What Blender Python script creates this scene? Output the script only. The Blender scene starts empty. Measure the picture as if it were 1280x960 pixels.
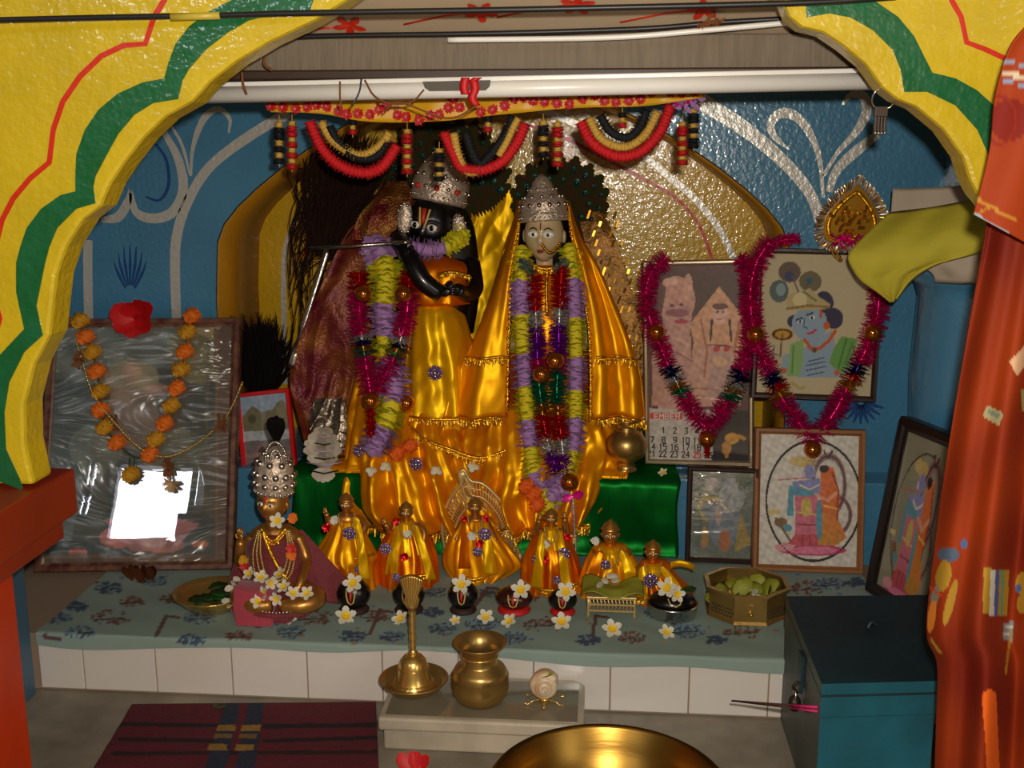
import bpy, math, random
import numpy as np
from mathutils import Vector, Matrix, Euler, noise
random.seed(7); rng = np.random.default_rng(7)
SC = bpy.context.scene; COL = SC.collection
# ------------------------------------------------------------------ camera
FPX = 1350.0; YAW = math.radians(4.66); PIT = math.radians(12.0); CZ = 1.11
_F = np.array([-math.sin(YAW)*math.cos(PIT), math.cos(YAW)*math.cos(PIT), -math.sin(PIT)])
_R = np.array([math.cos(YAW), math.sin(YAW), 0.0]); _U = np.cross(_R, _F)
cam = bpy.data.cameras.new('camera'); cam.sensor_width = 36.0; cam.lens = FPX/1280*36.0
cam.clip_start = 0.02; cam.clip_end = 60
camo = bpy.data.objects.new('camera', cam); COL.objects.link(camo)
camo.location = (0, 0, CZ); camo.rotation_euler = (math.radians(90)-PIT, 0, YAW); SC.camera = camo
def ray(x, y): return _F + _R*(x-640)/FPX + _U*(480-y)/FPX
def P(x, y, Y):                      # point seen at photo pixel (x, y), at depth Y
    v = ray(x, y); return Vector(v*(Y/v[1]) + np.array([0, 0, CZ]))
def PZ(x, y, z):                     # point seen at photo pixel (x, y), at height z
    v = ray(x, y); return Vector(v*((z-CZ)/v[2]) + np.array([0, 0, CZ]))
def spx(Y): return Y/FPX*1.0         # metres per pixel at depth Y
# ------------------------------------------------------------------ colours / materials
def lin(c):
    return tuple(((v/255)/12.92 if v/255 <= .04045 else ((v/255+.055)/1.055)**2.4) for v in c)
MATS = {}
def mat(name, rgb, rough=.6, metal=0.0, bump=0.0, bscale=60.0, var=0.0, vscale=8.0, rgb2=None, spec=.5, coat=0.0, sheen=0.0,
        trans=0.0, alpha=1.0, vcol=False, stretch=None, emit=0.0, coatr=.08, detail=3.0, sub=0.0, bdist=.004):
    m = bpy.data.materials.new(name); m.use_nodes = True; nt = m.node_tree; b = nt.nodes['Principled BSDF']
    L = nt.links.new
    c = (*lin(rgb), 1); b.inputs['Base Color'].default_value = c
    b.inputs['Roughness'].default_value = rough; b.inputs['Metallic'].default_value = metal
    b.inputs['Specular IOR Level'].default_value = spec
    b.inputs['Coat Weight'].default_value = coat; b.inputs['Coat Roughness'].default_value = coatr
    if sheen: b.inputs['Sheen Weight'].default_value = sheen
    if sub:
        b.inputs['Subsurface Weight'].default_value = sub; b.inputs['Subsurface Radius'].default_value = (.01, .006, .004)
    b.inputs['Transmission Weight'].default_value = trans; b.inputs['Alpha'].default_value = alpha
    if emit:
        b.inputs['Emission Color'].default_value = c; b.inputs['Emission Strength'].default_value = emit
    tc = nt.nodes.new('ShaderNodeTexCoord'); src = tc.outputs['Object']
    if stretch:
        mp = nt.nodes.new('ShaderNodeMapping'); mp.inputs['Scale'].default_value = stretch; L(src, mp.inputs[0]); src = mp.outputs[0]
    if vcol:
        a = nt.nodes.new('ShaderNodeVertexColor'); a.layer_name = 'Col'; L(a.outputs[0], b.inputs['Base Color'])
    elif var or rgb2:
        n = nt.nodes.new('ShaderNodeTexNoise'); n.inputs['Scale'].default_value = vscale; n.inputs['Detail'].default_value = 5
        L(src, n.inputs['Vector']); r = nt.nodes.new('ShaderNodeValToRGB')
        d = lin(rgb2) if rgb2 else tuple(v*(1-var) for v in lin(rgb))
        r.color_ramp.elements[0].position = .35; r.color_ramp.elements[1].position = .65
        r.color_ramp.elements[0].color = (*d, 1); r.color_ramp.elements[1].color = c
        L(n.outputs['Fac'], r.inputs[0]); L(r.outputs[0], b.inputs['Base Color'])
    if bump:
        n = nt.nodes.new('ShaderNodeTexNoise'); n.inputs['Scale'].default_value = bscale; n.inputs['Detail'].default_value = detail
        L(src, n.inputs['Vector']); bp = nt.nodes.new('ShaderNodeBump'); bp.inputs['Strength'].default_value = bump
        bp.inputs['Distance'].default_value = bdist; L(n.outputs['Fac'], bp.inputs['Height']); L(bp.outputs[0], b.inputs['Normal'])
        if coat: L(bp.outputs[0], b.inputs['Coat Normal'])
    MATS[name] = m; return m
def satin(name, diff, glos, rough=.3, f=.5, bump=.15, bscale=35, stretch=(1, 1, .35)):
    m = bpy.data.materials.new(name); m.use_nodes = True; nt = m.node_tree; L = nt.links.new
    nt.nodes.remove(nt.nodes['Principled BSDF']); out = nt.nodes['Material Output']
    d = nt.nodes.new('ShaderNodeBsdfDiffuse'); d.inputs[0].default_value = (*lin(diff), 1)
    g = nt.nodes.new('ShaderNodeBsdfAnisotropic'); g.inputs['Color'].default_value = (*lin(glos), 1); g.inputs['Roughness'].default_value = rough
    mx = nt.nodes.new('ShaderNodeMixShader'); mx.inputs[0].default_value = f
    L(d.outputs[0], mx.inputs[1]); L(g.outputs[0], mx.inputs[2]); L(mx.outputs[0], out.inputs[0])
    tc = nt.nodes.new('ShaderNodeTexCoord'); mp = nt.nodes.new('ShaderNodeMapping'); mp.inputs['Scale'].default_value = stretch
    n = nt.nodes.new('ShaderNodeTexNoise'); n.inputs['Scale'].default_value = bscale; n.inputs['Detail'].default_value = 2
    bp = nt.nodes.new('ShaderNodeBump'); bp.inputs['Strength'].default_value = bump; bp.inputs['Distance'].default_value = .02
    L(tc.outputs['Object'], mp.inputs[0]); L(mp.outputs[0], n.inputs['Vector']); L(n.outputs['Fac'], bp.inputs['Height'])
    L(bp.outputs[0], d.inputs['Normal']); L(bp.outputs[0], g.inputs['Normal'])
    MATS[name] = m; return m
def glassmat(name, tint=(255, 255, 255), refl=.06, rough=.0, bump=0.0, bscale=8, haze=0.0, film=0.0):
    m = bpy.data.materials.new(name); m.use_nodes = True; nt = m.node_tree; L = nt.links.new
    nt.nodes.remove(nt.nodes['Principled BSDF']); out = nt.nodes['Material Output']
    t = nt.nodes.new('ShaderNodeBsdfTransparent'); t.inputs[0].default_value = (*lin(tint), 1)
    g = nt.nodes.new('ShaderNodeBsdfAnisotropic'); g.inputs['Roughness'].default_value = rough; g.inputs['Color'].default_value = (1, 1, 1, 1)
    fr = nt.nodes.new('ShaderNodeLayerWeight'); pw = nt.nodes.new('ShaderNodeMath'); pw.operation = 'POWER'; pw.inputs[1].default_value = 5; L(fr.outputs['Facing'], pw.inputs[0])
    ad = nt.nodes.new('ShaderNodeMath'); ad.operation = 'MULTIPLY_ADD'; ad.inputs[1].default_value = .9; ad.inputs[2].default_value = .03+refl; L(pw.outputs[0], ad.inputs[0])
    mx = nt.nodes.new('ShaderNodeMixShader'); L(ad.outputs[0], mx.inputs[0]); L(t.outputs[0], mx.inputs[1]); L(g.outputs[0], mx.inputs[2])
    last = mx.outputs[0]
    tc = nt.nodes.new('ShaderNodeTexCoord')
    if bump:
        mp = nt.nodes.new('ShaderNodeMapping'); mp.inputs['Scale'].default_value = (.5, 1, 1.6); L(tc.outputs['Object'], mp.inputs[0])
        n = nt.nodes.new('ShaderNodeTexNoise'); n.inputs['Scale'].default_value = bscale; n.inputs['Detail'].default_value = 4; n.inputs['Distortion'].default_value = 1.2
        bp = nt.nodes.new('ShaderNodeBump'); bp.inputs['Strength'].default_value = bump; bp.inputs['Distance'].default_value = .01
        L(mp.outputs[0], n.inputs['Vector']); L(n.outputs['Fac'], bp.inputs['Height']); L(bp.outputs[0], g.inputs['Normal'])
    if film:                 # loose plastic film over the pane: soft, creased gloss
        g2 = nt.nodes.new('ShaderNodeBsdfAnisotropic'); g2.inputs['Roughness'].default_value = .3; g2.inputs['Color'].default_value = (1, 1, 1, 1)
        mp2 = nt.nodes.new('ShaderNodeMapping'); mp2.inputs['Scale'].default_value = (.6, 1, 1.8); L(tc.outputs['Object'], mp2.inputs[0]); n2 = nt.nodes.new('ShaderNodeTexNoise'); n2.inputs['Scale'].default_value = 4; n2.inputs['Detail'].default_value = 3; n2.inputs['Distortion'].default_value = 1.5; L(mp2.outputs[0], n2.inputs['Vector'])
        b2 = nt.nodes.new('ShaderNodeBump'); b2.inputs['Strength'].default_value = 1; b2.inputs['Distance'].default_value = .09; L(n2.outputs['Fac'], b2.inputs['Height']); L(b2.outputs[0], g2.inputs['Normal'])
        m3 = nt.nodes.new('ShaderNodeMixShader'); m3.inputs[0].default_value = film; L(last, m3.inputs[1]); L(g2.outputs[0], m3.inputs[2]); last = m3.outputs[0]
    if haze:
        df = nt.nodes.new('ShaderNodeBsdfDiffuse'); df.inputs[0].default_value = (.8, .8, .8, 1)
        m2 = nt.nodes.new('ShaderNodeMixShader'); m2.inputs[0].default_value = haze; L(last, m2.inputs[1]); L(df.outputs[0], m2.inputs[2]); last = m2.outputs[0]
    L(last, out.inputs[0]); MATS[name] = m; return m
# ------------------------------------------------------------------ mesh builder (world coordinates)
class M:
    def __init__(s): s.v = []; s.f = []; s.m = []; s.sm = []; s.names = []; s.T = None; s.col = None
    def add(s, vs, fs, mt, smooth=True):
        o = len(s.v)
        if s.T is not None: vs = [s.T @ Vector(v) for v in vs]
        s.v += [tuple(v) for v in vs]
        if mt not in s.names: s.names.append(mt)
        k = s.names.index(mt)
        for f in fs: s.f.append([i+o for i in f]); s.m.append(k); s.sm.append(smooth)
        return s
def box(m, c, d, mt, rot=None):
    x, y, z = d[0]/2, d[1]/2, d[2]/2
    vs = [Vector((a*x, b*y, e*z)) for a in (-1, 1) for b in (-1, 1) for e in (-1, 1)]
    if rot is not None: vs = [rot @ v for v in vs]
    vs = [v+Vector(c) for v in vs]
    m.add(vs, [(0, 1, 3, 2), (4, 6, 7, 5), (0, 4, 5, 1), (2, 3, 7, 6), (0, 2, 6, 4), (1, 5, 7, 3)], mt, False)
def box2(m, a, b, mt): box(m, [(a[i]+b[i])/2 for i in range(3)], [abs(a[i]-b[i]) for i in range(3)], mt)
def resample(pts, n):
    p = np.array([tuple(q) for q in pts], float); d = np.r_[0, np.cumsum(np.linalg.norm(np.diff(p, axis=0), axis=1))]
    t = np.linspace(0, d[-1], n); return [Vector([np.interp(tt, d, p[:, k]) for k in range(p.shape[1])]) for tt in t]
def smooth_path(pts, n):
    # Catmull-Rom through pts
    p = [Vector(q) for q in pts]; 
    if len(p) < 3: return resample(p, n)
    q = [p[0]*2-p[1]]+p+[p[-1]*2-p[-2]]; out = []
    for i in range(1, len(q)-2):
        for k in range(10):
            t = k/10; a, b, c, d = q[i-1], q[i], q[i+1], q[i+2]
            out.append(.5*((2*b)+(c-a)*t+(2*a-5*b+4*c-d)*t*t+(3*b-a-3*c+d)*t**3))
    out.append(p[-1]); return resample(out, n)
def tube(m, pts, r, mt, seg=8, cap=True, flat=1.0, closed=False):
    pts = [Vector(p) for p in pts]; n = len(pts); rs = r if isinstance(r, (list, tuple)) else [r]*n
    vs = []; up = None
    for i in range(n):
        if closed: t = pts[(i+1) % n]-pts[i-1]
        else: t = pts[min(i+1, n-1)]-pts[max(i-1, 0)]
        t = t.normalized() if t.length > 1e-9 else Vector((0, 0, 1))
        if up is None:
            up = Vector((0, -1, 0)) if abs(t.y) < .9 else Vector((1, 0, 0))
        up = (up-t*up.dot(t)).normalized(); sd = t.cross(up)
        for k in range(seg):
            a = 2*math.pi*k/seg; vs.append(pts[i]+sd*math.cos(a)*rs[i]+up*math.sin(a)*rs[i]*flat)
    fs = []
    for i in range(n if closed else n-1):
        j = (i+1) % n
        for k in range(seg): k2 = (k+1) % seg; fs.append((i*seg+k, i*seg+k2, j*seg+k2, j*seg+k))
    if cap and not closed: fs.append(list(range(seg))[::-1]); fs.append([(n-1)*seg+k for k in range(seg)])
    m.add(vs, fs, mt)
def lathe(m, prof, c, mt, seg=28, sx=1.0, sy=1.0, axis=None, wob=None):
    c = Vector(c); vs = []; fs = []; n = len(prof); q = Vector((0, 0, 1)).rotation_difference(Vector(axis)) if axis is not None else None
    for i, (r, z) in enumerate(prof):
        for k in range(seg):
            a = 2*math.pi*k/seg; rr = r*(1+(wob(a, i) if wob else 0)); v = Vector((rr*math.cos(a)*sx, rr*math.sin(a)*sy, z))
            vs.append(c+(q @ v if q else v))
    for i in range(n-1):
        for k in range(seg): k2 = (k+1) % seg; fs.append((i*seg+k, i*seg+k2, (i+1)*seg+k2, (i+1)*seg+k))
    if prof[0][0] > 1e-6: fs.append(list(range(seg))[::-1])
    if prof[-1][0] > 1e-6: fs.append([(n-1)*seg+k for k in range(seg)])
    m.add(vs, fs, mt)
def ell(m, c, r, mt, nu=12, nv=8, rot=None, dis=None):
    if isinstance(r, (int, float)): r = (r, r, r)
    c = Vector(c); vs = []; fs = []
    for i in range(nv+1):
        th = math.pi*i/nv
        for k in range(nu):
            a = 2*math.pi*k/nu; u = Vector((math.sin(th)*math.cos(a), math.sin(th)*math.sin(a), math.cos(th)))
            if dis: u = u*dis(u)
            v = Vector((u.x*r[0], u.y*r[1], u.z*r[2]))
            if rot is not None: v = rot @ v
            vs.append(c+v)
    for i in range(nv):
        for k in range(nu): k2 = (k+1) % nu; fs.append((i*nu+k, (i+1)*nu+k, (i+1)*nu+k2, i*nu+k2))
    m.add(vs, fs, mt)
def prism(m, poly, d, mt, smooth=False):     # polygon of 3-D points extruded by vector d
    n = len(poly); poly = [Vector(p) for p in poly]; d = Vector(d)
    m.add(poly+[p+d for p in poly], [list(range(n)), list(range(2*n-1, n-1, -1))]+[(i, i+n, (i+1) % n+n, (i+1) % n) for i in range(n)], mt, smooth)
def ribbon(m, pts, w, d, mt):                # flat painted stroke along pts in a plane y = const, width w (or list), raised by d towards -y
    pts = [Vector(p) for p in pts]; n = len(pts); ws = w if isinstance(w, (list, tuple)) else [w]*n; A = []; B = []
    for i in range(n):
        t = pts[min(i+1, n-1)]-pts[max(i-1, 0)]; s = Vector((-t.z, 0, t.x)).normalized()*ws[i]/2; A.append(pts[i]+s); B.append(pts[i]-s)
    o = Vector((0, -d, 0)); vs = [q for p in zip(A, B) for q in p]; vs = [v+o for v in vs]+[v for v in vs]
    k = 2*n; fs = []
    for i in range(n-1):
        a = 2*i; fs += [(a, a+2, a+3, a+1), (a, k+a, k+a+2, a+2), (a+1, a+3, k+a+3, k+a+1)]
    m.add(vs, fs, mt, False)
def rings(m, R, mt, cap=(True, True), closed=True):
    n = len(R[0]); vs = [p for r in R for p in r]; fs = []
    for i in range(len(R)-1):
        for k in range(n if closed else n-1): k2 = (k+1) % n; fs.append((i*n+k, i*n+k2, (i+1)*n+k2, (i+1)*n+k))
    if closed and cap[0]: fs.append(list(range(n))[::-1])
    if closed and cap[1]: fs.append([(len(R)-1)*n+k for k in range(n)])
    m.add(vs, fs, mt)
def grid(m, fn, nu, nv, mt):
    vs = [fn(i/nu, j/nv) for j in range(nv+1) for i in range(nu+1)]; w = nu+1
    m.add(vs, [(j*w+i, j*w+i+1, (j+1)*w+i+1, (j+1)*w+i) for j in range(nv) for i in range(nu)], mt)
def petal(m, o, d, n, L, w, mt, curl=.3):
    # leaf-shaped petal from o along d with normal n
    d = Vector(d).normalized(); n = Vector(n); n = (n-d*n.dot(d)).normalized(); s = d.cross(n); o = Vector(o); vs = []; pr = [(0, .25), (.35, .9), (.7, 1), (1, .35)]
    for t, ww in pr:
        c = o+d*L*t+n*curl*L*t*t
        vs += [c-s*w*ww/2+n*w*.15*ww, c, c+s*w*ww/2+n*w*.15*ww]
    m.add(vs, [(3*i+a, 3*i+a+1, 3*i+a+4, 3*i+a+3) for i in range(3) for a in (0, 1)], mt)
def wloc(o):
    v = Vector((0, 0, 0))
    while o is not None: v += Vector(o.location); o = o.parent
    return v
def obj(name, m, parent=None, bev=0.0, solid=0.0, sub=0, off=0.0, label=None, kind=None, org=None):
    v = np.array(m.v, float)
    if parent is not None: o = wloc(parent); loc = Vector((0, 0, 0))
    elif org is not None: o = Vector(org); loc = o
    else:
        lo, hi = v.min(0), v.max(0); o = Vector(((lo[0]+hi[0])/2, (lo[1]+hi[1])/2, lo[2])); loc = o
    v = v-np.array(tuple(o)); me = bpy.data.meshes.new(name)
    me.from_pydata([tuple(q) for q in v], [], m.f)
    for nm in m.names: me.materials.append(MATS[nm])
    me.polygons.foreach_set('material_index', m.m); me.polygons.foreach_set('use_smooth', m.sm)
    if m.col is not None:
        a = me.color_attributes.new('Col', 'FLOAT_COLOR', 'POINT'); c = np.ones((len(v), 4), np.float32)
        k = min(len(m.col), len(v)); c[:k, :3] = m.col[:k]; a.data.foreach_set('color', c.ravel())
    me.update(); ob = bpy.data.objects.new(name, me); COL.objects.link(ob); ob.location = loc
    if parent is not None: ob.parent = parent
    if solid:
        s = ob.modifiers.new('s', 'SOLIDIFY'); s.thickness = solid; s.offset = off
    if bev:
        b = ob.modifiers.new('b', 'BEVEL'); b.width = bev; b.segments = 2; b.limit_method = 'ANGLE'; b.angle_limit = math.radians(40)
    if sub:
        s = ob.modifiers.new('u', 'SUBSURF'); s.levels = sub; s.render_levels = sub
    if label: ob['label'] = label
    if kind: ob['kind'] = kind
    return ob
def tag(o, label, cat, group=None, kind=None):
    o['label'] = label; o['category'] = cat
    if group: o['group'] = group
    if kind: o['kind'] = kind
    return o
def thing(name, label, cat, loc=(0, 0, 0), group=None):
    o = bpy.data.objects.new(name, None); COL.objects.link(o); o.location = loc; o.empty_display_size = .05
    return tag(o, label, cat, group)
def struct(name, m, parent=None, **k):
    o = obj(name, m, parent, **k)
    if parent is None: o['kind'] = 'structure'
    return o
def dup(root, loc, rotz=0.0, label=None, scale=1.0, group=None, rot=None):
    r = root.copy(); COL.objects.link(r); r.location = loc; r.rotation_euler = rot if rot else (0, 0, rotz); r.scale = (scale,)*3
    if label: r['label'] = label
    if group: r['group'] = group
    for ch in list(root.children):
        c = ch.copy(); COL.objects.link(c); c.parent = r
        for g in ch.children:
            d = g.copy(); COL.objects.link(d); d.parent = c
    return r
# ------------------------------------------------------------------ printed surfaces: shapes given in a 2-D frame, sampled per vertex
def inpoly(X, Y, poly):
    ins = np.zeros(X.shape, bool); n = len(poly); j = n-1
    for i in range(n):
        xi, yi = poly[i]; xj, yj = poly[j]
        c = ((yi > Y) != (yj > Y)) & (X < (xj-xi)*(Y-yi)/((yj-yi) if yj != yi else 1e-9)+xi); ins ^= c; j = i
    return ins
def paint(X, Y, bg, shapes, noise=0.0, mottle=0.0):
    C = np.empty(X.shape+(3,)); C[:] = lin(bg)
    for s in shapes:
        if s[0] == 'e':
            _, cx, cy, rx, ry, col = s[:6]; a = math.radians(s[6]) if len(s) > 6 else 0
            dx, dy = X-cx, Y-cy; u = dx*math.cos(a)+dy*math.sin(a); w = -dx*math.sin(a)+dy*math.cos(a); k = (u/rx)**2+(w/ry)**2 < 1
        elif s[0] == 'o':                      # outline of an ellipse
            _, cx, cy, rx, ry, wd, col = s; q = np.sqrt(((X-cx)/rx)**2+((Y-cy)/ry)**2); k = np.abs(q-1)*min(rx, ry) < wd/2
        elif s[0] == 'p': k = inpoly(X, Y, s[1]); col = s[2]
        else:                                  # 'l' polyline
            _, pts, wd, col = s; k = np.zeros(X.shape, bool)
            for (x0, y0), (x1, y1) in zip(pts, pts[1:]):
                L2 = (x1-x0)**2+(y1-y0)**2+1e-9; t = np.clip(((X-x0)*(x1-x0)+(Y-y0)*(y1-y0))/L2, 0, 1)
                k |= (X-x0-t*(x1-x0))**2+(Y-y0-t*(y1-y0))**2 < (wd/2)**2
        C[k] = lin(col)
    if mottle:
        q = sum(np.sin(X*a+Y*b+c) for a, b, c in ((.31, .17, 0), (-.22, .37, 1), (.55, -.41, 2), (.13, .61, 3), (.83, .29, 4), (-.47, .77, 5)))/3; C *= np.clip(1+mottle*q, .3, 1.7)[..., None]
    if noise: C *= 1+noise*rng.standard_normal(X.shape)[..., None]
    return np.clip(C, 0, 1)
# ------------------------------------------------------------------ materials
mat('yellow_paint', (212, 182, 28), .33, bump=1.0, bscale=75, bdist=.0018, detail=2.5, var=.12, vscale=14, spec=.5, coat=.7, coatr=.07)
mat('green_paint', (16, 92, 46), .32, bump=1.0, bscale=75, bdist=.0018, detail=2.5, rgb2=(24, 100, 60), vscale=25, coat=.7, coatr=.08)
mat('red_paint', (206, 44, 22), .35, bump=.4, bscale=55)
mat('blue_wall', (74, 134, 170), .3, bump=1.0, bscale=85, bdist=.0016, detail=2, var=.12, vscale=6, coat=.8, coatr=.05)
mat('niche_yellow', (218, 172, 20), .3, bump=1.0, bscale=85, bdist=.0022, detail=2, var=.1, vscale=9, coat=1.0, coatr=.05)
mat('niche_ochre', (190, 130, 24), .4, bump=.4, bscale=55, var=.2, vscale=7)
mat('silver_paint', (206, 202, 194), .34, .3, bump=.5, bscale=90, coat=.4, coatr=.15)
mat('orange_paint', (206, 58, 10), .4, bump=.2, bscale=40, var=.2, vscale=5)
mat('capital_paint', (150, 44, 16), .4, bump=.2, bscale=40, var=.2, vscale=5)
mat('dark_blue_paint', (24, 70, 128), .4, bump=.3, bscale=60)
mat('blue_grey_paint', (70, 104, 128), .4, bump=.3, bscale=50, var=.15)  # blue-grey paint of the left wall and the low pier
mat('hall_wall', (150, 135, 105), .8, bump=.1)
mat('tile_white', (222, 214, 206), .18, var=.05, vscale=3, coat=.3)
mat('grout', (150, 128, 108), .9)
mat('floor_stone', (150, 140, 124), .45, bump=.06, bscale=30, var=.18, vscale=9, rgb2=(118, 108, 94))
mat('ceil_pink', (190, 168, 140), .7, bump=.1, bscale=30, var=.08)
mat('lintel', (128, 114, 96), .8, bump=.5, bscale=40, stretch=(6, 1, .6), var=.2, vscale=20)
mat('dark_wood', (54, 34, 20), .5, bump=.1, bscale=30)
mat('wood_grey', (78, 70, 60), .6)
mat('black_rubber', (26, 25, 28), .42)
mat('yellow_tape', (196, 172, 60), .4)
mat('tube_white', (236, 232, 226), .3, var=.03)
mat('steel', (190, 188, 182), .25, 1.0)
mat('window_light', (235, 240, 255), .5, emit=14.0)
YF = 1.60; YW = 2.65; YN = 2.98; ZT = .13; ZS = .335; YT = 2.02
# ------------------------------------------------------------------ front arch wall
E_L = [(42, 607), (31, 557), (30, 507), (42, 457), (62, 419), (66, 380), (70, 345), (82, 309), (103, 275), (125, 258), (137, 230), (155, 203), (179, 172), (206, 146), (240, 127),
       (261, 103), (296, 76), (337, 52), (392, 26), (430, 2), (475, -30), (560, -62), (640, -84), (690, -110)]
E_R = [(740, -84), (820, -62), (920, -34), (975, -8), (987, 21), (1003, 34), (1029, 40), (1056, 58), (1084, 82), (1104, 110), (1122, 124), (1146, 134), (1180, 162), (1204, 196), (1214, 227), (1223, 244)]
eL = [P(x, y, YF) for x, y in E_L]; eR = [P(x, y, YF) for x, y in E_R]
XC = (eL[9].x+eR[10].x)/2
low = [P(x, y, YF) for x, y in ((1262, 290), (1292, 380), (1286, 440), (1300, 520), (1296, 607))]; low[-1].z = eL[0].z
xl, xr, zt = -2.4, 2.2, 3.0
zb = eL[0].z
m = M()
XM = -.985; nb_ = [Vector((2*XM-p.x, YF, p.z)) for p in eL[:20]]
poly = [Vector((xl, YF, nb_[-1].z))]+nb_[::-1]+eL+eR+low+[Vector((xr, YF, zb)), Vector((xr, YF, zt)), Vector((xl, YF, zt))]
prism(m, poly, (0, .065, 0), 'yellow_paint')
wf = struct('wall_front', m, bev=.007)
def band(name, A, B, mt, par, Y, d):
    m = M(); pa = [P(x, y, Y)+Vector((0, -d, 0)) for x, y in A]; pb = [P(x, y, Y)+Vector((0, -d, 0)) for x, y in B]
    prism(m, pa+pb[::-1], (0, d*.9, 0), mt); return obj(name, m, par)
G1L = [(30, 613), (25, 598), (8, 561), (6, 515), (12, 478), (31, 440), (54, 419), (46, 382), (57, 328), (62, 309), (72, 285), (96, 261), (120, 254), (117, 234), (120, 220), (131, 199), (148, 168), (168, 144), (192, 129), (223, 124), (229, 100), (237, 86), (258, 62), (285, 41), (311, 26), (350, 16), (388, 14), (396, -12), (470, -60)]
G2L = [(-30, 590), (-45, 520), (-30, 470), (0, 444), (31, 411), (21, 365), (21, 328), (26, 309), (34, 285), (52, 261), (76, 244), (95, 239), (95, 220), (96, 193), (107, 162), (124, 137), (148, 117), (179, 103), (206, 98), (211, 79), (220, 55), (237, 33), (261, 15), (310, -10), (372, -18), (380, -50), (450, -90)]
band('painted_band', G1L, G2L, 'green_paint', wf, YF, .0022)
G1R = [(980, -40), (1000, -18), (1006, 0), (1008, 22), (1036, 17), (1063, 22), (1091, 38), (1115, 62), (1125, 86), (1130, 115), (1159, 115), (1194, 132), (1221, 162), (1235, 193), (1243, 230), (1275, 250)]
G2R = [(1010, -60), (1050, -18), (1091, 0), (1122, 21), (1142, 45), (1154, 69), (1165, 91), (1194, 98), (1221, 113), (1244, 134), (1262, 165), (1270, 200), (1300, 215)]
band('painted_band', G1R, G2R, 'green_paint', wf, YF, .0022)
m = M(); ribbon(m, [P(x, y, YF) for x, y in [(210, -14), (206, 0), (193, 21), (182, 55), (155, 57), (127, 70), (100, 96), (79, 127), (67, 162), (62, 203), (38, 223), (17, 248), (3, 275), (-8, 320), (-6, 400)]], .0075, .002, 'red_paint'); obj('painted_line', m, wf)
m = M(); ribbon(m, [P(x, y, YF) for x, y in [(1180, -20), (1189, 0), (1201, 21), (1208, 53), (1232, 62), (1262, 76), (1290, 100)]], .0065, .002, 'red_paint'); obj('painted_line', m, wf)
m = M(); ribbon(m, [P(x, y, YF) for x, y in [(-4, 380), (1, 398), (-4, 415)]], .006, .002, 'red_paint'); obj('painted_line', m, wf)
# pillars and capitals
xi = P(95, 600, 1.72).x
for sgn in (0, 1):
    fx = (lambda x: x) if sgn == 0 else (lambda x: 2*XC-x+.06)
    yq = 1.36 if sgn == 0 else 1.58
    m = M(); zc = P(95, 585, 1.72).z; zd = P(82, 640, 1.72).z; ze = P(80, 672, 1.70).z
    box2(m, (fx(xi), yq, zd), (fx(xi-(.228 if sgn == 0 else .6)), 1.72, zc), 'capital_paint'); box2(m, (fx(xi-.018), yq+.015, ze), (fx(xi-(.215 if sgn == 0 else .6)), 1.70, zd), 'capital_paint')
    struct('trim_%d' % (sgn*2+1), m, bev=.004)
    m = M(); xp = P(27, 820, 1.63).x
    box2(m, (fx(xp), yq+.01, 0), (fx(xp-(.21 if sgn == 0 else .35)), 1.63, ze), 'orange_paint'); struct('trim_%d' % (sgn*2+2), m, bev=.004)
# ------------------------------------------------------------------ back wall with niche
xwl, xwr = P(46, 868, 2.0).x, .80; xw2 = -1.45
N_out = [(275, 700), (275, 395), (271, 302)]
half = [(432, 155), (382, 187), (350, 212), (320, 235), (296, 263), (279, 285), (271, 302)]
arc = [P(x, y, YW) for x, y in [(271, 560), (271, 400), (271, 302), (279, 280), (296, 258), (320, 235), (350, 210), (382, 187), (432, 155), (490, 128), (555, 112), (621, 106)]]
XN = P(621, 106, YW).x; xn0 = P(271, 400, YW).x
arc = [Vector((xn0, YW, ZS)), Vector((xn0, YW, .75))]+arc[2:]
arcR = [Vector((2*XN-p.x, YW, p.z)) for p in arc][::-1]
NA = arc+arcR[1:]
m = M(); prism(m, [Vector((xw2-.05, YW, ZS))]+NA+[Vector((xwr+.05, YW, ZS)), Vector((xwr+.05, YW, 1.62)), Vector((xw2-.05, YW, 1.62))], (0, .05, 0), 'blue_wall')
box2(m, (xw2-.05, YW, 0), (xwr+.05, YW+.05, ZS+.002), 'blue_wall'); wb = struct('wall_back', m)
m = M(); n = len(NA)          # niche: soffit plus a gently concave back
r0 = [p+Vector((0, .045, 0)) for p in NA]; ctr = Vector((XN, 0, .75))
r1 = [Vector((p.x, YN+.02, p.z)) for p in NA]
sh = lambda p: Vector((XN+(p.x-XN)*.994, p.y, ZS+(p.z-ZS)*.995))
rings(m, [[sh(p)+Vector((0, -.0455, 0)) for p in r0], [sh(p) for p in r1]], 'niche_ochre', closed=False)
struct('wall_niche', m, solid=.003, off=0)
m = M(); prism(m, [Vector((p.x, YN, p.z)) for p in NA], (0, .04, 0), 'niche_yellow'); box2(m, (xn0-.1, YN+.041, 0), (2*XN-xn0+.1, YN+.06, 1.5), 'hall_wall'); nb = struct('wall_niche_back', m)
def stroke(par, pts, w, Y, name='painted_scroll', mt='silver_paint'):
    m = M(); q = smooth_path([P(x, y, Y) for x, y in pts], 28); s = Y/FPX*1.0
    ws = [ (w if not isinstance(w, tuple) else np.interp(i/27, np.linspace(0, 1, len(w)), w))*s for i in range(28)]
    ribbon(m, q, [float(a) for a in ws], .0015, mt); return obj(name, m, par)
stroke(nb, [(357, 480), (355, 400), (355, 330), (360, 300), (373, 268), (395, 243), (430, 220)], 7, YN)
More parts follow.
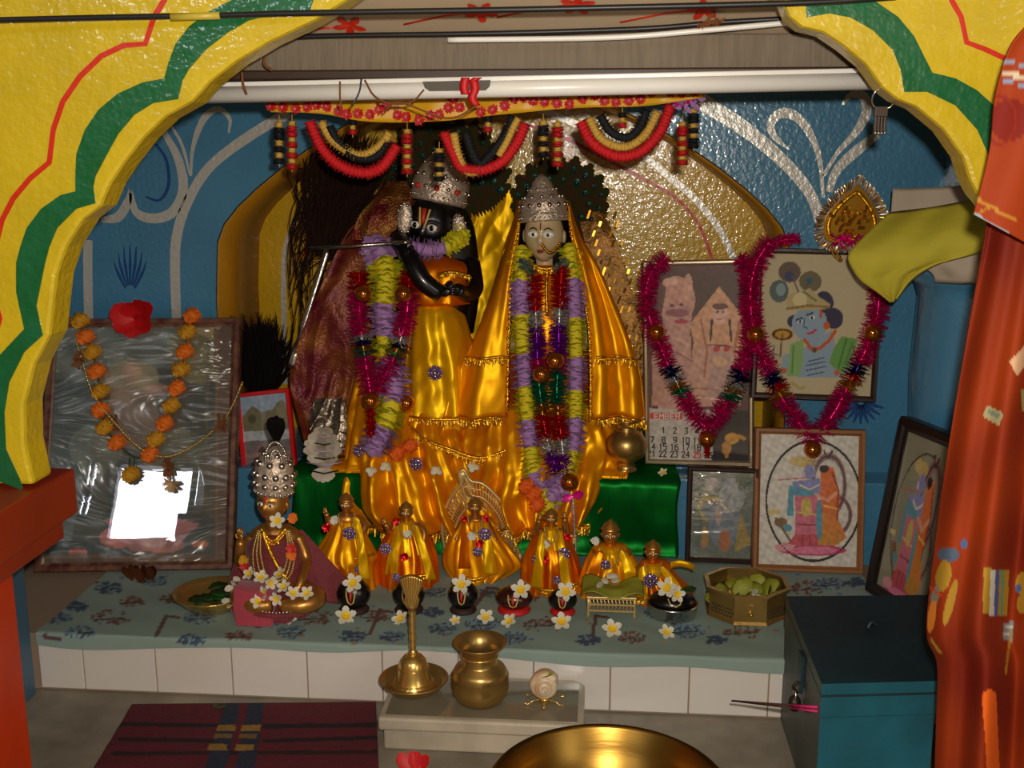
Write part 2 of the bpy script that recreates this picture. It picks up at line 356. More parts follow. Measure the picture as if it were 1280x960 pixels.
stroke(nb, [(600, 125), (667, 135), (720, 155), (800, 192), (835, 220), (870, 250), (900, 288), (920, 330)], 8, YN)
stroke(nb, [(640, 150), (700, 170), (760, 200), (825, 235), (850, 252), (870, 275), (882, 300), (892, 330)], 4, YN, 'painted_line', 'red_paint')
stroke(nb, [(380, 330), (384, 300), (400, 272), (430, 250)], 3, YN, 'painted_line', 'red_paint')
stroke(wb, [(874, 125), (936, 165), (987, 210), (1015, 247), (1028, 290), (1033, 330)], (20, 16, 13, 12), YW)
stroke(wb, [(986, 187), (969, 172), (963, 155), (977, 141), (998, 148), (1015, 172), (1025, 203), (1029, 247)], (2, 9, 12, 10, 7, 5, 4), YW)
stroke(wb, [(1053, 131), (1063, 119), (1079, 120), (1083, 140), (1070, 165), (1046, 192), (1029, 220)], (3, 11, 12, 8, 5, 4), YW)
stroke(wb, [(1097, 168), (1070, 189), (1046, 213), (1036, 240)], (9, 13, 11, 8), YW)
stroke(wb, [(361, 141), (309, 172), (261, 210), (234, 254), (221, 296), (219, 340), (222, 430)], (13, 12, 13, 12), YW)
stroke(wb, [(110, 300), (110, 345), (112, 440)], 12, YW)
stroke(wb, [(127, 275), (148, 271), (160, 252), (163, 237)], (7, 12, 12, 4), YW)
stroke(wb, [(163, 237), (170, 265), (192, 273), (216, 265), (229, 237), (223, 199), (204, 163)], (4, 12, 13, 12, 11, 7), YW)
stroke(wb, [(213, 155), (228, 182), (238, 220)], (3, 4, 2), YW)
stroke(wb, [(239, 220), (241, 186), (254, 150), (272, 136), (287, 148), (286, 166)], (2, 4, 7, 9, 6, 2), YW)
stroke(wb, [(182, 246), (200, 250), (211, 230), (208, 200), (195, 180)], (2, 4, 4, 3), YW, 'painted_curl', 'dark_blue_paint')
for k in range(7):
    a = -1.0+k*.33; stroke(wb, [(163+7*math.sin(a), 366-10*math.cos(a)), (163+20*math.sin(a), 352-26*math.cos(a)), (163+24*math.sin(a), 352-46*math.cos(a))], (2, 4, 1), YW, 'painted_plume', 'dark_blue_paint')
for k in range(9):
    a = -1.25+k*.31; stroke(wb, [(1076+5*math.sin(a), 500+6*math.cos(a)), (1076+14*math.sin(a), 500+17*math.cos(a)), (1076+30*math.sin(a), 500+30*math.cos(a))], (3, 5, 2), YW, 'painted_plume', 'dark_blue_paint')
# chamber side walls, inner ceiling
m = M(); box2(m, (xw2-.08, 1.6, 0), (xw2, 2.70, 1.6), 'blue_grey_paint'); struct('wall_left', m)
m = M(); box2(m, (xwr, 1.665, 0), (xwr+.08, 2.70, 1.6), 'blue_wall'); struct('wall_right', m)
zc = 1.40
m = M(); box2(m, (xw2-.05, 1.95, zc), (xwr+.05, 2.70, zc+.05), 'ceil_pink'); zb_ = P(600, 44, 1.85).z; prism(m, [Vector((xw2, 1.862, zb_)), Vector((xw2, 1.67, zb_+.10)), Vector((xw2, 1.67, zb_+.12)), Vector((xw2, 1.95, zb_+.12)), Vector((xw2, 1.95, zb_))], (xwr-xw2, 0, 0), 'ceil_pink'); ci = struct('ceiling_inner', m)
m = M()
for cx, cy in ((P(437, 36, 1.83).x, 1.83), (P(722, 18, 1.79).x, 1.785), (P(600, 25, 1.79).x, 1.80), (P(880, 25, 1.79).x, 1.80)):
    zc = zb_+.10*(1.862-cy)/.192
    for k in range(5):
        a = k*1.257+cx*5; petal(m, (cx, cy, zc-.001), (math.cos(a), math.sin(a)*.88, -math.sin(a)*.46), (0, -.46, -.88), .028, .014, 'red_paint', .05)
    tube(m, [(cx-.13, cy+.03, zc-.0165), (cx-.06, cy+.01, zc-.006), (cx, cy, zc-.001)], .0016, 'red_paint', 5)
obj('painted_flowers', m, ci)
# lintel beam with the batten under it
m = M(); a, b = P(290, 50, 1.84), P(1090, 45, 1.84); c = P(290, 98, 1.84)
box2(m, (xw2, 1.84, c.z+.006), (xwr, 1.95, P(600, 45, 1.84).z), 'lintel'); box2(m, (xw2, 1.825, c.z-.004), (xwr, 1.95, c.z+.012), 'dark_wood'); pass; struct('beam', m, bev=.003)
# painted corner pilaster on the right with a ledge that carries the cloths
m = M(); xa = P(1118, 500, 2.6).x
zl = P(1170, 335, 2.27).z-.004
lathe(m, [(.125, ZT-.1), (.125, .33), (.11, .38), (.118, .5), (.125, .62), (.12, .8), (.13, zl-.05), (.165, zl-.02), (.165, zl)], (xwr+.03, 2.46, 0), 'blue_wall', 40)
struct('trim_5', m)
# ------------------------------------------------------------------ hall, floor
m = M(); box2(m, (-3.6, -2.6, -.05), (2.4, 2.8, 0), 'floor_stone'); struct('floor', m)
m = M(); box2(m, (-3.6, -2.6, 3.0), (2.4, 1.7, 3.1), 'hall_wall'); struct('ceiling', m)
m = M(); box2(m, (2.2, -2.6, 0), (2.3, 1.66, 3.0), 'hall_wall'); struct('wall_hall_right', m)
m = M(); box2(m, (-3.6, -2.6, 0), (-3.5, 1.66, 3.0), 'hall_wall'); struct('wall_hall_left', m)
m = M(); box2(m, (-3.5, 1.6, 0), (-2.3, 1.66, 3.0), 'hall_wall'); struct('wall_hall_front', m)
WX0, WX1, WZ0, WZ1, WY = -2.13, -1.60, 1.99, 2.58, -1.8
m = M(); Yh = WY; VX0, VX1, VZ0, VZ1 = -2.44, -2.24, 2.14, 2.62
box2(m, (-3.6, Yh-.1, 0), (VX0, Yh, 3.0), 'hall_wall'); box2(m, (VX0, Yh-.1, 0), (VX1, Yh, VZ0), 'hall_wall'); box2(m, (VX0, Yh-.1, VZ1), (VX1, Yh, 3.0), 'hall_wall'); box2(m, (VX1, Yh-.1, 0), (WX0, Yh, 3.0), 'hall_wall'); box2(m, (WX1, Yh-.1, 0), (2.4, Yh, 2.3), 'hall_wall')
box2(m, (WX0, Yh-.1, 0), (WX1, Yh, WZ0), 'hall_wall'); box2(m, (WX0, Yh-.1, WZ1), (WX1, Yh, 3.0), 'hall_wall'); struct('wall_rear', m)
m = M(); box2(m, (WX0, Yh-.09, WZ0), (WX1, Yh-.07, WZ1), 'window_light'); w1 = struct('window_1', m)
m = M(); t = .03
box2(m, (WX0, Yh-.06, WZ0), (WX0+t, Yh+.02, WZ1), 'dark_wood'); box2(m, (WX1-t, Yh-.06, WZ0), (WX1, Yh+.02, WZ1), 'dark_wood'); box2(m, (WX0, Yh-.06, WZ0), (WX1, Yh+.02, WZ0+t), 'dark_wood'); box2(m, (WX0, Yh-.06, WZ1-t), (WX1, Yh+.02, WZ1), 'dark_wood')
obj('window_frame', m, w1)
m = M(); box2(m, (VX0, Yh-.09, VZ0), (VX1, Yh-.07, VZ1), 'window_light'); w2 = struct('window_2', m)
m = M()
for k in range(6): x = VX0+.008+.037*k; box2(m, (x-.011, Yh-.06, VZ0), (x+.011, Yh-.03, VZ1), 'dark_wood')
for z in (VZ0+.03, (VZ0+VZ1)/2, VZ1-.03): box2(m, (VX0, Yh-.055, z-.035), (VX1, Yh-.025, z+.035), 'dark_wood')
obj('window_bars', m, w2)
# ------------------------------------------------------------------ tiled ledge and niche step
m = M(); box2(m, (xw2, YT+.004, 0), (xwr, YW, ZT-.004), 'grout')
led = struct('trim_6', m)
xs = [xwl]+[P(x, 840, YT).x for x in (105, 195, 290, 384, 478, 573, 667, 763, 862, 962)]; w = xs[-1]-xs[-2]
while xs[-1]+w < xwr: xs.append(xs[-1]+w)
m = M()
for a, b in zip(xs, xs[1:]+[xwr]): box2(m, (a+.0012, YT, .004), (b-.0012, YT+.006, ZT-.004), 'tile_white')
obj('white_tiles', m, led, bev=.0015)

m = M(); box2(m, (xw2+.001, 1.64, 0), (xwl, 2.0, .36), 'blue_grey_paint'); struct('trim_8', m, bev=.004)
# ------------------------------------------------------------------ materials
satin('gold_satin', (230, 134, 8), (255, 194, 30), .42, .42, .25, 16)
satin('yellow_satin', (224, 158, 8), (255, 206, 34), .42, .4, .25, 14, (.4, 1, 1))
satin('orange_satin', (206, 84, 6), (255, 170, 26), .38, .4, .3, 18)
satin('green_satin', (4, 70, 22), (30, 140, 52), .42, .3, .45, 10, (1, 1, .6))
mat('black_stone', (14, 12, 14), .28, spec=.6, coat=.3)
mat('pale_stone', (200, 176, 132), .35, coat=.2)
mat('hair_black', (10, 8, 9), .45)
mat('silver_emboss', (214, 192, 172), .36, .62, bump=1.0, bscale=130)
mat('silver_plain', (205, 198, 190), .25, 1.0, bump=.2, bscale=80)
mat('eye_white', (240, 236, 228), .25); mat('eye_red', (176, 40, 36), .4); mat('iris_black', (8, 8, 10), .15)
mat('lip_red', (150, 34, 30), .4); mat('tilak_red', (196, 44, 20), .5); mat('tilak_yellow', (214, 176, 96), .5)
mat('gold_metal', (226, 164, 56), .26, 1.0); mat('gold_trim', (236, 176, 44), .3, .9, bump=.6, bscale=180)
mat('gold_glass', (206, 112, 30), .12, .85, coat=.6)
mat('fl_yellow', (222, 204, 24), .7); mat('fl_lime', (178, 186, 24), .7); mat('fl_mauve', (176, 130, 186), .75); mat('fl_pale_mauve', (200, 168, 204), .75)
mat('t_magenta', (224, 14, 124), .3, .6); mat('t_red', (206, 10, 20), .3, .6); mat('t_silver', (214, 210, 206), .3, .7); mat('t_purple', (150, 20, 176), .3, .6)
mat('t_green', (0, 130, 92), .3, .6); mat('t_blue', (30, 34, 120), .2, .85); mat('t_gold', (220, 160, 50), .25, .85); mat('t_black', (20, 18, 20), .4)
mat('peacock', (34, 42, 8), .75, rgb2=(58, 34, 10), vscale=50, spec=.15); mat('p_teal', (0, 84, 66), .4, .3); mat('p_blue', (4, 10, 34), .4, .3)
mat('whisk_hair', (36, 18, 10), .8, spec=.15); mat('whisk_black', (14, 9, 8), .85, spec=.15)
mat('maroon_gold', (104, 12, 34), .4, .3, rgb2=(150, 84, 30), vscale=16, bump=.6, bscale=160)
mat('brocade', (96, 60, 14), .4, .5, rgb2=(140, 96, 30), vscale=40, bump=.5, bscale=140)
mat('orange_fl', (232, 96, 12), .75); mat('petal_white', (218, 212, 194), .6, sub=.1); mat('petal_yellow', (240, 196, 20), .6)
mat('leaf_dark', (14, 40, 20), .5); mat('gem_purple', (150, 110, 180), .12, .6); mat('ribbon_pink', (224, 20, 140), .3, .3)
mat('paper_pale', (214, 206, 186), .7, rgb2=(190, 170, 150), vscale=30)
# ------------------------------------------------------------------ step under the statues
m = M(); sx0 = P(268, 640, 2.56).x; box2(m, (sx0, 2.56, 0), (xwr-.01, 3.02, ZS), 'blue_wall')
struct('trim_7', m, bev=.006)
# ------------------------------------------------------------------ helpers
def crinkle(p, seed=0):
    # creased cloth: ridged noise, mostly along y
    q = Vector((p.x*8+seed*3.1+p.z*2, p.y*5, p.z*4.5)); r = Vector((p.x*19+seed-p.z*6, p.y*12, p.z*10+seed*1.7)); s = Vector((p.x*40, p.y*24+seed, p.z*26))
    h = 1-2*abs(noise.noise(q))*1.6+.6*(1-2*abs(noise.noise(r))*1.6)+.14*(1-2*abs(noise.noise(s))*1.5)
    return Vector((.25*noise.noise(r), -h, .2*noise.noise(q)))
def loft_px(m, rows, n=64, steps=30, fold=0.0, k=11, mt='gold_satin', ymax=None, seed=0, grow=True, cap=(True, True), crump=0.0):
    # rows: (y_px, xL_px, xR_px, Ycentre, depth radius)
    r_ = random.Random(seed); ph = [r_.uniform(0, 6.28) for _ in range(4)]
    A = np.array(rows, float); t0 = np.linspace(0, 1, len(A)); R = []
    sp = smooth_path([Vector(a) for a in rows], steps)
    for j, q in enumerate(sp):
        y, xL, xR, Yc, b = q; t = j/(steps-1); c = P((xL+xR)/2, y, Yc); a = (P(xR, y, Yc)-P(xL, y, Yc)).length/2; ring = []
        am = fold*((.25+.75*t) if grow else 1)
        for i in range(n):
            th = 2*math.pi*i/n
            f = 1+am*(.6*math.sin(k*th+ph[0]+t*1.5)+.4*math.sin((k*1.7)*th+ph[1]-t*2)+.3*math.sin(3*th+ph[2]+5*t))
            p = Vector((c.x+a*math.cos(th)*(1+(f-1)*.35), Yc+b*math.sin(th)*f, c.z))
            if crump: p += crinkle(p, seed)*crump*min(1, .25+t*2)
            if ymax is not None and p.z < ZS+.012: p.y = min(p.y, ymax+.0006*i/n)
            ring.append(p)
        R.append(ring)
    rings(m, R, mt, cap)
    return R
def fringe(m, pts, L, mt='gold_trim', n=None, out=(0, -1, 0), wd=.004):
    pts = smooth_path(pts, n or max(8, int(sum((Vector(a)-Vector(b)).length for a, b in zip(pts, pts[1:]))/.0034))); o = Vector(out)
    tube(m, [p+o*.002 for p in pts], .0042, mt, 6); 
    tube(m, [p+o*.002+Vector((0, 0, -.008)) for p in pts], .0022, mt, 5)
    for p in pts:
        l = L*1.35*random.uniform(.6, 1.15); d = Vector((random.uniform(-.3, .3), 0, -1))+o*random.uniform(0, .35); petal(m, p+o*.002, d, o+Vector((random.uniform(-.5, .5), 0, 0)), l, wd, mt, random.uniform(-.3, .3))
def tinsel(m, path, r, segs, per=2300, w=.0042):
    # segs: [(t_end, material)], strip blades standing out from a core
    L = sum((a-b).length for a, b in zip(path, path[1:])); N = int(L*per)*2; q = resample(path, max(N, 12))
    core = resample(path, 24); 
    t0 = 0
    for te, mt in segs:
        a, b = int(t0*len(q)), max(int(te*len(q)), int(t0*len(q))+2)
        seg = q[a:b+1]
        if len(seg) > 2: tube(m, resample(seg, max(3, len(seg)//8)), r*.13, mt, 6)
        for i in range(a, min(b, len(q)-1)):
            t = (q[i+1]-q[max(i-1, 0)]).normalized(); u = Vector((random.gauss(0, 1), random.gauss(0, 1), random.gauss(0, 1))); u = (u-t*u.dot(t)*.75).normalized()
            s = t.cross(u).normalized(); s = (s+u.cross(s)*random.uniform(-.8, .8)).normalized()*w*.5; e = q[i]+u*r*random.uniform(.75, 1.15)
            m.add([q[i]-s, q[i]+s, e+s*.6, e-s*.6], [(0, 1, 2, 3)], mt, False)
        t0 = te
def rosette(m, c, ax, r, mt, n=14, droop=.35, mt2=None, w=None):
    ax = Vector(ax).normalized(); u = ax.orthogonal().normalized(); v = ax.cross(u)
    for i in range(n):
        a = 2*math.pi*(i+random.uniform(-.2, .2))/n; d = u*math.cos(a)+v*math.sin(a)
        petal(m, c, d+ax*random.uniform(-.12, .12), ax, r*random.uniform(.85, 1.08), w or r*.5, mt2 if (mt2 and random.random() < .35) else mt, random.uniform(-.1, droop))
def flower_garland(root, path, r, secs, layer=.013, flat=.75):
    # secs: [(t_end, 'yellow' or 'mauve')]; every section is a part
    L = sum((a-b).length for a, b in zip(path, path[1:])); q = resample(path, max(6, int(L/layer))); t0 = 0
    for te, kind in secs:
        a, b = int(round(t0*len(q))), int(round(te*len(q))); m = M()
        m1, m2 = ('fl_yellow', 'fl_lime') if kind == 'yellow' else ('fl_mauve', 'fl_pale_mauve') if kind == 'mauve' else (kind, kind)
        for i in range(a, max(b, a+1)):
            i = min(i, len(q)-1); t = (q[min(i+1, len(q)-1)]-q[max(i-1, 0)]).normalized(); c = q[i]
            ell(m, c, r*.55, m1, 10, 6); rosette(m, c, t+Vector((0, -.25, 0)), r, m1, 13, .45, m2)
        obj(kind+'_flowers' if kind in ('yellow', 'mauve') else 'orange_flowers', m, root); t0 = te
def head(m, mh, c, a, h, rot, mt):
    # face looks along -y; a half-width, h half-height
    nu, nv = 44, 36; vs = []; fs = []
    g = lambda x, z, x0, z0, sx, sz: math.exp(-((x-x0)/sx)**2-((z-z0)/sz)**2)
    for i in range(nv+1):
        th = math.pi*i/nv
        for k in range(nu):
            p = 2*math.pi*k/nu; x, y, z = math.sin(th)*math.cos(p), math.sin(th)*math.sin(p), math.cos(th)
            nx = x*(1-.30*max(0, -z)**1.6); ny = y*(1-.12*max(0, -z)); fr = max(0, -y)**.5
            d = .26*g(x, z, 0, -.14, .11, .16)+.13*g(x, z, 0, .08, .09, .2)-.10*(g(x, z, .36, .1, .2, .12)+g(x, z, -.36, .1, .2, .12))+.09*g(x, z, 0, -.48, .2, .07)+.10*g(x, z, 0, -.8, .22, .14)+.05*(g(x, z, .42, -.28, .2, .2)+g(x, z, -.42, -.28, .2, .2))+.05*g(x, z, 0, .3, .6, .08)
            v = Vector((nx*a, (ny-d*fr)*a*1.02, z*h)); vs.append(Vector(c)+rot @ v)
    for i in range(nv):
        for k in range(nu): k2 = (k+1) % nu; fs.append((i*nu+k, (i+1)*nu+k, (i+1)*nu+k2, i*nu+k2))
    mh.add(vs, fs, mt)
    for s in (-1, 1): ell(mh, Vector(c)+rot @ Vector((s*a*1.0, .1*a, -.05*h)), (a*.12, a*.22, h*.24), mt, 10, 8)
    return lambda x, y, z: Vector(c)+rot @ Vector((x*a, y*a, z*h))
def limb(m, pts, rs, mt): tube(m, smooth_path(pts, 22), [float(np.interp(i/21, np.linspace(0, 1, len(rs)), rs)) for i in range(22)], mt, 14)
def hand(m, c, d, n, L, mt):
    # palm at c, fingers along d, back of the hand facing n
    c = Vector(c); d = Vector(d).normalized(); n = Vector(n); n = (n-d*n.dot(d)).normalized(); s = d.cross(n)
    rot = Matrix((s, d, n)).transposed()
    ell(m, c+d*L*.22, (L*.22, L*.3, L*.1), mt, 12, 8, rot)
    for i, (o, l) in enumerate([(-.16, .42), (-.055, .5), (.055, .46), (.16, .36)]):
        b = c+d*L*.42+s*o*L; tube(m, smooth_path([b, b+d*l*L*.45-n*L*.03, b+d*l*L*.75-n*L*.14, b+d*l*L*.8-n*L*.28], 9), [L*.055]*5+[L*.05]*3+[L*.035], mt, 8)
    b = c+d*L*.12-s*.2*L; tube(m, smooth_path([b, b-s*L*.12+d*L*.15, b-s*L*.12+d*L*.32-n*L*.06], 7), [L*.06]*5+[L*.05, L*.035], mt, 8)
def brooch(root, c, r, name='brooch'):
    m = M(); c = Vector(c)
    for i in range(14):
        a = i*.449; ell(m, c+Vector((math.cos(a)*r, 0, math.sin(a)*r)), r*.24, 'silver_plain' if i % 2 else 'gem_purple', 6, 5)
    for i in range(8):
        a = i*.785; ell(m, c+Vector((math.cos(a)*r*.55, -r*.12, math.sin(a)*r*.55)), r*.24, 'gem_purple' if i % 2 else 'silver_plain', 6, 5)
    ell(m, c+Vector((0, -r*.15, 0)), r*.33, 'silver_plain', 8, 6); ell(m, c+Vector((0, r*.2, 0)), (r, r*.25, r), 'gem_purple', 12, 6)
    return obj(name, m, root)
def feature(name, root, fn): m = M(); fn(m); return obj(name, m, root)
def eyes(root, at, rot, a, zx, sc=1.0, iris='iris_black', red=False, ir=1.0):
    for s in (-1, 1):
        m = M(); c = at(s*.37, -.93, zx); ell(m, c, (a*.22*sc, a*.1, a*.13*sc), 'eye_white', 14, 10, rot)
        ell(m, c+rot @ Vector((0, -a*.06, 0)), (a*.095*sc*ir, a*.06, a*.105*sc*ir), iris, 12, 8, rot)
        if red:
            for q in (-1, 1): ell(m, c+rot @ Vector((q*a*.2*sc, a*.0, 0)), (a*.05, a*.08, a*.06), 'eye_red', 8, 6, rot)
        obj('eye', m, root)
        m = M(); tube(m, smooth_path([at(s*.16, -1.0, zx+.17), at(s*.36, -1.0, zx+.25), at(s*.62, -.83, zx+.15)], 9), [a*.02, a*.03, a*.035, a*.035, a*.035, a*.03, a*.03, a*.02, a*.01], 'hair_black', 6); obj('eyebrow', m, root)
# ------------------------------------------------------------------ dark statue
YS = 2.72
bk = thing('statue', 'black stone deity statue with silver crown, flute pose and flower garlands, in gold satin', 'statue', P(540, 600, YS))
bk.location.z = ZS
rotk = Matrix.Rotation(math.radians(-14), 3, 'Z') @ Matrix.Rotation(math.radians(9), 3, 'Y') @ Matrix.Rotation(math.radians(6), 3, 'X')
m = M(); ck = P(541, 281, 2.68); a = 30*.00203; h = 40*.00203
at = head(None, m, ck, a, h, rotk, 'black_stone')
cb = Vector((ck.x, YS, 0))
z_ = lambda y, Y=YS: P(540, y, Y).z
tube(m, [ck+Vector((0, .01, -.03)), P(541, 320, YS-.01), P(540, 345, YS)], [.03, .03, .04], 'black_stone', 16)
loft_px(m, [(318, 520, 560, YS, .03), (332, 480, 592, YS, .05), (370, 488, 588, YS, .06), (420, 500, 580, YS, .055), (470, 496, 586, YS, .06), (560, 500, 590, YS, .05), (598, 510, 590, YS, .05)], 32, 20, 0, 3, 'black_stone')
limb(m, [P(503, 322, YS), P(499, 300, 2.64), P(512, 322, 2.58), P(528, 350, 2.56), P(551, 368, 2.57)], [.03, .027, .025, .024, .021], 'black_stone')
limb(m, [P(588, 330, YS), P(594, 358, 2.67), P(586, 368, 2.63), P(572, 362, 2.58)], [.026, .022, .02, .016], 'black_stone')
hand(m, P(551, 367, 2.57), Vector((1, -.2, .35)), Vector((.2, -1, .2)), .05, 'black_stone'); hand(m, P(574, 365, 2.575), Vector((-1, -.2, .75)), Vector((-.3, -1, .1)), .045, 'black_stone')
obj('body', m, bk)
eyes(bk, at, rotk, a, .07, 1.12, red=True)
feature('lips', bk, lambda m: (ell(m, at(0, -1.0, -.47), (a*.2, a*.06, a*.06), 'lip_red', 12, 8, rotk), ell(m, at(0, -.99, -.53), (a*.15, a*.06, a*.05), 'lip_red', 12, 8, rotk)))
def tilak(m):
    tube(m, [at(0, -1.07, .1), at(0, -1.07, .3), at(0, -.97, .62)], [a*.06, a*.08, a*.1], 'tilak_red', 8, flat=.4)
    for s in (-1, 1): tube(m, [at(s*.05, -1.09, .0), at(s*.14, -1.05, .25), at(s*.22, -.95, .62)], [a*.035, a*.045, a*.05], 'tilak_yellow', 6, flat=.5)
feature('forehead_mark', bk, tilak)
def crown(root, c, rot, prof, jewels, name='crown', mt='silver_emboss', scal=.0):
    m = M(); lathe(m, prof, (0, 0, 0), mt, 36, 1, .85)
    for r, z, n, rr in jewels:
        for i in range(n):
            t = 2*math.pi*i/n; ell(m, (r*math.cos(t), r*.85*math.sin(t), z), rr, 'silver_plain', 8, 6)
    T = Matrix.Translation(c) @ rot.to_4x4(); m.v = [tuple(T @ Vector(v)) for v in m.v]
    o = obj(name, m, root); return o, T
s = .00203
cr, T = crown(bk, P(547, 254, 2.69), Matrix.Rotation(math.radians(11), 3, 'Y') @ Matrix.Rotation(math.radians(-6), 3, 'X'),
    [(33*s, 0), (35*s, 3*s), (35.5*s, 10*s), (34*s, 12*s), (36*s, 18*s), (34*s, 28*s), (28*s, 42*s), (20*s, 54*s), (12*s, 63*s), (5*s, 71*s), (1*s, 76*s)],
    [(35.5*s, 6*s, 34, 1.5*s), (35.5*s, 17*s, 16, 2.8*s), (32*s, 31*s, 14, 3*s), (25*s, 46*s, 11, 2.6*s), (17*s, 58*s, 8, 2.2*s)])
m = M()
for t in (-1.57, -2.3, -.85): m = M(); ell(m, T @ Vector((36.5*s*math.cos(t), 31*s*math.sin(t), 16*s)), 3.6*s, 'tilak_red', 8, 6); obj('jewel', m, cr)
for x, y, Y in ((506, 273, 2.625), (575, 288, 2.65)):
    m = M(); c = P(x, y, Y); ell(m, c, (9*s, 5*s, 20*s), 'silver_emboss', 16, 12, Matrix.Rotation(math.radians(8 if x < 540 else -12), 3, 'Y'))
    for i in range(12): t = i*.524; ell(m, c+Vector((8*s*math.cos(t), -3*s, 18*s*math.sin(t))), 2.2*s, 'silver_plain', 6, 5)
    obj('earring', m, bk)
m = M(); loft_px(m, [(250, 522, 572, 2.73, .05), (275, 512, 590, 2.74, .05), (310, 512, 597, 2.75, .045), (360, 545, 600, 2.76, .04), (415, 570, 592, 2.76, .025)], 28, 20, .05, 9, 'hair_black'); obj('hair', m, bk)
# clothes
m = M(); loft_px(m, [(319, 528, 562, YS-.006, .04), (333, 497, 591, YS-.008, .066), (355, 492, 590, YS-.008, .076), (378, 498, 588, YS-.008, .074)], 80, 24, .05, 9, 'orange_satin', seed=13, crump=.006); obj('chest_cloth', m, bk)
m = M(); fringe(m, [P(548, 343, 2.635), P(565, 340, 2.632), P(588, 345, 2.65)], .010); obj('fringe', m, bk)
m = M()
loft_px(m, [(374, 516, 566, YS-.01, .065), (392, 508, 580, YS-.01, .085), (430, 503, 592, YS-.01, .10), (470, 498, 600, YS-.01, .11), (525, 498, 606, YS-.01, .12)], 120, 48, .16, 7, 'yellow_satin', seed=3, cap=(True, True), crump=.006); obj('gold_tunic', m, bk)
m = M()
RK = loft_px(m, [(455, 446, 590, YS, .06), (500, 436, 600, YS-.01, .10), (540, 430, 618, YS-.03, .14), (580, 424, 640, YS-.05, .17), (612, 424, 655, YS-.05, .19), (641, 446, 662, YS-.05, .19)], 210, 64, .22, 17, 'gold_satin', ymax=2.546, seed=5, crump=.012); sk = obj('skirt', m, bk)
def front(x, y, Y=2.5): return P(x, y, Y)
m = M(); fringe(m, [p+Vector((0, -.007, .012)) for p in RK[-1][106:210:4]], .02, wd=.005); obj('fringe', m, bk)
m = M(); fringe(m, [P(505, 520, 2.60), P(540, 524, 2.575), P(575, 524, 2.585)], .012); obj('fringe', m, bk)
m = M(); tube(m, smooth_path([P(518, 378, 2.635), P(512, 420, 2.61), P(506, 470, 2.60), P(504, 518, 2.595)], 40), .0035, 'gold_trim', 6)
for q in smooth_path([P(517, 378, 2.63), P(511, 420, 2.605), P(505, 470, 2.595), P(503, 518, 2.59)], 34): ell(m, q, .0042, 'gold_metal', 6, 5)
obj('beaded_edge', m, bk)
m = M(); fringe(m, [P(505, 525, 2.59), P(530, 548, 2.555), P(560, 560, 2.54), P(600, 572, 2.54), P(640, 560, 2.55)], .014); obj('fringe', m, bk)
brooch(bk, P(544, 466, 2.585), .016); brooch(bk, P(520, 580, 2.495), .014); brooch(bk, P(448, 564, 2.545), .012)
# ------------------------------------------------------------------ pale statue
rd = thing('statue', 'pale faced deity statue under an orange gold satin veil with pointed silver crown', 'statue', P(690, 600, YS)); rd.location.z = ZS
rotr = Matrix.Rotation(math.radians(-7), 3, 'Z') @ Matrix.Rotation(math.radians(1), 3, 'Y') @ Matrix.Rotation(math.radians(4), 3, 'X')
m = M(); cr_ = P(680, 294, 2.66); a = 24.5*.002; h = 33*.002; at = head(None, m, cr_, a, h, rotr, 'pale_stone')
tube(m, [cr_+Vector((0, .015, -.03)), P(681, 330, 2.69), P(682, 350, 2.70)], [.026, .026, .04], 'pale_stone', 16)
loft_px(m, [(330, 660, 704, 2.70, .03), (345, 635, 728, 2.70, .045), (420, 645, 722, YS, .05), (520, 645, 720, YS, .05), (598, 655, 720, YS, .05)], 28, 16, 0, 3, 'pale_stone')
limb(m, [P(636, 350, 2.70), P(628, 400, 2.68), P(640, 430, 2.64), P(660, 432, 2.62)], [.024, .021, .018, .015], 'pale_stone'); limb(m, [P(728, 350, 2.70), P(736, 400, 2.68), P(728, 430, 2.64), P(708, 430, 2.62)], [.024, .021, .018, .015], 'pale_stone')
hand(m, P(660, 432, 2.62), (1, -.1, .2), (0, -1, .2), .04, 'pale_stone'); hand(m, P(708, 430, 2.62), (-1, -.1, .2), (0, -1, .2), .04, 'pale_stone')
obj('body', m, rd); eyes(rd, at, rotr, a, .12, 1.35, ir=.72)
feature('lips', rd, lambda m: (ell(m, at(0, -1.0, -.46), (a*.2, a*.06, a*.055), 'lip_red', 12, 8, rotr), ell(m, at(0, -.99, -.52), (a*.15, a*.06, a*.05), 'lip_red', 12, 8, rotr)))
def nosering(m):
    for i in range(16):
        t = i/15; ell(m, at(.12+.75*t, -1.12+.62*t*t, -.22-.3*math.sin(t*3.1)), a*.085, 'gold_metal', 6, 5)
    for i in range(12):
        t = i/11; ell(m, at(.2+.6*t, -1.08+.45*t*t, -.32-.22*math.sin(t*3.1)), a*.07, 'gold_metal', 6, 5)
    tube(m, [at(0, -1.05, .3), at(0, -.98, .55)], a*.03, 'lip_red', 6)
feature('nose_chain', rd, nosering)
m = M(); loft_px(m, [(258, 655, 706, 2.70, .045), (280, 650, 712, 2.705, .05), (320, 646, 716, 2.71, .045), (350, 650, 712, 2.72, .03)], 24, 12, .03, 7, 'hair_black'); obj('hair', m, rd)
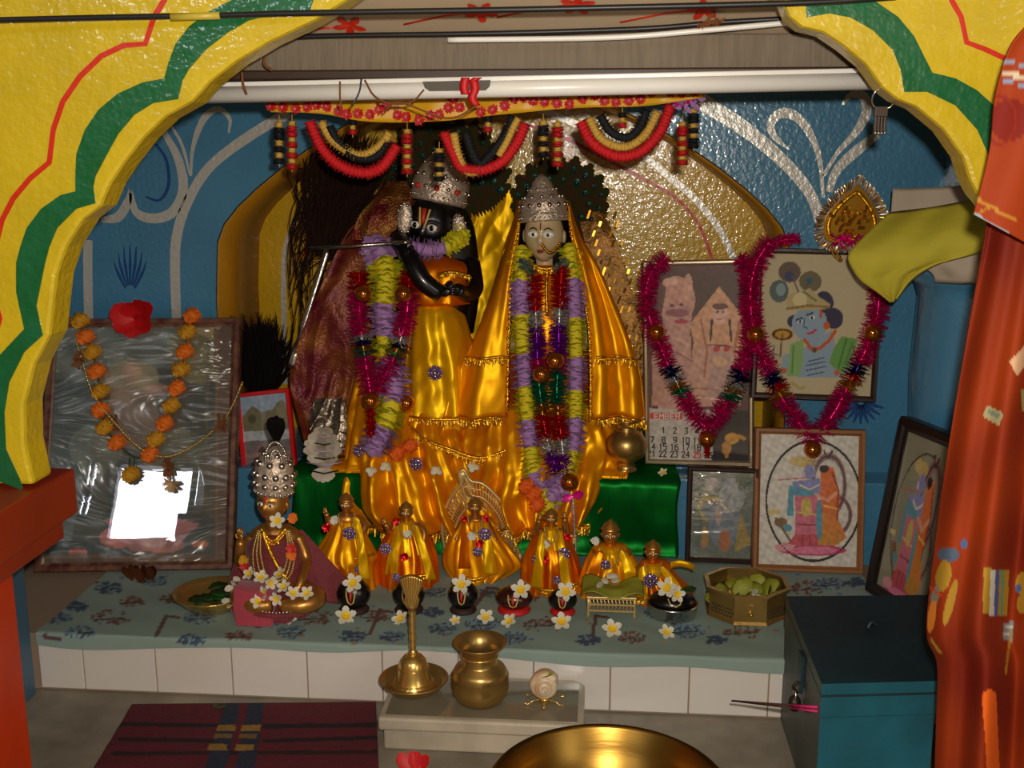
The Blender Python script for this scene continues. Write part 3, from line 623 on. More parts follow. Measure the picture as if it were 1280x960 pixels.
cr, T = crown(rd, P(680, 277, 2.655), Matrix.Rotation(math.radians(-4), 3, 'Y') @ Matrix.Rotation(math.radians(-4), 3, 'X'),
    [(29*s, 0), (30*s, 2*s), (30*s, 10*s), (28*s, 12*s), (29.5*s, 18*s), (27*s, 26*s), (20*s, 30*s), (18*s, 36*s), (13*s, 42*s), (12*s, 46*s), (7*s, 52*s), (2*s, 56*s)],
    [(30*s, 5*s, 34, 1.4*s), (29*s, 19*s, 15, 3*s), (24*s, 29*s, 12, 2.4*s), (17*s, 38*s, 10, 2*s)])
m = M(); loft_px(m, [(330, 662, 702, 2.695, .045), (345, 640, 722, 2.69, .06), (380, 636, 728, 2.69, .075), (440, 634, 736, 2.69, .085), (520, 634, 740, 2.69, .10)], 100, 40, .06, 9, 'orange_satin', seed=8, crump=.006); obj('blouse', m, rd)
m = M(); fringe(m, [P(655, 322, 2.64), P(668, 332, 2.625), P(684, 336, 2.622), P(700, 330, 2.63), P(710, 318, 2.645)], .012); tube(m, smooth_path([P(684, 336, 2.625), P(683, 365, 2.61), P(684, 395, 2.605)], 14), .004, 'gold_trim', 6); obj('collar_trim', m, rd)
m = M(); RR = loft_px(m, [(500, 572, 760, 2.69, .10), (540, 560, 780, 2.68, .13), (580, 556, 776, 2.66, .16), (600, 556, 768, 2.655, .17), (622, 575, 752, 2.65, .18), (641, 598, 738, 2.65, .18)], 210, 60, .22, 19, 'gold_satin', ymax=2.546, seed=11, crump=.012); obj('skirt', m, rd)
m = M(); fringe(m, [p+Vector((0, -.007, .012)) for p in RR[-1][130:210:4]], .018, wd=.005); obj('fringe', m, rd)
# veil: an open sheet from inner left edge round the back to inner right edge
VR = [  # y, inner left, outer left, outer right, inner right, Yfront, Ymid
    (252, 651, 647, 712, 709, 2.668, 2.72), (275, 649, 643, 718, 712, 2.66, 2.72), (300, 647, 634, 728, 716, 2.648, 2.715), (330, 642, 626, 746, 722, 2.635, 2.70), (370, 638, 614, 764, 730, 2.615, 2.68), (410, 636, 600, 780, 736, 2.60, 2.66), (455, 635, 580, 795, 738, 2.585, 2.65), (490, 634, 566, 800, 738, 2.57, 2.645), (522, 634, 556, 802, 738, 2.56, 2.64)]
sp = smooth_path([Vector(v) for v in VR], 46); n = 110; R = []
for j, q in enumerate(sp):
    y, il, ol, orr, ir, Yf, Ym = q; t = j/45
    key = [P(il, y, Yf), P((il*.75+ol*.25), y, Yf-.012), P((il+ol)/2, y, Yf+.004), P(ol+2, y, Ym-.03), P(ol, y, Ym), P(ol+8, y, Ym+.10), P((il+ir)/2, y, Ym+.14), P(orr-8, y, Ym+.10), P(orr, y, Ym), P(orr-2, y, Ym-.03), P((ir+orr)/2, y, Yf+.004), P((ir*.75+orr*.25), y, Yf-.012), P(ir, y, Yf)]
    if j == 0: pass
    r = smooth_path(key, n); amp = .007+.021*t
    for i in range(n):
        u = i/(n-1); w = amp*math.sin(u*62+.5*math.sin(t*3))*min(1, 6*u, 6*(1-u))+amp*.5*math.sin(u*27+2*t); r[i] = Vector((r[i].x, r[i].y+w, r[i].z))+crinkle(r[i], 4)*(.0015+.004*t)
    R.append(r)
m = M(); rings(m, R, 'gold_satin', closed=False)
top = smooth_path([(P(680, 244, 2.72)) for _ in range(2)]+[P(680, 244, 2.72)], n)
top = [Vector((p.x*.3+P(680, 244, 2.74).x*.7, p.y*.4+2.74*.6, p.z+.012)) for p in R[0]]
rings(m, [top, R[0]], 'gold_satin', closed=False)
obj('veil', m, rd, solid=.0025, off=0)
def row(k, lo, hi): return [p+Vector((0, -.006, 0)) for p in R[k][lo:hi]]
kA = 33; kB = 45
for k, lo, hi in ((kA, 1, 34), (kA, 77, 109), (kB, 1, 34), (kB, 77, 109)):
    m = M(); fringe(m, [p for p in row(k, lo, hi)][::2], .016); obj('fringe', m, rd)
for idx in (0, n-1):
    m = M(); tube(m, [R[j][idx]+Vector((0, -.004, 0)) for j in range(2, 46)], .0045, 'gold_trim', 6)
    for j in range(2, 46): ell(m, R[j][idx]+Vector((random.uniform(-.004, .004), -.008, 0)), .004, 'gold_metal', 5, 4)
    obj('beaded_edge', m, rd)
# ------------------------------------------------------------------ garlands on the statues
g = thing('flower_garland', 'yellow and mauve flower garland hanging on the black statue', 'garland', P(480, 420, 2.58), 'flower garlands on the statues')
pth = smooth_path([P(578, 292, 2.65), P(562, 307, 2.615), P(538, 313, 2.60), P(516, 309, 2.60)], 20); flower_garland(g, pth, .028, [(.45, 'yellow'), (1, 'mauve')])
pth = smooth_path([P(470, 305, 2.63), P(482, 340, 2.60), P(480, 390, 2.585), P(485, 440, 2.575), P(492, 480, 2.56), P(487, 515, 2.545), P(468, 560, 2.53)], 60)
flower_garland(g, pth, .046, [(.10, 'mauve'), (.31, 'yellow'), (.45, 'mauve'), (.55, 'yellow'), (.74, 'mauve'), (.88, 'yellow'), (1, 'mauve')])
g = thing('flower_garland', 'long yellow and mauve flower garland hanging in two strands on the pale statue', 'garland', P(690, 620, 2.5), 'flower garlands on the statues')
pth = smooth_path([P(652, 315, 2.64), P(652, 380, 2.60), P(655, 460, 2.575), P(661, 540, 2.545), P(668, 590, 2.51), P(685, 632, 2.455)], 60)
flower_garland(g, pth, .034, [(.12, 'yellow'), (.26, 'mauve'), (.40, 'yellow'), (.52, 'mauve'), (.64, 'yellow'), (.75, 'mauve'), (.86, 'yellow'), (.93, 'mauve'), (1, 'yellow')])
pth = smooth_path([P(712, 312, 2.64), P(718, 380, 2.60), P(720, 460, 2.575), P(718, 540, 2.545), P(708, 592, 2.505), P(690, 620, 2.46)], 60)
flower_garland(g, pth, .032, [(.13, 'yellow'), (.27, 'mauve'), (.43, 'yellow'), (.55, 'mauve'), (.66, 'yellow'), (.78, 'mauve'), (.9, 'yellow'), (1, 'mauve')])
m = M()
for x, y in ((658, 336), (662, 342), (704, 330), (700, 336), (654, 330)):
    c = P(x, y, 2.61); rosette(m, c, (0, -1, 0), .018, 'leaf_dark', 7, .2)
obj('dark_leaves', m, g)
def balls(root, pts, r, name='gold_ball'):
    for q in pts:
        m = M(); lathe(m, [(r*math.sin(t)*1.0, -r*math.cos(t)) for t in np.linspace(0, math.pi, 13)], q, 'gold_glass', 20, wob=lambda a, i: .03*math.cos(10*a)); obj(name, m, root)
tg = thing('tinsel_garland', 'magenta tinsel garland with gold balls hanging on the black statue', 'garland', P(470, 430, 2.52))
for pts in ([(449, 340, 2.60), (450, 400, 2.57), (455, 440, 2.55), (463, 490, 2.53)], [(512, 340, 2.58), (508, 395, 2.56), (495, 440, 2.545), (473, 488, 2.53)]):
    m = M(); tinsel(m, smooth_path([P(*p) for p in pts], 40), .03, [(.16, 't_red'), (.52, 't_magenta'), (.57, 't_silver'), (.62, 't_blue'), (.66, 't_gold'), (.70, 't_green'), (1, 't_magenta')]); obj('tinsel_strand', m, tg)
balls(tg, [P(454, 367, 2.54), P(504, 367, 2.53), P(463, 501, 2.50), P(508, 504, 2.55)], .021)
m = M(); tinsel(m, [P(463, 510, 2.51), P(464, 545, 2.50)], .014, [(1, 't_red')]); obj('tassel', m, tg)
tg = thing('tinsel_garland', 'red silver purple and green tinsel garland hanging down the front of the pale statue', 'garland', P(690, 600, 2.46))
for pts, o in (([(668, 345, 2.61), (670, 400, 2.585), (672, 450, 2.565), (676, 500, 2.545), (684, 550, 2.525), (697, 592, 2.50)], 0), ([(702, 335, 2.60), (699, 400, 2.575), (698, 450, 2.555), (696, 500, 2.535), (702, 550, 2.515), (706, 592, 2.495)], .015)):
    m = M(); tinsel(m, smooth_path([P(*p) for p in pts], 50), .026, [(.18+o, 't_red'), (.26+o, 't_silver'), (.42+o, 't_purple'), (.48+o, 't_magenta'), (.64+o, 't_green'), (.70+o, 't_gold'), (.82+o, 't_red'), (.89+o, 't_silver'), (1, 't_purple')]); obj('tinsel_strand', m, tg)
balls(tg, [P(694, 451, 2.53), P(677, 468, 2.53), P(712, 603, 2.47)], .022)
m = M()
for sgn in (-1, 1): petal(m, P(716, 620, 2.455), (sgn, -.1, .35*sgn), (0, -1, .2), .028, .02, 'ribbon_pink', .2)
obj('ribbon', m, tg)
m = M(); tinsel(m, [P(716, 622, 2.46), P(720, 690, 2.43)], .011, [(1, 't_silver')], 900, .002); obj('tassel', m, tg)
# ------------------------------------------------------------------ flute, shawls, whisks, peacock fans
m = M(); tube(m, [P(388, 311, 2.55), P(505, 303, 2.55)], .0045, 'silver_plain', 10); tube(m, [P(505, 303, 2.55), P(514, 302.4, 2.57)], .0045, 'silver_plain', 10)
tag(obj('flute', m), 'thin grey metal flute held out sideways by the black statue', 'flute')
def sheet(name, rows, Y, mt, label, cat, amp=.012, k=18, n=70, steps=90, th=.003, dY=0.0, seed=1, group=None):
    sp = smooth_path([Vector(r) for r in rows], steps); R = []; r_ = random.Random(seed); ph = r_.uniform(0, 6)
    for j, q in enumerate(sp):
        t = j/(steps-1); Yq = q[3] if len(q) > 3 else Y
        R.append([P(q[1]+(q[2]-q[1])*i/(n-1), q[0], Yq+amp*(.35*math.sin(k*.5*i/(n-1)+ph+2*t)+.7*crinkle(P(q[1]+(q[2]-q[1])*i/(n-1), q[0], Yq), seed).y)) for i in range(n)])
    m = M(); rings(m, R, mt, closed=False); o = obj(name, m, solid=th)
    return tag(o, label, cat, group)
sheet('shawl', [(226, 482, 508, 2.74), (250, 462, 514, 2.72), (280, 440, 500, 2.69), (320, 418, 470, 2.66), (370, 396, 452, 2.65), (430, 372, 446, 2.64), (475, 362, 442, 2.635), (520, 372, 432, 2.63), (570, 385, 428, 2.62)], 2.7, 'maroon_gold', 'maroon and gold glitter shawl hanging at the left of the black statue', 'shawl', .012, 13)
mat('gold_glitter', (170, 120, 50), .35, .7, rgb2=(110, 26, 30), vscale=18, bump=1.0, bscale=190)
mat('foil', (126, 112, 98), .3, .8, bump=1.0, bscale=60)
sheet('scarf', [(226, 486, 508, 2.70), (246, 470, 516, 2.67), (268, 450, 510, 2.645), (290, 441, 484, 2.635), (300, 440, 464, 2.635)], 2.66, 'gold_glitter', 'gold glitter scarf end falling from the crown of the black statue to its left', 'scarf', .009, 9, seed=4)
sheet('crumpled_foil', [(498, 394, 430, 2.60), (525, 386, 434, 2.585), (552, 392, 432, 2.575), (566, 404, 426, 2.575)], 2.6, 'foil', 'crumpled silvery foil scrap above the white layered ornament', 'foil', .016, 9, seed=6)
sheet('brocade_cloth', [(262, 722, 752, 2.80), (300, 730, 770, 2.78), (360, 750, 788, 2.76), (430, 776, 804, 2.74), (500, 788, 812, 2.73)], 2.78, 'brocade', 'dark gold brocade cloth with shiny stripes behind the pale statue, at its right', 'cloth', .003, 12)
m = M()
for i in range(4):
    for j in range(16):
        t = j/16; x = 736+i*11+t*(50-i*2); y = 268+t*190; 
        if random.random() < .8: box(m, P(x, y, 2.735-.01*t), (.0055, .0015, .019*random.uniform(.6, 1.2)), 't_gold', Matrix.Rotation(.32, 3, 'Y') @ Matrix.Rotation(random.uniform(-.5, .5), 3, 'X'))
obj('gold_spangle', m, [o for o in COL.objects if o.name == 'brocade_cloth'][0])
sheet('backdrop_cloth', [(236, 578, 648, 2.93), (300, 576, 646, 2.92), (360, 574, 644, 2.91), (425, 572, 640, 2.90)], 2.92, 'yellow_satin', 'bright yellow satin cloth hung on the niche wall between the two statues', 'cloth', .006, 5)
def whisk(name, label, base, dirs, hairmt, n, L, spread, handle=None, seed=1, curl=.05):
    w = thing(name, label, 'whisk', base); r_ = random.Random(seed); m = M(); base = Vector(base)
    for i in range(n):
        d = Vector(dirs).normalized(); side = Vector((r_.gauss(0, 1), r_.gauss(0, .35), r_.gauss(0, .6))); side -= d*side.dot(d)
        l = L*r_.uniform(.45, 1.0); c = base+side*.006; pts = [c]
        for k in range(1, 8):
            t = k/7; pts.append(c+d*l*t+side*spread*(t**.7)+Vector((math.sin(t*5+i)*curl*t, 0, math.cos(t*4+i*2)*curl*t*.7)))
        tube(m, pts, [.0022]*6+[.0014, .0006], hairmt, 4, False)
    obj('hair', m, w)
    if handle:
        h = M(); a, b = Vector(handle[0]), Vector(handle[1]); q = resample([a, b], 26)
        tube(h, q, [.013, .0155, .016, .016, .015, .012]+[.007]*2+[.0095+.0012*(i % 2) for i in range(18)], 'silver_plain', 10); obj('handle', h, w)
    return w
whisk('fly_whisk', 'dark brown hair fly whisk with silver handle leaning at the left of the black statue', P(405, 322, 2.69), P(452, 165, 2.72)-P(405, 322, 2.69), 'whisk_hair', 430, .34, .046, (P(364, 460, 2.64), P(410, 312, 2.68)), 3, .016)
w = [o for o in COL.objects if o.name == 'fly_whisk'][0]
m = M(); r_ = random.Random(9)
for i in range(70):
    a = P(r_.uniform(385, 430), r_.uniform(200, 330), 2.70); b = P(r_.uniform(362, 392), r_.uniform(260, 420), 2.70); c = (a+b)/2+Vector((r_.uniform(-.05, .01), r_.uniform(-.02, .02), r_.uniform(-.02, .05)))
    tube(m, smooth_path([a, c, b], 10), .0013, 'whisk_hair', 4, False)
obj('loose_hair', m, w)
whisk('fly_whisk', 'short black hair whisk standing behind the red edged picture', P(330, 492, 2.675), P(322, 366, 2.68)-P(330, 492, 2.675), 'whisk_black', 420, .21, .030, None, 5, .010)
def fan(name, label, cx, cy, rx, ry, Y, n, a0, a1):
    f = thing(name, label, 'peacock fan', P(cx, cy+ry*.55, Y), 'peacock feather fans behind the crowns')
    base = P(cx, cy+ry*.6, Y)
    for layer, (sc, nn) in enumerate(((1.0, n), (.7, n*2//3))):
        for i in range(nn):
            an = math.radians(a0+(a1-a0)*(i+.5*layer)/(nn-1+.5*layer)); px_, py_ = cx+rx*sc*math.cos(an), cy-ry*sc*math.sin(an)
            tip = P(px_, py_, Y-.008*layer-.003*(i % 2)); d = tip-base; Lf = d.length; d.normalize(); nrm = Vector((0, -1, 0)); sd = d.cross(nrm).normalized()
            m = M(); vs = []; K = 40; fs = []
            for k in range(K+1):
                t = k/K; w_ = .045*(math.sin(min(1, t*1.02)*math.pi*.93+.12)**.8)*(random.uniform(.9, 1.1) if k % 2 else random.uniform(.6, .8)); c = base+d*Lf*t+nrm*(.002+.0006*i)
                vs += [c-sd*w_, c+nrm*.003, c+sd*w_]
            for k in range(K): fs += [(3*k, 3*k+1, 3*k+4, 3*k+3), (3*k+1, 3*k+2, 3*k+5, 3*k+4)]
            m.add(vs, fs, 'peacock'); tube(m, [base, tip], .0016, 'peacock', 5)
            rot = Matrix((sd, -nrm, d)).transposed(); ce = base+d*Lf*random.uniform(.72, .86)+nrm*(.007+.0006*i)
            fo = obj('feather', m, f)
            ec = random.uniform(.55, 1.0); m = M(); ell(m, ce, (.0095*ec, .0022, .0125*ec), 'p_teal', 12, 6, rot); ell(m, ce-d*.002+nrm*.002, (.006*ec, .002, .0075*ec), 'p_blue', 10, 6, rot); obj('feather_eye', m, fo)
fan('peacock_feather_fan', 'peacock feather fan spread behind the crown of the black statue', 556, 218, 84, 78, 2.84, 15, -10, 190)
fan('peacock_feather_fan', 'rounder peacock feather fan spread behind the crown of the pale statue', 700, 246, 62, 54, 2.80, 15, -50, 230)
# ------------------------------------------------------------------ loose blossoms on the skirts
def marigold(m, c, r, mt='orange_fl', n=44):
    c = Vector(c); ell(m, c, r*.82, mt, 12, 8)
    for i in range(n):
        z = 1-2*(i+.5)/n; a = i*2.4; q = math.sqrt(1-z*z); d = Vector((q*math.cos(a), q*math.sin(a), z)); t = d.orthogonal().normalized()
        petal(m, c+d*r*.62, d+t*random.uniform(-.9, .9), t, r*.42, r*.42, mt, .5)
for lab, pts in (('orange marigold head on the skirt of the black statue, touching its mauve garland end', [(497, 566, 2.50)]), ('orange marigold head on the skirt of the black statue, right of its neighbour', [(513, 557, 2.50)]), ('topmost of three orange marigold heads at the foot of the pale statue garland', [(658, 607, 2.43)]), ('middle one of three orange marigold heads at the foot of the pale statue garland', [(668, 617, 2.43)]), ('lowest of three orange marigold heads at the foot of the pale statue garland', [(672, 631, 2.43)])):
    for p in pts: m = M(); marigold(m, P(*p), .0205); tag(obj('marigold', m), lab, 'flower', 'loose marigold heads on the skirts')
def blossom(m, c, up, r, spin=0.0, white='petal_white'):
    up = Vector(up).normalized(); u = up.orthogonal().normalized(); v = up.cross(u); c = Vector(c)
    for i in range(5):
        a = spin+i*1.2566; d = u*math.cos(a)+v*math.sin(a)
        petal(m, c+d*r*.08, d+up*.12, up, r, r*.72, white, .16); petal(m, c+d*r*.02+up*r*.05, d+up*.25, up, r*.5, r*.42, 'petal_yellow', .1)
    ell(m, c+up*r*.03, (r*.16,)*3, 'petal_yellow', 8, 6)
for x, y, Y, wh in ((465, 588, 2.50, 'leftmost of the four'), (483, 583, 2.49, 'second from the left of the four'), (546, 588, 2.475, 'third from the left of the four'), (592, 583, 2.47, 'rightmost of the four')):
    m = M(); q = P(x, y, Y-.012)
    for k in range(4): petal(m, q, (math.cos(k*1.5+x), -.3, math.sin(k*1.5+x)*.7), (0, -1, .3), .016, .013, 'petal_white', .3)
    ell(m, q, .004, 'petal_yellow', 6, 5); tag(obj('white_blossom', m), 'small white blossom on the lower gold skirt, '+wh, 'flower', 'white blossoms on the lower skirt')
# pale layered ornament at the left of the skirt
m = M(); r_ = .0
for k, (y, w_) in enumerate([(541, 14), (550, 21), (559, 26), (568, 27), (576, 22), (586, 18)]):
    c = P(405, y, 2.545-.004*k); 
    for q in range(-3, 4): petal(m, c, (q*.4, -.25, .3 if k < 5 else -.8), (0, -1, .3), w_*.0019, .022, 'paper_pale', .1)
    tube(m, [P(405-w_, y+2, 2.54-.004*k), P(405, y+6, 2.515-.004*k), P(405+w_, y+2, 2.54-.004*k)], .002, ('fl_pale_mauve', 'leaf_dark')[k % 2], 5)
ell(m, P(405, 563, 2.55), (.035, .012, .05), 'paper_pale', 14, 10)
tag(obj('paper_ornament', m), 'white layered ornament with thin coloured lines beside the red edged picture', 'ornament')
# ------------------------------------------------------------------ pictures, calendar, garlands on them, hanging decorations
mat('print', (200, 200, 200), .5, vcol=True)
mat('print_matte', (200, 200, 200), .85, vcol=True)
mat('frame_maroon', (84, 38, 34), .4, bump=.2, bscale=60, rgb2=(120, 84, 60), vscale=45)
mat('frame_dark', (50, 28, 22), .35, bump=.15, bscale=40); mat('frame_brown', (150, 92, 42), .5, bump=.15, bscale=40, var=.2, vscale=20, stretch=(1, 1, 6)); mat('frame_black', (26, 18, 16), .35)
mat('frame_red', (214, 24, 30), .3, coat=.4); mat('aluminium', (206, 190, 166), .3, .85); mat('backing', (70, 56, 44), .8)
mat('ink_black', (40, 36, 36), .7); mat('ink_red', (206, 60, 40), .7); mat('ink_white', (230, 220, 214), .7)
glassmat('glass', refl=.0, rough=.0); glassmat('wrapped_glass', refl=.05, rough=.0, bump=.02, bscale=5, haze=.03, film=.06); glassmat('plastic_wrap', refl=.12, rough=.05, bump=.8, bscale=12, haze=.05)
mat('bead_gold', (206, 176, 110), .28, .8); mat('hib_red', (196, 12, 18), .55); mat('mari_orange', (228, 112, 12), .75); mat('mari_gold', (200, 140, 14), .75); mat('stem_green', (44, 66, 24), .7); mat('dry_brown', (120, 68, 30), .8); mat('dry_tan', (196, 160, 110), .7)
class Quad:
    # a rectangle in space: lower left corner o, unit vectors u (width) v (height) n (towards the viewer)
    def __init__(q, bl, br, tl):
        bl, br, tl = Vector(bl), Vector(br), Vector(tl); q.o = bl; q.w = (br-bl).length; q.u = (br-bl).normalized(); v = tl-bl; v = v-q.u*v.dot(q.u); q.h = v.length; q.v = v.normalized(); q.n = q.u.cross(q.v)
        q.n = q.n if q.n.y < 0 or abs(q.n.y) < .3 else -q.n
    def at(q, a, b, d=0.0): return q.o+q.u*q.w*a+q.v*q.h*b+q.n*d      # fractions
    def pt(q, x, y, d=0.0): return q.o+q.u*x+q.v*y+q.n*d              # metres
    def rot(q): return Matrix((q.u, -q.n, q.v)).transposed()
    def plane(q, x, y, d=0.0):                                       # where the sight line of photo pixel (x, y) meets the rectangle
        r = Vector(ray(x, y)); o = Vector((0, 0, CZ)); t = (q.o+q.n*d-o).dot(q.n)/r.dot(q.n); return o+r*t
def qbox(m, q, x0, x1, y0, y1, d0, d1, mt):
    p = [q.pt(x, y, d) for x in (x0, x1) for y in (y0, y1) for d in (d0, d1)]
    m.add(p, [(0, 1, 3, 2), (4, 6, 7, 5), (0, 4, 5, 1), (2, 3, 7, 6), (0, 2, 6, 4), (1, 5, 7, 3)], mt, False)
def molding(m, q, w, prof, mt):
    # mitred frame; prof = [(fraction of width from outside, height)]
    x0, y0, x1, y1 = 0, 0, q.w, q.h; R = []
    for f, d in prof:
        i = w*f; R.append([q.pt(x0+i, y0+i, d), q.pt(x1-i, y0+i, d), q.pt(x1-i, y1-i, d), q.pt(x0+i, y1-i, d)])
    o = len(m.v); n = len(R)
    m.add([p for r in R for p in r], [(i*4+k, i*4+(k+1) % 4, ((i+1) % n)*4+(k+1) % 4, ((i+1) % n)*4+k) for i in range(n) for k in range(4)], mt, False)
def picture(name, label, q, fw, fmat, img, nu, nv, group=None, th=.022, prof=None, glass='glass', pm='print', cat='picture'):
    r = thing(name, label, cat, q.o, group)
    m = M(); molding(m, q, fw, prof or [(0, -th), (0, 0), (.15, .006), (.6, .006), (.8, .001), (1, -.001), (1, -th)], fmat); obj('frame', m, r)
    m = M(); qbox(m, q, fw*.5, q.w-fw*.5, fw*.5, q.h-fw*.5, -th, -.008, 'backing'); obj('backing', m, r)
    m = M(); a = fw*.8; vs = []
    for j in range(nv+1):
        for i in range(nu+1): vs.append(q.pt(a+(q.w-2*a)*i/nu, a+(q.h-2*a)*j/nv, -.0055))
    W = nu+1; m.add(vs, [(j*W+i, j*W+i+1, (j+1)*W+i+1, (j+1)*W+i) for j in range(nv) for i in range(nu)], pm)
    # photo pixel of every vertex, so that the picture can be described in photo pixels
    V = np.array([tuple(v) for v in vs])-np.array([0, 0, CZ]); zc = V @ _F; X = 640+FPX*(V @ _R)/zc; Y = 480-FPX*(V @ _U)/zc
    m.col = img(X, Y, (V, q)); obj('print', m, r)
    if glass: m = M(); qbox(m, q, a, q.w-a, a, q.h-a, -.0035, -.0015, glass); obj('glass', m, r)
    return r
# --- big picture at the left
BL = PZ(42, 716, ZT+.004); BR = PZ(292, 712, ZT+.004); TLz = P(298, 397, 2.615)
q = Quad(BL, BR, BL+(TLz-BR))
def img(X, Y, _):
    n = np.zeros(X.shape)
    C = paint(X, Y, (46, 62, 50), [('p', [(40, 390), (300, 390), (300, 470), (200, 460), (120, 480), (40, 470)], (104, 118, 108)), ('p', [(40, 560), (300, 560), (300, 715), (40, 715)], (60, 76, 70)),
        ('e', 250, 440, 40, 40, (120, 116, 70)), ('e', 165, 475, 34, 26, (150, 140, 104)), ('e', 165, 468, 12, 15, (176, 140, 110)), ('p', [(140, 485), (192, 485), (206, 560), (124, 560)], (136, 116, 96)), ('e', 195, 487, 16, 8, (168, 120, 100)),
        ('e', 120, 560, 34, 30, (110, 120, 104)), ('e', 225, 570, 40, 34, (96, 104, 84)), ('p', [(130, 650), (165, 690), (210, 690), (250, 655), (190, 640)], (190, 120, 120)), ('e', 148, 672, 24, 13, (206, 130, 120)), ('e', 205, 680, 26, 11, (200, 126, 116)), ('e', 97, 690, 12, 5, (200, 100, 60)), ('e', 250, 680, 10, 5, (200, 110, 70)),
        ('e', 262, 600, 14, 45, (90, 84, 60)), ('e', 90, 440, 26, 34, (122, 132, 124)), ('l', [(262, 425), (258, 520), (262, 600)], 3, (100, 90, 60)), ('e', 275, 410, 30, 14, (180, 160, 110))])
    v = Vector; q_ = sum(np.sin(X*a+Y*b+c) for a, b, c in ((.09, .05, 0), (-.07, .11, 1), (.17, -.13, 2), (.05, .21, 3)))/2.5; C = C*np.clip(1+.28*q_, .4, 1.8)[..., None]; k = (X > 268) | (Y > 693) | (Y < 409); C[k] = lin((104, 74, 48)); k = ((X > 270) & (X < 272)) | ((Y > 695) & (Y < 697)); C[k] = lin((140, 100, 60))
    return C
pl = picture('framed_picture', 'big glazed picture at the far left with a marigold garland and a bright window reflection', q, .022, 'frame_maroon', img, 120, 150, glass='wrapped_glass')
QL = q
# garland of marigolds on it
mg = thing('marigold_garland', 'orange and yellow marigold garland hanging over the big left picture', 'garland', QL.at(.5, 1))
Lp = [(100, 401, 'g'), (107, 421, 'o'), (115, 440, 'g'), (121, 464, 'o'), (125, 489, 'g'), (125, 512, 'o'), (131, 534, 'g'), (146, 553, 'o'), (187, 568, 'o'), (195, 549, 'g'), (206, 529, 'o'), (214, 507, 'g'), (221, 485, 'o'), (226, 462, 'g'), (231, 439, 'o'), (234, 415, 'g'), (240, 395, 'o'), (163, 593, 'g')]
for x, y, k in Lp:
    m = M(); r = 12.5*.00178; c = QL.plane(x, y, r*.75); marigold(m, c, r, 'mari_orange' if k == 'o' else 'mari_gold', 60); obj('marigold', m, mg)
m = M(); tube(m, smooth_path([QL.plane(x, y, .006) for x, y, k in Lp[:8]]+[QL.plane(166, 571, .006)]+[QL.plane(x, y, .006) for x, y, k in Lp[8:17]], 60), .0022, 'stem_green', 6); tube(m, [QL.plane(162, 572, .006), QL.plane(162, 590, .01)], .002, 'stem_green', 5); tube(m, [QL.plane(168, 572, .006), QL.plane(167, 590, .01)], .002, 'stem_green', 5); obj('string', m, mg)
bg_ = thing('bead_garland', 'string of small gold beads with dry tassel swagged across the big left picture', 'garland', QL.at(.5, .6))
bp = smooth_path([QL.plane(96, 430, .012), QL.plane(102, 448, .012), QL.plane(116, 492, .022), QL.plane(143, 528, .028), QL.plane(175, 560, .028), QL.plane(207, 571, .02), QL.plane(240, 558, .014), QL.plane(275, 530, .012), QL.plane(290, 508, .012), QL.plane(303, 478, .012)], 120)
m = M()
for p in bp[::2]: ell(m, p, .0042, 'bead_gold', 6, 5)
for p in bp[1::2]: ell(m, p, .0034, 'bead_gold', 6, 5)
tube(m, bp, .0012, 'dry_tan', 4); obj('beads', m, bg_)
for x, y in ((142, 528), (100, 450), (277, 529), (212, 583)):
    m = M()
    for k in range(26): petal(m, QL.plane(x+random.uniform(-4, 4), y+random.uniform(-6, 6), .014), (random.gauss(0, 1), -abs(random.gauss(0, .5)), random.gauss(0, 1)), (0, -1, 0), .016, .007, 'dry_brown', .2)
    obj('dried_flower', m, bg_)
m = M(); c = QL.plane(215, 604, .012)
for k in range(50):
    a = random.uniform(0, 6.28); petal(m, c, (math.cos(a), -.5+random.uniform(-.4, .3), math.sin(a)), (0, -1, 0), .024, .0035, 'dry_tan', .1)
tube(m, [QL.plane(207, 571, .012), QL.plane(214, 600, .012)], .003, 'dry_brown', 6); obj('tassel', m, bg_)
hb = thing('hibiscus', 'red hibiscus flower on the top edge of the big left picture', 'flower', QL.plane(170, 398, .02))
m = M(); c = QL.plane(168, 398, .022)
for a, L_, w_ in ((2.6, .05, .045), (3.6, .045, .04), (.5, .065, .045), (-.5, .05, .04), (1.5, .04, .045), (4.6, .042, .045)):
    for k in range(2): petal(m, c, (math.cos(a+k*.25), -.2-.15*k, math.sin(a+k*.25)), (0, -1, .2), L_*1.15, w_*1.1, 'hib_red', random.uniform(.1, .4))
obj('petals', m, hb); m = M(); tube(m, [c, c+Vector((.02, -.03, .012)), c+Vector((.034, -.045, .02))], [.003, .0025, .002], 'hib_red', 6); obj('stamen', m, hb)
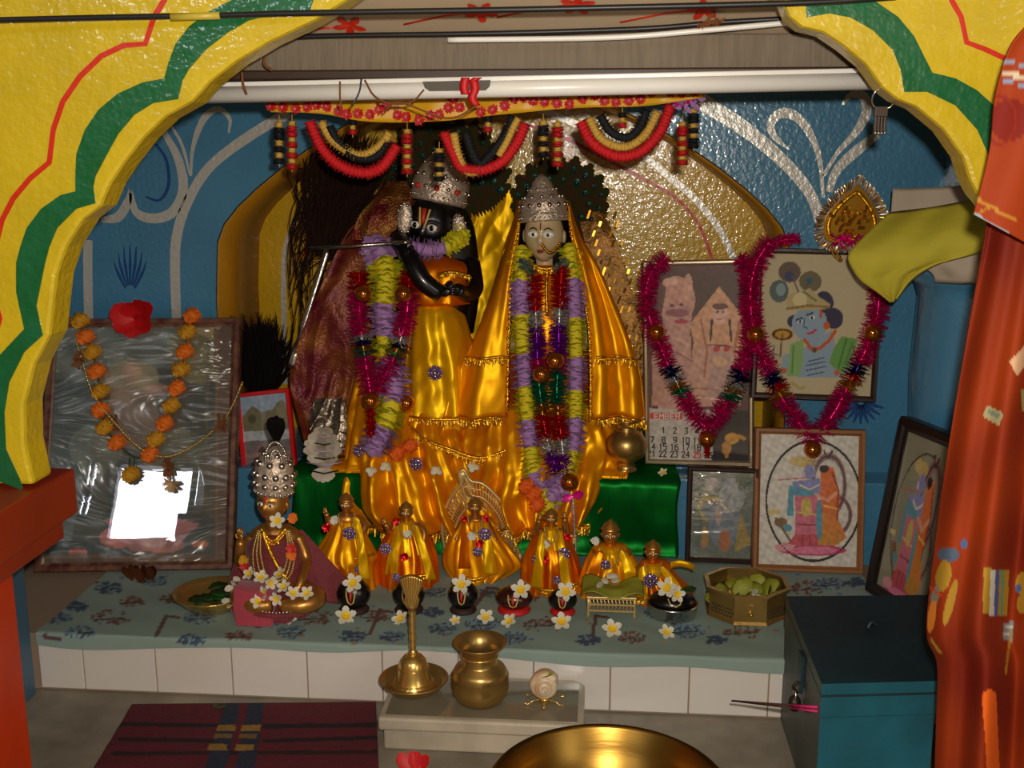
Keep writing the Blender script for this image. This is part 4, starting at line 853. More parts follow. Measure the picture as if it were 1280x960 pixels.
# --- small red edged picture
BL = P(303, 590, 2.50); BR = P(371, 583, 2.50); TL = P(303, 491, 2.56); 
BL = P(303, 590, 2.585); BR = P(371, 583, 2.585); TL = P(303, 491, 2.63)
q = Quad(BL, BR, TL)
def img(X, Y, _): return paint(X, Y, (150, 168, 190), [('p', [(300, 525), (315, 507), (327, 515), (340, 512), (350, 500), (357, 512), (370, 515), (370, 540), (300, 540)], (120, 112, 84)), ('p', [(300, 540), (370, 536), (370, 550), (300, 552)], (176, 180, 186)), ('p', [(300, 552), (370, 548), (370, 592), (300, 592)], (116, 108, 110)), ('p', [(312, 588), (320, 560), (328, 552), (338, 562), (340, 590)], (140, 112, 96)), ('e', 328, 572, 6, 14, (80, 60, 54)), ('e', 315, 524, 5, 6, (90, 84, 60)), ('p', [(345, 512), (353, 498), (360, 512), (360, 528), (345, 528)], (130, 122, 96)), ('p', [(304, 568), (370, 562), (370, 566), (304, 573)], (150, 120, 116))], .03, .12)
picture('framed_picture', 'small red edged photograph of temple buildings, beside the big left picture', q, .0115, 'frame_red', img, 60, 80, th=.012)
# --- calendar in an aluminium frame
BL = PZ(806, 584, ZS+.006); BR = PZ(942, 586, ZS+.006); BL = P(806, 580, 2.655); BR = P(942, 584, 2.605); TL = P(813, 326, 2.685)
q = Quad(BL, BR, TL)
def img(X, Y, _):
    return paint(X, Y, (92, 56, 54), [('p', [(815, 340), (945, 340), (945, 380), (815, 400)], (84, 54, 50)), ('e', 845, 375, 24, 30, (206, 150, 132)), ('e', 848, 395, 17, 16, (196, 140, 130)), ('p', [(828, 395), (862, 395), (868, 515), (822, 515)], (200, 150, 136)), ('e', 847, 391, 15, 5, (150, 90, 100)), ('e', 852, 402, 9, 3, (180, 60, 80)),
        ('p', [(899, 358), (862, 405), (868, 432), (905, 430), (935, 440), (932, 400)], (214, 158, 120)), ('p', [(866, 430), (934, 436), (925, 508), (862, 508)], (206, 156, 134)), ('e', 900, 392, 10, 13, (226, 176, 156)), ('l', [(890, 400), (888, 425)], 3, (60, 30, 26)), ('l', [(912, 400), (914, 425)], 3, (60, 30, 26)), ('e', 900, 383, 10, 4, (110, 60, 50)), ('e', 896, 436, 4, 4, (190, 40, 50)), ('e', 908, 436, 4, 4, (190, 40, 50)), ('p', [(888, 440), (912, 440), (915, 500), (884, 500)], (190, 150, 140)),
        ('p', [(815, 440), (835, 430), (830, 505), (815, 508)], (190, 140, 120)), ('e', 860, 360, 6, 18, (214, 160, 140)), ('e', 928, 420, 6, 20, (216, 140, 80)), ('p', [(808, 510), (895, 512), (890, 575), (806, 575)], (196, 186, 176)), ('p', [(895, 512), (944, 515), (944, 580), (890, 576)], (30, 18, 18)), ('e', 915, 548, 9, 7, (214, 150, 40)), ('l', [(908, 570), (912, 552), (922, 545), (930, 548)], 5, (200, 140, 40)), ('e', 908, 560, 6, 9, (190, 130, 40)), ('p', [(813, 515), (853, 516), (853, 525), (813, 524)], (206, 60, 44)), ('p', [(815, 340), (833, 360), (826, 400), (815, 420)], (110, 70, 66)), ('l', [(876, 400), (884, 440), (880, 470)], 3, (176, 110, 80)), ('l', [(924, 402), (918, 440), (922, 470)], 3, (176, 110, 80)), ('e', 838, 352, 9, 5, (230, 180, 160)), ('e', 840, 382, 3, 2, (90, 60, 60)), ('e', 852, 381, 3, 2, (90, 60, 60)), ('e', 900, 452, 9, 7, (216, 170, 130)), ('l', [(835, 420), (860, 430), (840, 470), (862, 480)], 3, (216, 170, 150)), ('l', [(845, 440), (866, 452)], 2, (150, 96, 90)), ('e', 897, 390, 2, 1.4, (60, 30, 30)), ('e', 904, 390, 2, 1.4, (60, 30, 30)), ('l', [(897, 399), (903, 399)], 1.6, (170, 50, 50)), ('l', [(870, 485), (920, 490)], 2, (170, 120, 100)), ('l', [(868, 497), (922, 500)], 2, (230, 190, 160))], .03, .16)
cal = picture('calendar', 'calendar with two pink deity statues and dates, in a thin aluminium frame with pink tinsel', q, .013, 'aluminium', img, 110, 200, prof=[(0, -.02), (0, 0), (.2, .004), (.35, .001), (.6, .001), (.8, .004), (1, 0), (1, -.02)], cat='calendar', th=.02)
QC = q
SEG = {'0': [(0, 0, 1, 0), (1, 0, 1, 2), (1, 2, 0, 2), (0, 2, 0, 0)], '1': [(.5, 0, .5, 2), (.25, 1.6, .5, 2)], '2': [(0, 1.6, .2, 2), (.2, 2, .8, 2), (.8, 2, 1, 1.5), (1, 1.5, 0, 0), (0, 0, 1, 0)], '3': [(0, 2, 1, 2), (1, 2, .5, 1.15), (.5, 1.15, 1, .6), (1, .6, .7, 0), (.7, 0, 0, 0)], '4': [(.75, 0, .75, 2), (.75, 2, 0, .6), (0, .6, 1, .6)], '5': [(1, 2, 0, 2), (0, 2, 0, 1.1), (0, 1.1, 1, 1.1), (1, 1.1, 1, 0), (1, 0, 0, 0)], '6': [(1, 2, 0, 1.4), (0, 1.4, 0, 0), (0, 0, 1, 0), (1, 0, 1, 1), (1, 1, 0, 1)], '7': [(0, 2, 1, 2), (1, 2, .35, 0)], '8': [(0, 0, 1, 0), (1, 0, 1, 2), (1, 2, 0, 2), (0, 2, 0, 0), (0, 1, 1, 1)], '9': [(1, 1, 0, 1), (0, 1, 0, 2), (0, 2, 1, 2), (1, 2, 1, .4), (1, .4, .3, 0)],
       'E': [(0, 0, 0, 2), (0, 0, 1, 0), (0, 1, .8, 1), (0, 2, 1, 2)], 'M': [(0, 0, 0, 2), (0, 2, .5, .8), (.5, .8, 1, 2), (1, 2, 1, 0)], 'B': [(0, 0, 0, 2), (0, 2, .8, 2), (.8, 2, 1, 1.5), (1, 1.5, .8, 1), (.8, 1, 0, 1), (1, .5, .8, 1), (.8, 0, 1, .5), (0, 0, .8, 0)], 'R': [(0, 0, 0, 2), (0, 2, 1, 2), (1, 2, 1, 1), (1, 1, 0, 1), (.4, 1, 1, 0)]}
def write(root, name, txt, x, y, w, h, sw, mt, q, d=-.0052):
    # glyphs drawn as thin printed strokes on the page; (x, y) photo pixel of the lower left corner
    m = M(); p0 = q.plane(x, y, d); ux = (q.plane(x+10, y, d)-p0)/10; uy = q.v*((q.plane(x, y-10, d)-p0).length/10)
    for i, ch in enumerate(txt):
        for a, b, c, e in SEG.get(ch, []):
            A = p0+ux*(i*w*1.45+a*w)+uy*(b*h/2); B = p0+ux*(i*w*1.45+c*w)+uy*(e*h/2); t = (B-A).normalized(); s_ = q.n.cross(t)*sw*.0019/2; A = A-t*sw*.0006; B = B+t*sw*.0006
            m.add([A-s_, A+s_, B+s_, B-s_], [(0, 1, 2, 3)], mt, False)
    return obj(name, m, root)
write(cal, 'printed_month', 'EMBER', 818, 523.5, 4.6, 6.5, 1.3, 'ink_white', QC)
rowsC = [(541, ['', '1', '2', '3', '4', '']), (553, ['7', '8', '9', '10', '11', '']), (561.5, ['14', '15', '16', '17', '18', '']), (570.5, ['21', '22', '23', '24', '25', '26'])]
for ry, ns in rowsC:
    for i, tx in enumerate(ns):
        if tx: write(cal, 'printed_date', tx, 813.5+14.2*i-(3.5 if len(tx) > 1 else 0), ry+i*.35, 3.6, 7, 1.5, 'ink_red' if tx == '25' else 'ink_black', QC)
# --- child's painting
BL = P(938, 497, 2.585); BR = P(1095, 503, 2.575); TL = P(942, 309, 2.62)
q = Quad(BL, BR, TL)
def img(X, Y, _):
    sk = (150, 168, 184); dk = (66, 62, 84)
    return paint(X, Y, (198, 182, 146), [('e', 987, 340, 14, 13, (110, 96, 84)), ('e', 987, 345, 6, 6, (70, 80, 110)), ('e', 1013, 352, 14, 13, (116, 108, 84)), ('e', 1012, 351, 4, 4, (70, 100, 120)), ('e', 974, 364, 12, 14, (96, 110, 104)), ('e', 976, 362, 6, 8, (140, 160, 160)), ('l', [(1001, 372), (990, 345)], 2, (110, 96, 80)), ('l', [(1001, 372), (1010, 355)], 2, (110, 96, 80)),
        ('e', 1030, 378, 12, 14, dk), ('e', 1042, 398, 12, 13, dk), ('e', 993, 402, 9, 8, dk), ('e', 1012, 405, 22, 22, sk), ('p', [(992, 395), (1034, 395), (1030, 415), (1014, 424), (1002, 418), (994, 408)], sk), ('e', 1018, 420, 12, 8, sk), ('p', [(1000, 365), (1012, 360), (1025, 372), (1038, 380), (1036, 386), (1000, 388), (984, 384), (984, 368)], (190, 170, 120)), ('e', 1000, 375, 9, 9, (214, 200, 150)), ('l', [(984, 386), (1010, 382), (1036, 384)], 3, (150, 120, 70)), ('l', [(1005, 365), (1020, 376)], 2, (90, 110, 90)),
        ('e', 1033, 407, 4, 5, (206, 100, 50)), ('l', [(1026, 388), (1026, 396)], 3, (206, 90, 50)), ('l', [(1008, 394), (1016, 391)], 2, (40, 40, 50)), ('e', 1015, 397, 3.5, 2.2, (240, 240, 240)), ('e', 1015, 397, 1.6, 2, (20, 20, 20)), ('l', [(996, 400), (1003, 397)], 2, (40, 40, 50)), ('e', 1000, 402, 3, 2, (240, 240, 240)), ('e', 1000, 402, 1.5, 1.8, (20, 20, 20)), ('l', [(1006, 398), (1005, 409), (1009, 410)], 1.4, (60, 80, 120)), ('l', [(1010, 417), (1015, 416), (1020, 412)], 2.6, (200, 40, 60)),
        ('p', [(1010, 424), (1040, 414), (1046, 440), (1010, 438)], sk), ('p', [(990, 440), (1012, 432), (1046, 436), (1062, 465), (1046, 472), (1000, 472), (976, 466), (978, 445)], sk), ('p', [(988, 430), (1004, 424), (1004, 452), (1000, 470), (984, 470)], (140, 176, 110)), ('p', [(1052, 420), (1072, 424), (1066, 446), (1054, 468), (1036, 454), (1042, 436)], (110, 160, 84)), ('l', [(1058, 424), (1048, 460)], 2, (70, 120, 60)), ('l', [(1066, 428), (1056, 455)], 2, (80, 130, 70)), ('l', [(992, 432), (990, 466)], 2, (100, 140, 80)),
        ('l', [(1006, 425), (1014, 436), (1024, 436), (1036, 426), (1044, 414)], 4, (206, 90, 40)), ('e', 1018, 438, 3, 3, (110, 84, 60)), ('e', 978, 418, 14, 8, (196, 150, 60)), ('o', 978, 418, 11, 6, 2, (90, 60, 40)), ('l', [(978, 418), (975, 446)], 2, (120, 90, 60)),
        ('l', [(1010, 452), (1030, 447)], 1.4, (60, 80, 110)), ('l', [(1008, 457), (1032, 452)], 1.4, (60, 80, 110)), ('l', [(1008, 463), (1032, 458)], 1.4, (60, 80, 110)), ('l', [(1010, 469), (1030, 465)], 1.4, (60, 80, 110)), ('e', 1046, 466, 3, 4, (206, 100, 50)), ('e', 980, 463, 4, 3, (206, 100, 50)), ('l', [(968, 432), (966, 442), (973, 444)], 1.4, (60, 80, 110)), ('l', [(990, 478), (1000, 486), (1006, 484)], 3, (180, 160, 90))], .015)
picture('framed_picture', 'dark framed childlike painting of a blue faced figure with feathers and green shawl', q, .0135, 'frame_dark', img, 130, 150, pm='print_matte')
QP = q
# --- small picture in crinkled plastic
BL = PZ(856, 702, ZT+.004); BR = PZ(944, 706, ZT+.004); TL = P(852, 584, 2.53)
q = Quad(BL, BR, BL+(P(945, 584, 2.53)-BR)*.5+(TL-BL)*.5)
def img(X, Y, _): return paint(X, Y, (112, 128, 120), [('e', 888, 636, 17, 17, (190, 170, 80)), ('e', 888, 636, 11, 12, (120, 140, 160)), ('e', 905, 655, 20, 30, (130, 150, 170)), ('e', 891, 606, 10, 9, (190, 180, 176)), ('e', 915, 620, 16, 22, (170, 176, 180)), ('e', 880, 672, 6, 14, (206, 150, 60)), ('e', 906, 676, 8, 14, (206, 120, 50)), ('p', [(925, 640), (940, 680), (918, 690)], (190, 160, 60)), ('p', [(862, 688), (940, 690), (940, 702), (862, 702)], (120, 130, 110)), ('e', 870, 660, 8, 24, (90, 110, 96)), ('e', 930, 600, 10, 14, (90, 110, 80)), ('e', 898, 645, 4, 12, (210, 180, 170))], .05, .2)
picture('framed_picture', 'small dark framed picture under crinkled shiny plastic, left of the oval couple picture', q, .0125, 'frame_dark', img, 70, 90, glass='plastic_wrap')
# --- couple picture
BL = PZ(940, 713, ZT+.004); BR = PZ(1079, 718, ZT+.004); TL = P(945, 534, 2.55)
q = Quad(BL, BR, TL)
def couple(dx=0, dy=0, sx=1.0):
    f = lambda x, y: (1017+(x-1017)*sx+dx, y+dy)
    pk, og, bl, vi = (206, 110, 130), (220, 110, 50), (90, 150, 170), (140, 140, 190)
    S = [('o', *f(1036, 606), 20*sx, 36, 5, (150, 116, 112)), ('o', *f(1042, 644), 21*sx, 24, 5, (150, 116, 112)), ('o', *f(1036, 606), 20*sx, 36, 1.6, (90, 60, 60)), ('o', *f(1042, 644), 21*sx, 24, 1.6, (90, 60, 60)), ('e', *f(1008, 578), 13*sx, 7, (200, 170, 100)), ('e', *f(1012, 590), 8*sx, 9, vi), ('e', *f(996, 576), 9*sx, 6, (206, 180, 120)), ('p', [f(990, 602), f(1024, 598), f(1030, 620), f(994, 622)], vi), ('p', [f(986, 606), f(1018, 614), f(1020, 622), f(986, 618)], bl), ('p', [f(985, 612), f(992, 612), f(992, 645), f(984, 645)], bl), ('p', [f(994, 620), f(1022, 620), f(1024, 672), f(994, 670)], pk), ('e', *f(1008, 634), 7*sx, 12, (206, 180, 90)), ('p', [f(994, 668), f(1022, 668), f(1026, 686), f(984, 680)], (196, 80, 90)), ('l', [f(973, 600), f(1010, 597)], 1.6, (190, 110, 100)),
         ('e', *f(1034, 594), 9*sx, 12, (226, 150, 110)), ('p', [f(1026, 588), f(1042, 584), f(1050, 620), f(1047, 655), f(1030, 660), f(1026, 620)], og), ('p', [f(1026, 640), f(1046, 645), f(1058, 672), f(1042, 684), f(1022, 682)], (214, 130, 50)), ('l', [f(1020, 618), f(1035, 626), f(1045, 616)], 4, (230, 160, 120)), ('l', [f(1028, 668), f(1026, 682)], 2, (160, 150, 60)), ('l', [f(1036, 668), f(1036, 684)], 2, (160, 150, 60)), ('l', [f(1046, 668), f(1048, 680)], 2, (160, 150, 60)),
         ('e', *f(1004, 592), 3*sx, 4, (206, 190, 210)), ('l', [f(1000, 606), f(1012, 612), f(1024, 606)], 2, (230, 220, 190)), ('l', [f(994, 640), f(1024, 644)], 2, (220, 190, 110)), ('l', [f(998, 655), f(1022, 657)], 2, (150, 60, 80)), ('l', [f(1004, 668), f(1002, 682)], 1.6, (140, 50, 60)), ('l', [f(1012, 668), f(1013, 684)], 1.6, (140, 50, 60)), ('l', [f(1040, 590), f(1048, 612), f(1046, 650)], 2, (150, 60, 40)), ('e', *f(1030, 586), 6*sx, 5, (60, 40, 40)), ('l', [f(1030, 632), f(1046, 636)], 2, (230, 200, 90)), ('e', *f(1016, 688), 36*sx, 6, (220, 120, 150)), ('o', *f(1016, 688), 36*sx, 6, 2, (190, 70, 110)), ('e', *f(976, 653), 8*sx, 6, (130, 96, 60)), ('e', *f(984, 660), 6*sx, 5, bl), ('l', [f(970, 648), f(988, 676)], 3, (120, 100, 70)), ('e', *f(968, 640), 8*sx, 3, (214, 190, 120)), ('e', *f(980, 684), 12*sx, 5, (220, 150, 160)), ('l', [f(1036, 572), f(1040, 564)], 3, (70, 60, 50)), ('l', [f(1033, 572), f(1030, 563)], 2, (70, 60, 50)), ('e', *f(1024, 650), 4*sx, 26, bl)]
    return S
def img(X, Y, _): return paint(X, Y, (214, 206, 194), [('o', 1017, 626, 59, 75, 2.6, (60, 54, 46))]+couple(), .015, .14)
picture('framed_picture', 'white picture of a couple in a beaded oval, in a plain brown frame', q, .0155, 'frame_brown', img, 130, 160)
QO = q
pic_o = [o for o in COL.objects if o.name.startswith('framed_picture') and o.get('label', '').startswith('white picture')][0]
m = M()
for k in range(110):
    t = 2*math.pi*k/110; c = QO.plane(1017+59.5*math.cos(t), 626+75*math.sin(t), -.0012); ell(m, c, .0021, 'frame_black', 6, 4)
obj('oval_beads', m, pic_o); pic_o.children[-1]['kind'] = 'stuff'
# --- dark picture leaning at the right wall
BL = PZ(1082, 738, ZT+.004); BR = Vector((BL.x+.075, BL.y-.22, ZT+.004)); TL = P(1118, 516, BL.y+.045)
q = Quad(BL, BR, TL); q.n = -q.u.cross(q.v) if q.u.cross(q.v).x > 0 else q.u.cross(q.v)
def img(X, Y, vq):
    V, q = vq; W = V+np.array([0, 0, CZ])-np.array(tuple(q.o)); a = W @ np.array(tuple(q.u))/q.w; b = W @ np.array(tuple(q.v))/q.h
    return paint(960+a*115, 705-b*160, (150, 146, 124), [('o', 1017, 626, 40, 58, 1.5, (70, 60, 50))]+couple(0, 4, .7), .02)
pr = picture('framed_picture', 'dark deep framed picture leaning sideways against the right wall', q, .028, 'frame_black', img, 70, 90, th=.03)
# ------------------------------------------------------------------ tinsel garlands on calendar and painting
def tg_frame(label, q, pts, ballpts, segs, r=.029):
    t = thing('tinsel_garland', label, 'garland', q.at(.5, 1), 'pink tinsel garlands on the pictures')
    path = smooth_path(pts, 90); half = 45
    for part in (path[:half+1], path[half:][::-1]):
        m = M(); tinsel(m, part, r, segs); obj('tinsel_strand', m, t)
    balls(t, ballpts, .0215); return t
f = lambda q, x, y, d=.02: q.plane(x, y, d)
SG = [(.28, 't_magenta'), (.62, 't_magenta'), (.68, 't_blue'), (.72, 't_silver'), (.75, 't_gold'), (.79, 't_green'), (1, 't_magenta')]
t1 = tg_frame('pink tinsel garland with gold balls looped over the calendar', QC, [f(QC, 832, 322), f(QC, 812, 345), f(QC, 808, 380), f(QC, 822, 425), f(QC, 842, 470), f(QC, 860, 505), f(QC, 885, 535), f(QC, 905, 510), f(QC, 925, 470, .024), f(QC, 940, 415, .03), f(QC, 937, 375, .03), f(QC, 936, 340, .03), f(QC, 925, 322)], [f(QC, 821, 415, .03), f(QC, 884, 549, .03)], SG)
SG2 = [(.62, 't_magenta'), (.67, 't_blue'), (.70, 't_red'), (.74, 't_gold'), (1, 't_magenta')]
t2 = tg_frame('pink tinsel garland with gold balls looped over the childlike painting', QP, [f(QP, 962, 302), f(QP, 945, 330), f(QP, 938, 370), f(QP, 944, 420), f(QP, 962, 465), f(QP, 982, 505), f(QP, 1000, 530), f(QP, 1016, 550), f(QP, 1040, 520), f(QP, 1062, 480), f(QP, 1085, 430), f(QP, 1097, 390), f(QP, 1098, 350), f(QP, 1085, 320), f(QP, 1062, 300)], [f(QP, 945, 418, .03), f(QP, 1091, 416, .03), f(QP, 1016, 562, .035)], SG2)
m = M(); tinsel(m, [QP.plane(1016, 572, .03), QP.plane(1018, 610, .03)], .016, [(1, 't_silver')], 700, .0016); obj('tassel', m, t2)
m = M(); tinsel(m, [QC.plane(884, 558, .03), QC.plane(884, 570, .03)], .008, [(1, 't_red')]); obj('tassel', m, t1)
# leaf shaped gold tinsel ornament on the painting's top edge
hr = thing('tinsel_ornament', 'leaf shaped gold ornament with tinsel rim on the top edge of the childlike painting', 'ornament', P(1062, 300, 2.56))
o2 = [(1074, 231), (1092, 255), (1100, 280), (1092, 298), (1064, 304), (1034, 300), (1030, 278), (1042, 258), (1058, 242)]
po = smooth_path([P(x, y, 2.56) for x, y in o2+[o2[0]]], 70)
m = M(); prism(m, po[:-1], (0, .008, 0), 't_gold'); 
for k in range(60):
    c = P(1064+random.uniform(-22, 22), 282+random.uniform(-24, 18), 2.557); petal(m, c, (random.gauss(0, 1), -.4, random.gauss(0, 1)), (0, -1, 0), .016, .009, 't_gold', .2)
obj('gold_face', m, hr)
m = M()
for i, p in enumerate(po):
    d = (p-P(1064, 276, 2.56)).normalized()
    for k in range(7): petal(m, p, d+Vector((random.uniform(-.3, .3), random.uniform(-.6, .3), random.uniform(-.3, .3))), (0, -1, 0), .022, .0028, 't_silver' if k % 3 else 't_gold', .1)
obj('tinsel_rim', m, hr)
m = M(); tube(m, [p*.82+P(1064, 278, 2.55)*.18 for p in po], .005, 'gold_trim', 6); obj('gold_cord', m, hr)
m = M()
for k in range(40): petal(m, P(1060+random.uniform(-18, 25), 300+random.uniform(-5, 5), 2.55), (random.gauss(0, 1), -.6, random.gauss(0, 1)), (0, -1, 0), .016, .006, 't_magenta', .1)
obj('pink_tuft', m, hr)
m = M(); tube(m, smooth_path([P(1038, 306, 2.55), P(1042, 318, 2.55), P(1052, 327, 2.548), P(1048, 318, 2.548), P(1036, 308, 2.55)], 20), .0022, 'gold_metal', 6); obj('wire_loop', m, hr)
m = M(); 
tinsel(m, smooth_path([P(962, 306, 2.58), P(980, 300, 2.575), P(1000, 299, 2.575)], 12), .016, [(1, 't_magenta')]); obj('tinsel_tuft', m, t2)
# ------------------------------------------------------------------ batten light, cables, valance, swags, tassels
YL = 1.80
tl = thing('tube_light', 'long white tube light batten fixed under the grey beam', 'lamp', P(680, 110, YL))
a, b = P(250, 119, YL), P(1108, 101, YL)
m = M(); tube(m, [a, b], .0135, 'tube_white', 16); obj('tube', m, tl)
m = M(); off = Vector((0, .012, .014)); box(m, (a+b)/2+off, ((b-a).length, .03, .012), 'tube_white', Matrix.Rotation(-math.atan2(b.z-a.z, b.x-a.x), 3, 'Y')); obj('batten', m, tl, bev=.002)
m = M(); c = P(571, 109, YL); prism(m, [P(x, y, YL-.0155) for x, y in ((528, 102), (613, 100), (612, 108), (607, 113), (537, 114), (531, 110))], (0, .004, 0), 'wood_grey'); obj('clip_plate', m, tl)
m = M()
for p, q_ in ((a, b), (b, a)): d = (q_-p).normalized(); tube(m, [p-d*.012, p+d*.004], .0145, 'aluminium', 14)
obj('end_cap', m, tl)
def cable(label, pts, r, mt='black_rubber', name='cable', n=50):
    m = M(); tube(m, smooth_path(pts, n), r, mt, 8); o = obj(name, m); return tag(o, label, 'cable')
c1 = cable('thick black cable running across the top in front of the yellow arch', [P(-40, 26, 1.56), P(120, 22, 1.57), P(275, 19, 1.575), P(392, 16, 1.575), P(640, 12, 1.575), P(985, 4, 1.575), P(1120, -4, 1.575)], .0042)
m = M(); tube(m, [P(214, 21.5, 1.572), P(245, 20.5, 1.573), P(275, 19.5, 1.574)], .0052, 'yellow_tape', 10); obj('tape', m, c1)
c2 = cable('black cable lying along the front of the grey beam', [P(330, 50, 1.81), P(400, 45, 1.81), P(600, 42, 1.81), P(800, 36, 1.81), P(900, 28, 1.80), P(1010, 22, 1.79)], .0042)
m = M()
for k in range(14): petal(m, P(888+random.uniform(-9, 9), 33+random.uniform(-5, 5), 1.80), (random.gauss(0, 1), -.5, random.gauss(0, .6)), (0, -1, 0), .02, .005, 'dry_brown', .2)
obj('string_knot', m, c2)
m = M(); tube(m, smooth_path([P(560, 50, 1.80), P(760, 47, 1.80), P(880, 38, 1.795), P(1010, 26, 1.785)], 30), .0045, 'tube_white', 8); tag(obj('cable', m), 'pale grey cable beside the black one on the beam', 'cable')
wires = [[(425, 102), (425, 120), (427, 135)], [(452, 98), (449, 115), (440, 133)], [(456, 100), (468, 120), (490, 130), (515, 127), (530, 112)], [(480, 140), (500, 128), (560, 148), (600, 130)], [(302, 90), (304, 106), (308, 118)], [(334, 65), (330, 80), (340, 88)]]
for i, w_ in enumerate(wires):
    m = M(); tube(m, smooth_path([P(x, y, YL-.02-.003*k) for k, (x, y) in enumerate(w_)], 18), .0015 if i < 4 else .0022, 'dry_brown' if i != 1 else 'black_rubber', 6)
    lab = ['short dark wire hanging straight down at the left third of the tube light', 'slanting black wire end in front of the tube light', 'brown wire sagging in front of the tube light', 'thin brown wire sagging along the yellow valance', 'thin brown string tied round the left end of the tube light', 'thin brown string hanging down the grey beam'][i]
    tag(obj('wire', m), lab, 'wire')
m = M(); 
for pts in ([(582, 97), (580, 108), (582, 118)], [(592, 100), (594, 112), (590, 122), (595, 132)], [(597, 97), (590, 102)]):
    pp = smooth_path([P(x, y, YL-.03) for x, y in pts], 10); rings(m, [[p+Vector((-.007, 0, 0)), p+Vector((0, -.003, 0)), p+Vector((.007, 0, 0))] for p in pp], 'hib_red', closed=False)
tag(obj('ribbon', m, solid=.001), 'red ribbon scrap tied at the middle of the tube light', 'ribbon')
# valance
YV = 2.02
vl = thing('valance', 'yellow cloth valance with rows of red pompoms under the tube light', 'valance', P(600, 130, YV))
tops = [(335, 128), (480, 118), (620, 112), (760, 111), (882, 108)]; bots = [(337, 140), (400, 142), (460, 152), (540, 152), (600, 146), (680, 138), (740, 134), (800, 133), (880, 122)]
tp = smooth_path([P(x, y-6, YV) for x, y in tops], 60); bp_ = smooth_path([P(x, y, YV) for x, y in bots], 60)
R = [[a.lerp(b, t)+Vector((0, .006*math.sin(i*.7+t*2), 0)) for i, (a, b) in enumerate(zip(tp, bp_))] for t in np.linspace(0, 1, 8)]
mat('valance_yellow', (222, 164, 10), .45, sheen=.2, bump=.3, bscale=40); mat('pom_red', (196, 8, 18), .6); mat('pom_highlight', (214, 120, 120), .3)
m = M(); rings(m, R, 'valance_yellow', closed=False); obj('cloth_band', m, vl, solid=.002)
pom = [(339, 132), (354, 134), (370, 136), (384, 134), (396, 131), (409, 133), (424, 139), (434, 143), (448, 142), (463, 143), (474, 137), (483, 133), (497, 144), (508, 146), (524, 150), (538, 145), (549, 143), (561, 135), (567, 124), (575, 134), (601, 140), (616, 137), (631, 132), (643, 123), (655, 121), (667, 126), (681, 127), (696, 129), (712, 130), (728, 123), (744, 119), (756, 126), (770, 127), (786, 126), (801, 124), (814, 115), (838, 115), (852, 116), (868, 114)]
for x, y in pom:
    m = M(); c = P(x, y, YV-.012)
    for k in range(3): rosette(m, c+Vector((0, -.003*k, 0)), (0, -1, 0), .0105-.002*k, 'pom_red', 10, .4)
    ell(m, c+Vector((0, -.009, 0)), .003, 'pom_highlight', 6, 5); obj('pompom', m, vl)  # pale bead paints a highlight into each pompom
mat('y_red', (206, 14, 26), .8); mat('y_gold', (206, 164, 66), .75); mat('y_black', (12, 12, 20), .8)
def yarn(m, pts, r, mt, n=None):
    L = sum((a-b).length for a, b in zip(pts, pts[1:])); q = smooth_path(pts, n or max(8, int(L/.0065))); tube(m, q, r*.7, mt, 7)
    for i, p in enumerate(q):
        t = (q[min(i+1, len(q)-1)]-q[max(i-1, 0)]).normalized(); rosette(m, p, t, r*1.05, mt, 11, .15, None, r*.7)
def swag(label, red, gold, black, Y=2.06):
    s_ = thing('swag', label, 'garland', P(red[len(red)//2][0], red[len(red)//2][1], Y), 'yarn swags hung from the valance')
    for nm, pts, mt, r in (('red_strand', red, 'y_red', .0135), ('gold_strand', gold, 'y_gold', .0115), ('black_strand', black, 'y_black', .0115)):
        if pts: m = M(); yarn(m, [P(x, y, Y) for x, y in pts], r, mt); obj(nm, m, s_)
    return s_
swag('left swag of red gold and black yarn under the yellow valance', [(387, 152), (402, 185), (425, 207), (455, 216), (478, 208), (496, 182)], [(402, 153), (415, 175), (440, 192), (458, 193), (477, 180), (487, 166)], [(412, 158), (424, 180), (448, 197), (470, 195), (484, 178)])
swag('middle narrow swag of red gold and black yarn between the crowns', [(555, 166), (566, 190), (578, 210), (605, 212), (630, 200), (648, 175), (656, 155)], [(567, 166), (573, 195), (585, 215), (604, 212)], [(582, 165), (590, 190), (600, 205), (612, 195), (634, 165), (640, 145)])
m = M(); yarn(m, [P(x, y, 2.055) for x, y in ((623, 195), (634, 176), (642, 158), (648, 148))], .0095, 'y_gold'); obj('gold_strand', m, [o for o in COL.objects if o.name == 'swag.001'][0])
swag('right swag of red gold and black yarn in front of the bright niche wall', [(726, 152), (740, 178), (770, 195), (800, 190), (825, 165), (838, 132)], [(736, 148), (752, 174), (780, 184), (805, 170), (822, 140)], [(750, 144), (764, 165), (785, 172), (800, 158), (808, 138)])
def tassel(label, x, y0, y1, cols, Y=2.055, r=.0115):
    # bands of yarn, one mesh
    m = M(); n = len(cols); 
    tube(m, [P(x, y0-8, Y), P(x, y1+4, Y)], .001, 'y_gold', 5)
    for i, cmt in enumerate(cols):
        a = P(x, y0+(y1-y0)*i/n, Y); b = P(x, y0+(y1-y0)*(i+1)/n, Y)
        rr = r if cmt != 'y_gold' else r*.85
        yarn(m, [a.lerp(b, .1), a.lerp(b, .9)], rr, cmt, 5 if cmt != 'y_gold' else 3)
    o = obj('tassel', m); return tag(o, label, 'tassel', 'yarn tassels hung from the valance')
K, G_, Rd = 'y_black', 'y_gold', 'y_red'
tassel('black and gold tassel farthest left, on the blue wall', 349, 152, 205, [G_, K, K, G_, K, G_, K, Rd][:7])
